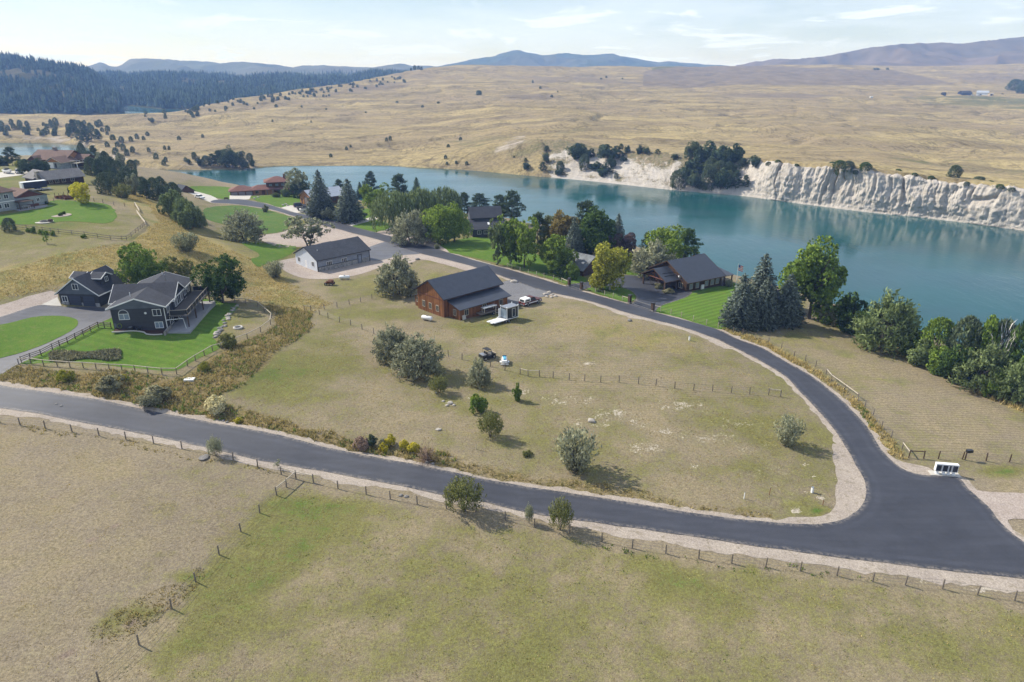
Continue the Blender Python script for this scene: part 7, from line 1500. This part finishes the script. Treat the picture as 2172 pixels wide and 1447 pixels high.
# ---- mailbox cluster on its slab
A = gpt(1979, 1005); Bq = gpt(2027, 1009); d_ = Bq - A; ym = math.atan2(d_[1], d_[0]); mbL = float(np.hypot(d_[0], d_[1]))
def mloc(x, y=0): return (A[0] + math.cos(ym) * x - math.sin(ym) * y, A[1] + math.sin(ym) * x + math.cos(ym) * y, A[2])
t = empty('mailbox_slab', mloc(mbL / 2), ym, 'low concrete slab under the mailboxes at the road junction', 'slab'); MB().box(-mbL/2 - .45, mbL/2 + .45, -.55, .6, -.2, .14).build('slab', 'concrete', t)
x = 0
for w, lab in ((.84, 0), (.84, 0), (.46, 1), (.84, 0)):
    p = mloc(x + w / 2); o = empty('mailbox_unit', (p[0], p[1], p[2] + .14), ym, ['wide white cluster mailbox with dark doors on the roadside slab', 'narrow white parcel locker standing among the wide mailboxes'][lab], 'mailbox', 'cluster mailboxes' if not lab else None); k = (mbL / 2.98)
    MB().box(-w/2 * k + .03, w/2 * k - .03, -.24, .24, .42, 1.5).build('cabinet', 'white_paint', o); MB().box(-w/2 * k + .10, w/2 * k - .10, -.262, -.238, .5, 1.38).build('door_panel', 'door_charcoal', o); MB().box(-w/2 * k + .02, w/2 * k - .02, -.28, .28, 1.5, 1.56).build('hood', 'white_paint', o); MB().box(-.14, .14, -.14, .14, 0, .42).build('pedestal', 'white_paint', o); MB().box(-.24, .24, -.24, .24, 0, .03).build('base_plate', 'white_paint', o)
    x += w * k
P = gpt(2041, 974.6); t = empty('roadside_mailbox', (P[0] + .25, P[1] - .18, P[2]), .1, 'small dark box on a post at the hay field fence', 'mailbox'); MB().box(-.06, .06, -.06, .06, -.2, 1.25).build('post', 'dark_wood', t); MB().box(-.05, .75, -.22, .22, 1.2, 1.6).build('box', 'black_paint', t)
# ---- markers
for i, (px, py, h, w, lab, mt) in enumerate([(1722, 1045, .75, .12, 'white utility pedestal on the pale soil inside the bend', 'white_paint'), (1578, 1058, .9, .04, 'thin white survey stake near the lower road', 'white_paint'), (1632, 1050, 1.1, .03, 'thin dark marker rod in the dry grass', 'rust'), (1010, 953, .9, .04, 'orange-topped marker stake on the road bank', 'pale_wood'), (1462, 722, .8, .12, 'white utility pedestal on the verge below the striped lawn', 'white_paint'), (1745, 1072, .8, .03, 'thin marker rod at the gravel corner', 'rust')]):
    t = empty('marker_post', gpt(px, py), .3, lab, 'marker'); MB().box(-w, w, -w, w, -.2, h).build('post', mt, t); MB().box(-w * 1.15, w * 1.15, -w * 1.15, w * 1.15, h, h + .08).build('cap', 'leaf_rust' if i == 3 else 'steel', t)
P = gpt(402, 806 ); t = empty('well_cover', P, .1, 'white concrete lid in the weeds below the rail fence', 'lid'); MB().box(-.8, .8, -.5, .5, -.2, .22).build('lid', 'white_paint', t); MB().tube([(0, 0, .2), (0, 0, .3)], .15, 10).build('knob', 'concrete', t)
# ---- rocks
def rock_mesh(seed, n=14):
    r = np.random.default_rng(seed); bm = bmesh.new(); bmesh.ops.create_icosphere(bm, subdivisions=2, radius=.5)
    for v in bm.verts: k = 1 + .5 * (vnoise(v.co.x * 2.3 + seed, v.co.y * 2.3 + v.co.z * 1.7, seed) - .5); v.co *= float(k); v.co.z *= .62
    me = bpy.data.meshes.new('boulder'); bm.to_mesh(me); bm.free(); return me
stone('boulder_pale', (.42, .39, .35), .7); stone('boulder_grey', (.25, .235, .22), .7)
def plainrock(name, col):
    s = Sh(name); n = s.noise(2.2, 5, .65, s.objc()); c = s.mix(s.rg(n, .35, .65), col, tuple(v * .6 for v in col)); M[name] = s.done(s.bsdf(c, .95, .1, 0, s.bump(n, .6, .1)))
plainrock('rock_pale', (.46, .42, .37)); plainrock('rock_grey', (.27, .255, .24))
RM = []
for i in range(5):
    a = rock_mesh(i); a.materials.append(M['rock_pale']); RM.append(a)
def rock(px, py, s, label, mat='rock_pale', group=None, flat=1.):
    P = gpt(px, py); i = int(px * 7 + py) % 5; o = bpy.data.objects.new('boulder', RM[i]); COL.objects.link(o); o.location = (P[0], P[1], P[2] + s * .12); o.scale = (s * 1.2, s, s * flat); o.rotation_euler = (0, 0, px * .7); tag(o, label, 'rock', group)
    if mat != 'rock_pale': o.material_slots[0].link = 'OBJECT'; o.material_slots[0].material = M[mat]
for px, py, s in ((955, 856, 1.0), (948, 861, .6), (963, 860, .6), (940, 852, .5), (926, 833, .6)): rock(px, py, s, 'pale rock breaking through the grass near the small green shrub', group='outcrop rocks in the field')
rock(1255, 894, 1.1, 'single white boulder in the bare field'); rock(930, 912, .8, 'flat pale rock alone on the field slope', flat=.5); rock(433, 972, 1.3, 'flat grey rock by the road fence sapling', 'rock_grey', flat=.35); rock(1090, 599, 1.6, 'pale boulder at the road corner of the barn apron'); rock(885, 551, 1.3, 'dark boulder on the gravel opposite the silver tree', 'rock_grey'); rock(1335, 681, 1.1, 'dark boulder on the verge across from the second gate', 'rock_grey')
for px, py, s in ((1157, 625, 1.1), (1165, 622, 1.2), (1172, 626, .9), (1178, 629, 1.0), (1160, 630, .9), (1169, 631, .8)): rock(px, py, s, 'pale boulder in the heap at the end of the barn apron', group='boulders by the barn apron')
_r = random.Random(3)
for i in range(34):
    t = i / 33; px = np.interp(t, [0, .5, 1], [458, 476, 503]) + _r.uniform(-6, 6); py = np.interp(t, [0, .5, 1], [716, 684, 648]) + _r.uniform(-3, 3); rock(px, py, _r.uniform(.45, .95), 'stone in the rock border along the lawn edge', _r.choice(['rock_grey', 'rock_pale', 'rock_grey']), 'rock border stones', .8)
for px, py in ((130, 862), (120, 858), (482, 896), (474, 893), (906, 981), (918, 984), (850, 1052), (862, 1054)): rock(px, py, .5, 'small grey stone on the gravel edge of the lower road', 'rock_grey', 'stones on the road edge')
for px, py in ((600, 436), (610, 437), (540, 422), (548, 419), (606, 434)): rock(px, py, 1.2, 'pale landscape rock on the lawn below the red-roofed house', 'rock_pale', 'lawn rocks')
t = empty('fire_ring', gpt(505, 696), 0, 'grey ring of a fire pit on the worn grass inside the rail fence', 'fire pit'); MB().tube([(.75 * math.cos(a), .75 * math.sin(a), .12) for a in np.linspace(0, 6.283, 20)], .2, 7).build('ring', 'concrete', t); MB().tube([(0, 0, .0), (0, 0, .06)], .6, 14).build('ash_bed', 'rubber', t)
t = empty('fire_pit', gpt(94, 471), 0, 'round stone fire pit on a pale pad on the bench lawn', 'fire pit'); MB().tube([(0, 0, -.1), (0, 0, .1)], 2.2, 18).build('pad', 'concrete', t); MB().tube([(.9 * math.cos(a), .9 * math.sin(a), .25) for a in np.linspace(0, 6.283, 16)], .22, 6).build('ring', 'rock_grey', t); MB().box(1.4, 2.2, -.4, .4, .1, .8).build('bench', 'dark_wood', t)
t = empty('planting_bed', gpt(130, 457), 0, 'pale planting bed with two dark bushes on the bench lawn', 'planting bed'); MB().tube([(0, 0, -.1), (0, 0, .1)], 2.6, 16).build('bed', 'gravel', t)
for px, py in ((128, 458), (135, 455)): tree('bush', px, py, py - 7, 10, 'leaf_dark', 'dark round bush in the pale planting bed', 'planting bed bushes')
for i, (px, py) in enumerate(((129, 420), (138, 421), (147, 422))):
    t = empty('raised_bed', gpt(px, py), .9, 'red timber raised garden bed near the yellow tree', 'garden bed', 'raised garden beds'); [MB().box(*q).build('board', 'red_wood', t) for q in ((-1.5, 1.5, -.75, -.68, 0, .7), (-1.5, 1.5, .68, .75, 0, .7), (-1.5, -1.43, -.68, .68, 0, .7), (1.43, 1.5, -.68, .68, 0, .7))]; MB().box(-1.42, 1.42, -.67, .67, 0, .55).build('soil', 'mulch', t); [MB().box(x - .06, x + .06, .6, .72, 0, 1.7).build('trellis_post', 'dark_wood', t) for x in (-1.3, 1.3)]
t = empty('planting_strip', gpt(180, 757), 0, 'long bed of grey-green low plants on the lawn', 'flower bed', None)
r = np.random.default_rng(5); n = 2600; u = r.uniform(0, 1, n); w = r.uniform(-1, 1, n); cpx = 105 + u * 152; cpy = 765 - u * 4 + w * (9 + 3 * np.sin(u * 9)) - 7; Pg = ground(cpx, cpy); D = np.array([0, 0, 1.]) + r.normal(0, .5, (n, 3)); V, Q = leaves(Pg + np.array([0, 0, .25]) * r.uniform(.2, 1.6, (n, 1)) - np.array(t.location), D, .5, .22, 8); mesh_obj('foliage', np_mesh('foliage', V, Q), 'leaf_sage', t)
# ---- flag by the log house
P = gpt(1561, 606); t = empty('flag_pole', P, 0, 'flag on a white pole by the river beyond the log house', 'flag'); hh = float(rise(P, 560)); MB().tube([(0, 0, -.3), (0, 0, hh)], [.07, .04], 8).build('pole', 'white_paint', t); MB().tube([(0, 0, hh), (0, 0, hh + .12)], .08, 8).build('finial', 'steel', t)
for k in range(7): z = hh - .2 - k * .2; MB().add([(0, .0, z), (1.3, .12, z - .5), (1.3, .12, z - .7), (0, 0, z - .2)], [(0, 1, 2, 3)]).build('stripe', 'cloth_red' if k % 2 == 0 else 'white_paint', t)
MB().add([(-.0, -.02, hh - .2), (.55, .02, hh - .4), (.55, .02, hh - 1.05), (0, -.02, hh - .85)], [(0, 1, 2, 3)]).build('canton', 'cloth_blue', t)
# ---- garden furniture by the houses
t = empty('garden_bench', gpt(480, 424), 0, 'dark bench on the lawn left of the three garage doors', 'bench'); MB().box(-.9, .9, -.25, .25, .4, .48).build('seat', 'dark_wood', t); MB().box(-.9, .9, .22, .3, .48, .95).build('backrest', 'dark_wood', t); posts(t, [(-.8, -.2), (.8, -.2), (.8, .2), (-.8, .2)], 0, .4, .05, 'dark_wood', 'leg')
# ---------------------------------------------------------------- grass: tufts spread over the ground, one mass per patch
def tufts(name, label, pix, per_m2, h, mat, seed, blades=5, width=.09, clump=.5, avoid=True):
    r = np.random.default_rng(seed); O = gxy(pix); lo, hi = O.min(0), O.max(0); area = (hi - lo).prod(); n = int(area * per_m2)
    x = r.uniform(lo[0], hi[0], n); y = r.uniform(lo[1], hi[1], n); jx = (fbm(x / 6, y / 6, 2, 2) - .5) * 3; m = inside(O, x + jx, y + jx)
    m &= fbm(x / 3.2, y / 3.2, 3, seed) > clump * .55 + .22 * r.random(n) * clump * 2
    if avoid:
        for s in SHEETS:
            l2, h2 = s.min(0), s.max(0); q = m & (x > l2[0]) & (x < h2[0]) & (y > l2[1]) & (y < h2[1])
            if q.any(): i = np.where(q)[0]; m[i[inside(s, x[i], y[i])]] = False
    x, y = x[m], y[m]; n = len(x); z = height(x, y); hh = r.uniform(h[0], h[1], n) * (.55 + .9 * fbm(x / 4, y / 4, 2, seed + 5))
    X = np.repeat(x, blades) + r.normal(0, .09 + width * .5, n * blades); Y = np.repeat(y, blades) + r.normal(0, .09 + width * .5, n * blades); Z = np.repeat(z, blades) - .03; H = np.repeat(hh, blades) * r.uniform(.6, 1.2, n * blades)
    a = r.uniform(0, 6.283, n * blades); w = width * r.uniform(.6, 1.4, n * blades); lx = r.normal(0, .35, n * blades) * H; ly = r.normal(0, .35, n * blades) * H
    V = np.stack([np.stack([X - np.cos(a) * w, Y - np.sin(a) * w, Z], -1), np.stack([X + np.cos(a) * w, Y + np.sin(a) * w, Z], -1), np.stack([X + lx, Y + ly, Z + H], -1)], 1).reshape(-1, 3)
    o = mesh_obj(name, np_mesh(name, V, None, np.arange(len(V)).reshape(-1, 3)), mat); tag(o, label, 'grass', kind='stuff'); return o
BANK = [(-40,806),(20,783),(120,786),(390,800),(475,748),(590,692),(575,645),(650,662),(672,690),(600,740),(520,815),(445,846),(540,872),(700,915),(900,958),(1020,983),(1005,1004),(838,976),(700,949),(500,904),(300,866),(130,834),(0,816)]
tufts('weeds', 'tall brown and green weeds on the bank above the lower road', BANK, 6., (.25, .75), 'weed_grass', 1, 5, .08, .35)
tufts('weeds', 'green weed clumps among the brown weeds of the road bank', BANK, 2.6, (.25, .7), 'green_grass', 2, 6, .09, .7)
SLOPE = [(-60,610),(0,578),(150,534),(285,516),(330,474),(310,436),(220,404),(190,368),(262,388),(335,436),(425,505),(475,526),(560,560),(640,615),(715,642),(655,668),(590,690),(560,640),(520,640),(480,560),(400,590),(300,600),(130,602),(110,615),(-60,650)]
tufts('tall_grass', 'tall golden grass on the slope below the bench', SLOPE, 5., (.15, .38), 'dry_grass', 3, 4, .05, .35); tufts('tall_grass', 'olive green grass mixed into the golden slope', SLOPE, 5., (.15, .38), 'weed_grass', 4, 4, .05, .45)
tufts('tall_grass', 'golden grass on the verge between the road bend and the hay field', [(1520,696),(1600,714),(1690,758),(1775,820),(1835,865),(1900,940),(1930,985),(1880,960),(1845,905),(1770,833),(1725,798),(1660,760),(1560,720)], 7., (.25, .75), 'dry_grass', 5, 5, .09, .3)
tufts('tall_grass', 'golden grass along the river bank fence', [(1735,672),(1800,690),(1900,728),(2000,772),(2180,850),(2180,880),(2080,835),(1985,795),(1850,722),(1740,684)], 5., (.25, .7), 'dry_grass', 6, 5, .09, .3)
tufts('tall_grass', 'bright green weeds by the pale rails of the bend', [(1810,855),(1828,862),(1860,905),(1846,912),(1825,885)], 8., (.25, .6), 'green_grass', 7, 5, .09, .3)
tufts('tall_grass', 'green weeds along the verge fence of the lower road', [(1080,1115),(1250,1150),(1500,1192),(1750,1224),(1950,1250),(1945,1258),(1700,1228),(1400,1185),(1100,1125)], 2.2, (.12, .35), 'green_grass', 8, 5, .08, .6)
tufts('tall_grass', 'dry weeds along the verge fence of the dry pasture', [(-30,895),(300,935),(600,1005),(590,1015),(300,946),(-30,906)], 3., (.12, .35), 'weed_grass', 9, 5, .08, .5)
FIELD = [(560,800),(700,700),(900,690),(1150,660),(1480,715),(1700,860),(1765,960),(1765,1080),(1500,1090),(1150,1030),(900,985),(640,915),(480,860)]
tufts('short_grass', 'short dry grass tufts of the field inside the road bend', FIELD, 2.2, (.06, .15), 'weed_grass', 10, 4, .05, .5)
tufts('short_grass', 'pale straw tufts of the field inside the road bend', FIELD, 2.2, (.06, .15), 'dry_grass', 11, 4, .05, .5)
FRONT = [(640,1035),(1000,1105),(1500,1195),(2300,1305),(2300,1600),(100,1600),(330,1340)]
tufts('short_grass', 'short green tufts of the mown field below the lower road', FRONT, 1.3, (.05, .14), 'green_grass', 12, 4, .06, .6); tufts('short_grass', 'short straw tufts of the mown field below the lower road', FRONT, 3., (.05, .14), 'dry_grass', 13, 4, .06, .5)
tufts('short_grass', 'sparse straw tufts of the dry pasture', [(-60,915),(300,950),(590,1040),(300,1340),(100,1600),(-60,1600)], 3., (.04, .12), 'dry_grass', 14, 4, .06, .55)
tufts('short_grass', 'dark olive tufts by the pasture fence', [(180,1340),(330,1250),(440,1190),(450,1220),(330,1320),(230,1370)], 9., (.08, .22), 'weed_grass', 15, 5, .07, .5)

tufts('weeds', 'low brown weeds on the verge of the lower road toward the junction', [(1000,985),(1200,1015),(1420,1052),(1640,1086),(1640,1104),(1288,1056),(1005,1004)], 5., (.12, .35), 'weed_grass', 21, 5, .07, .45)
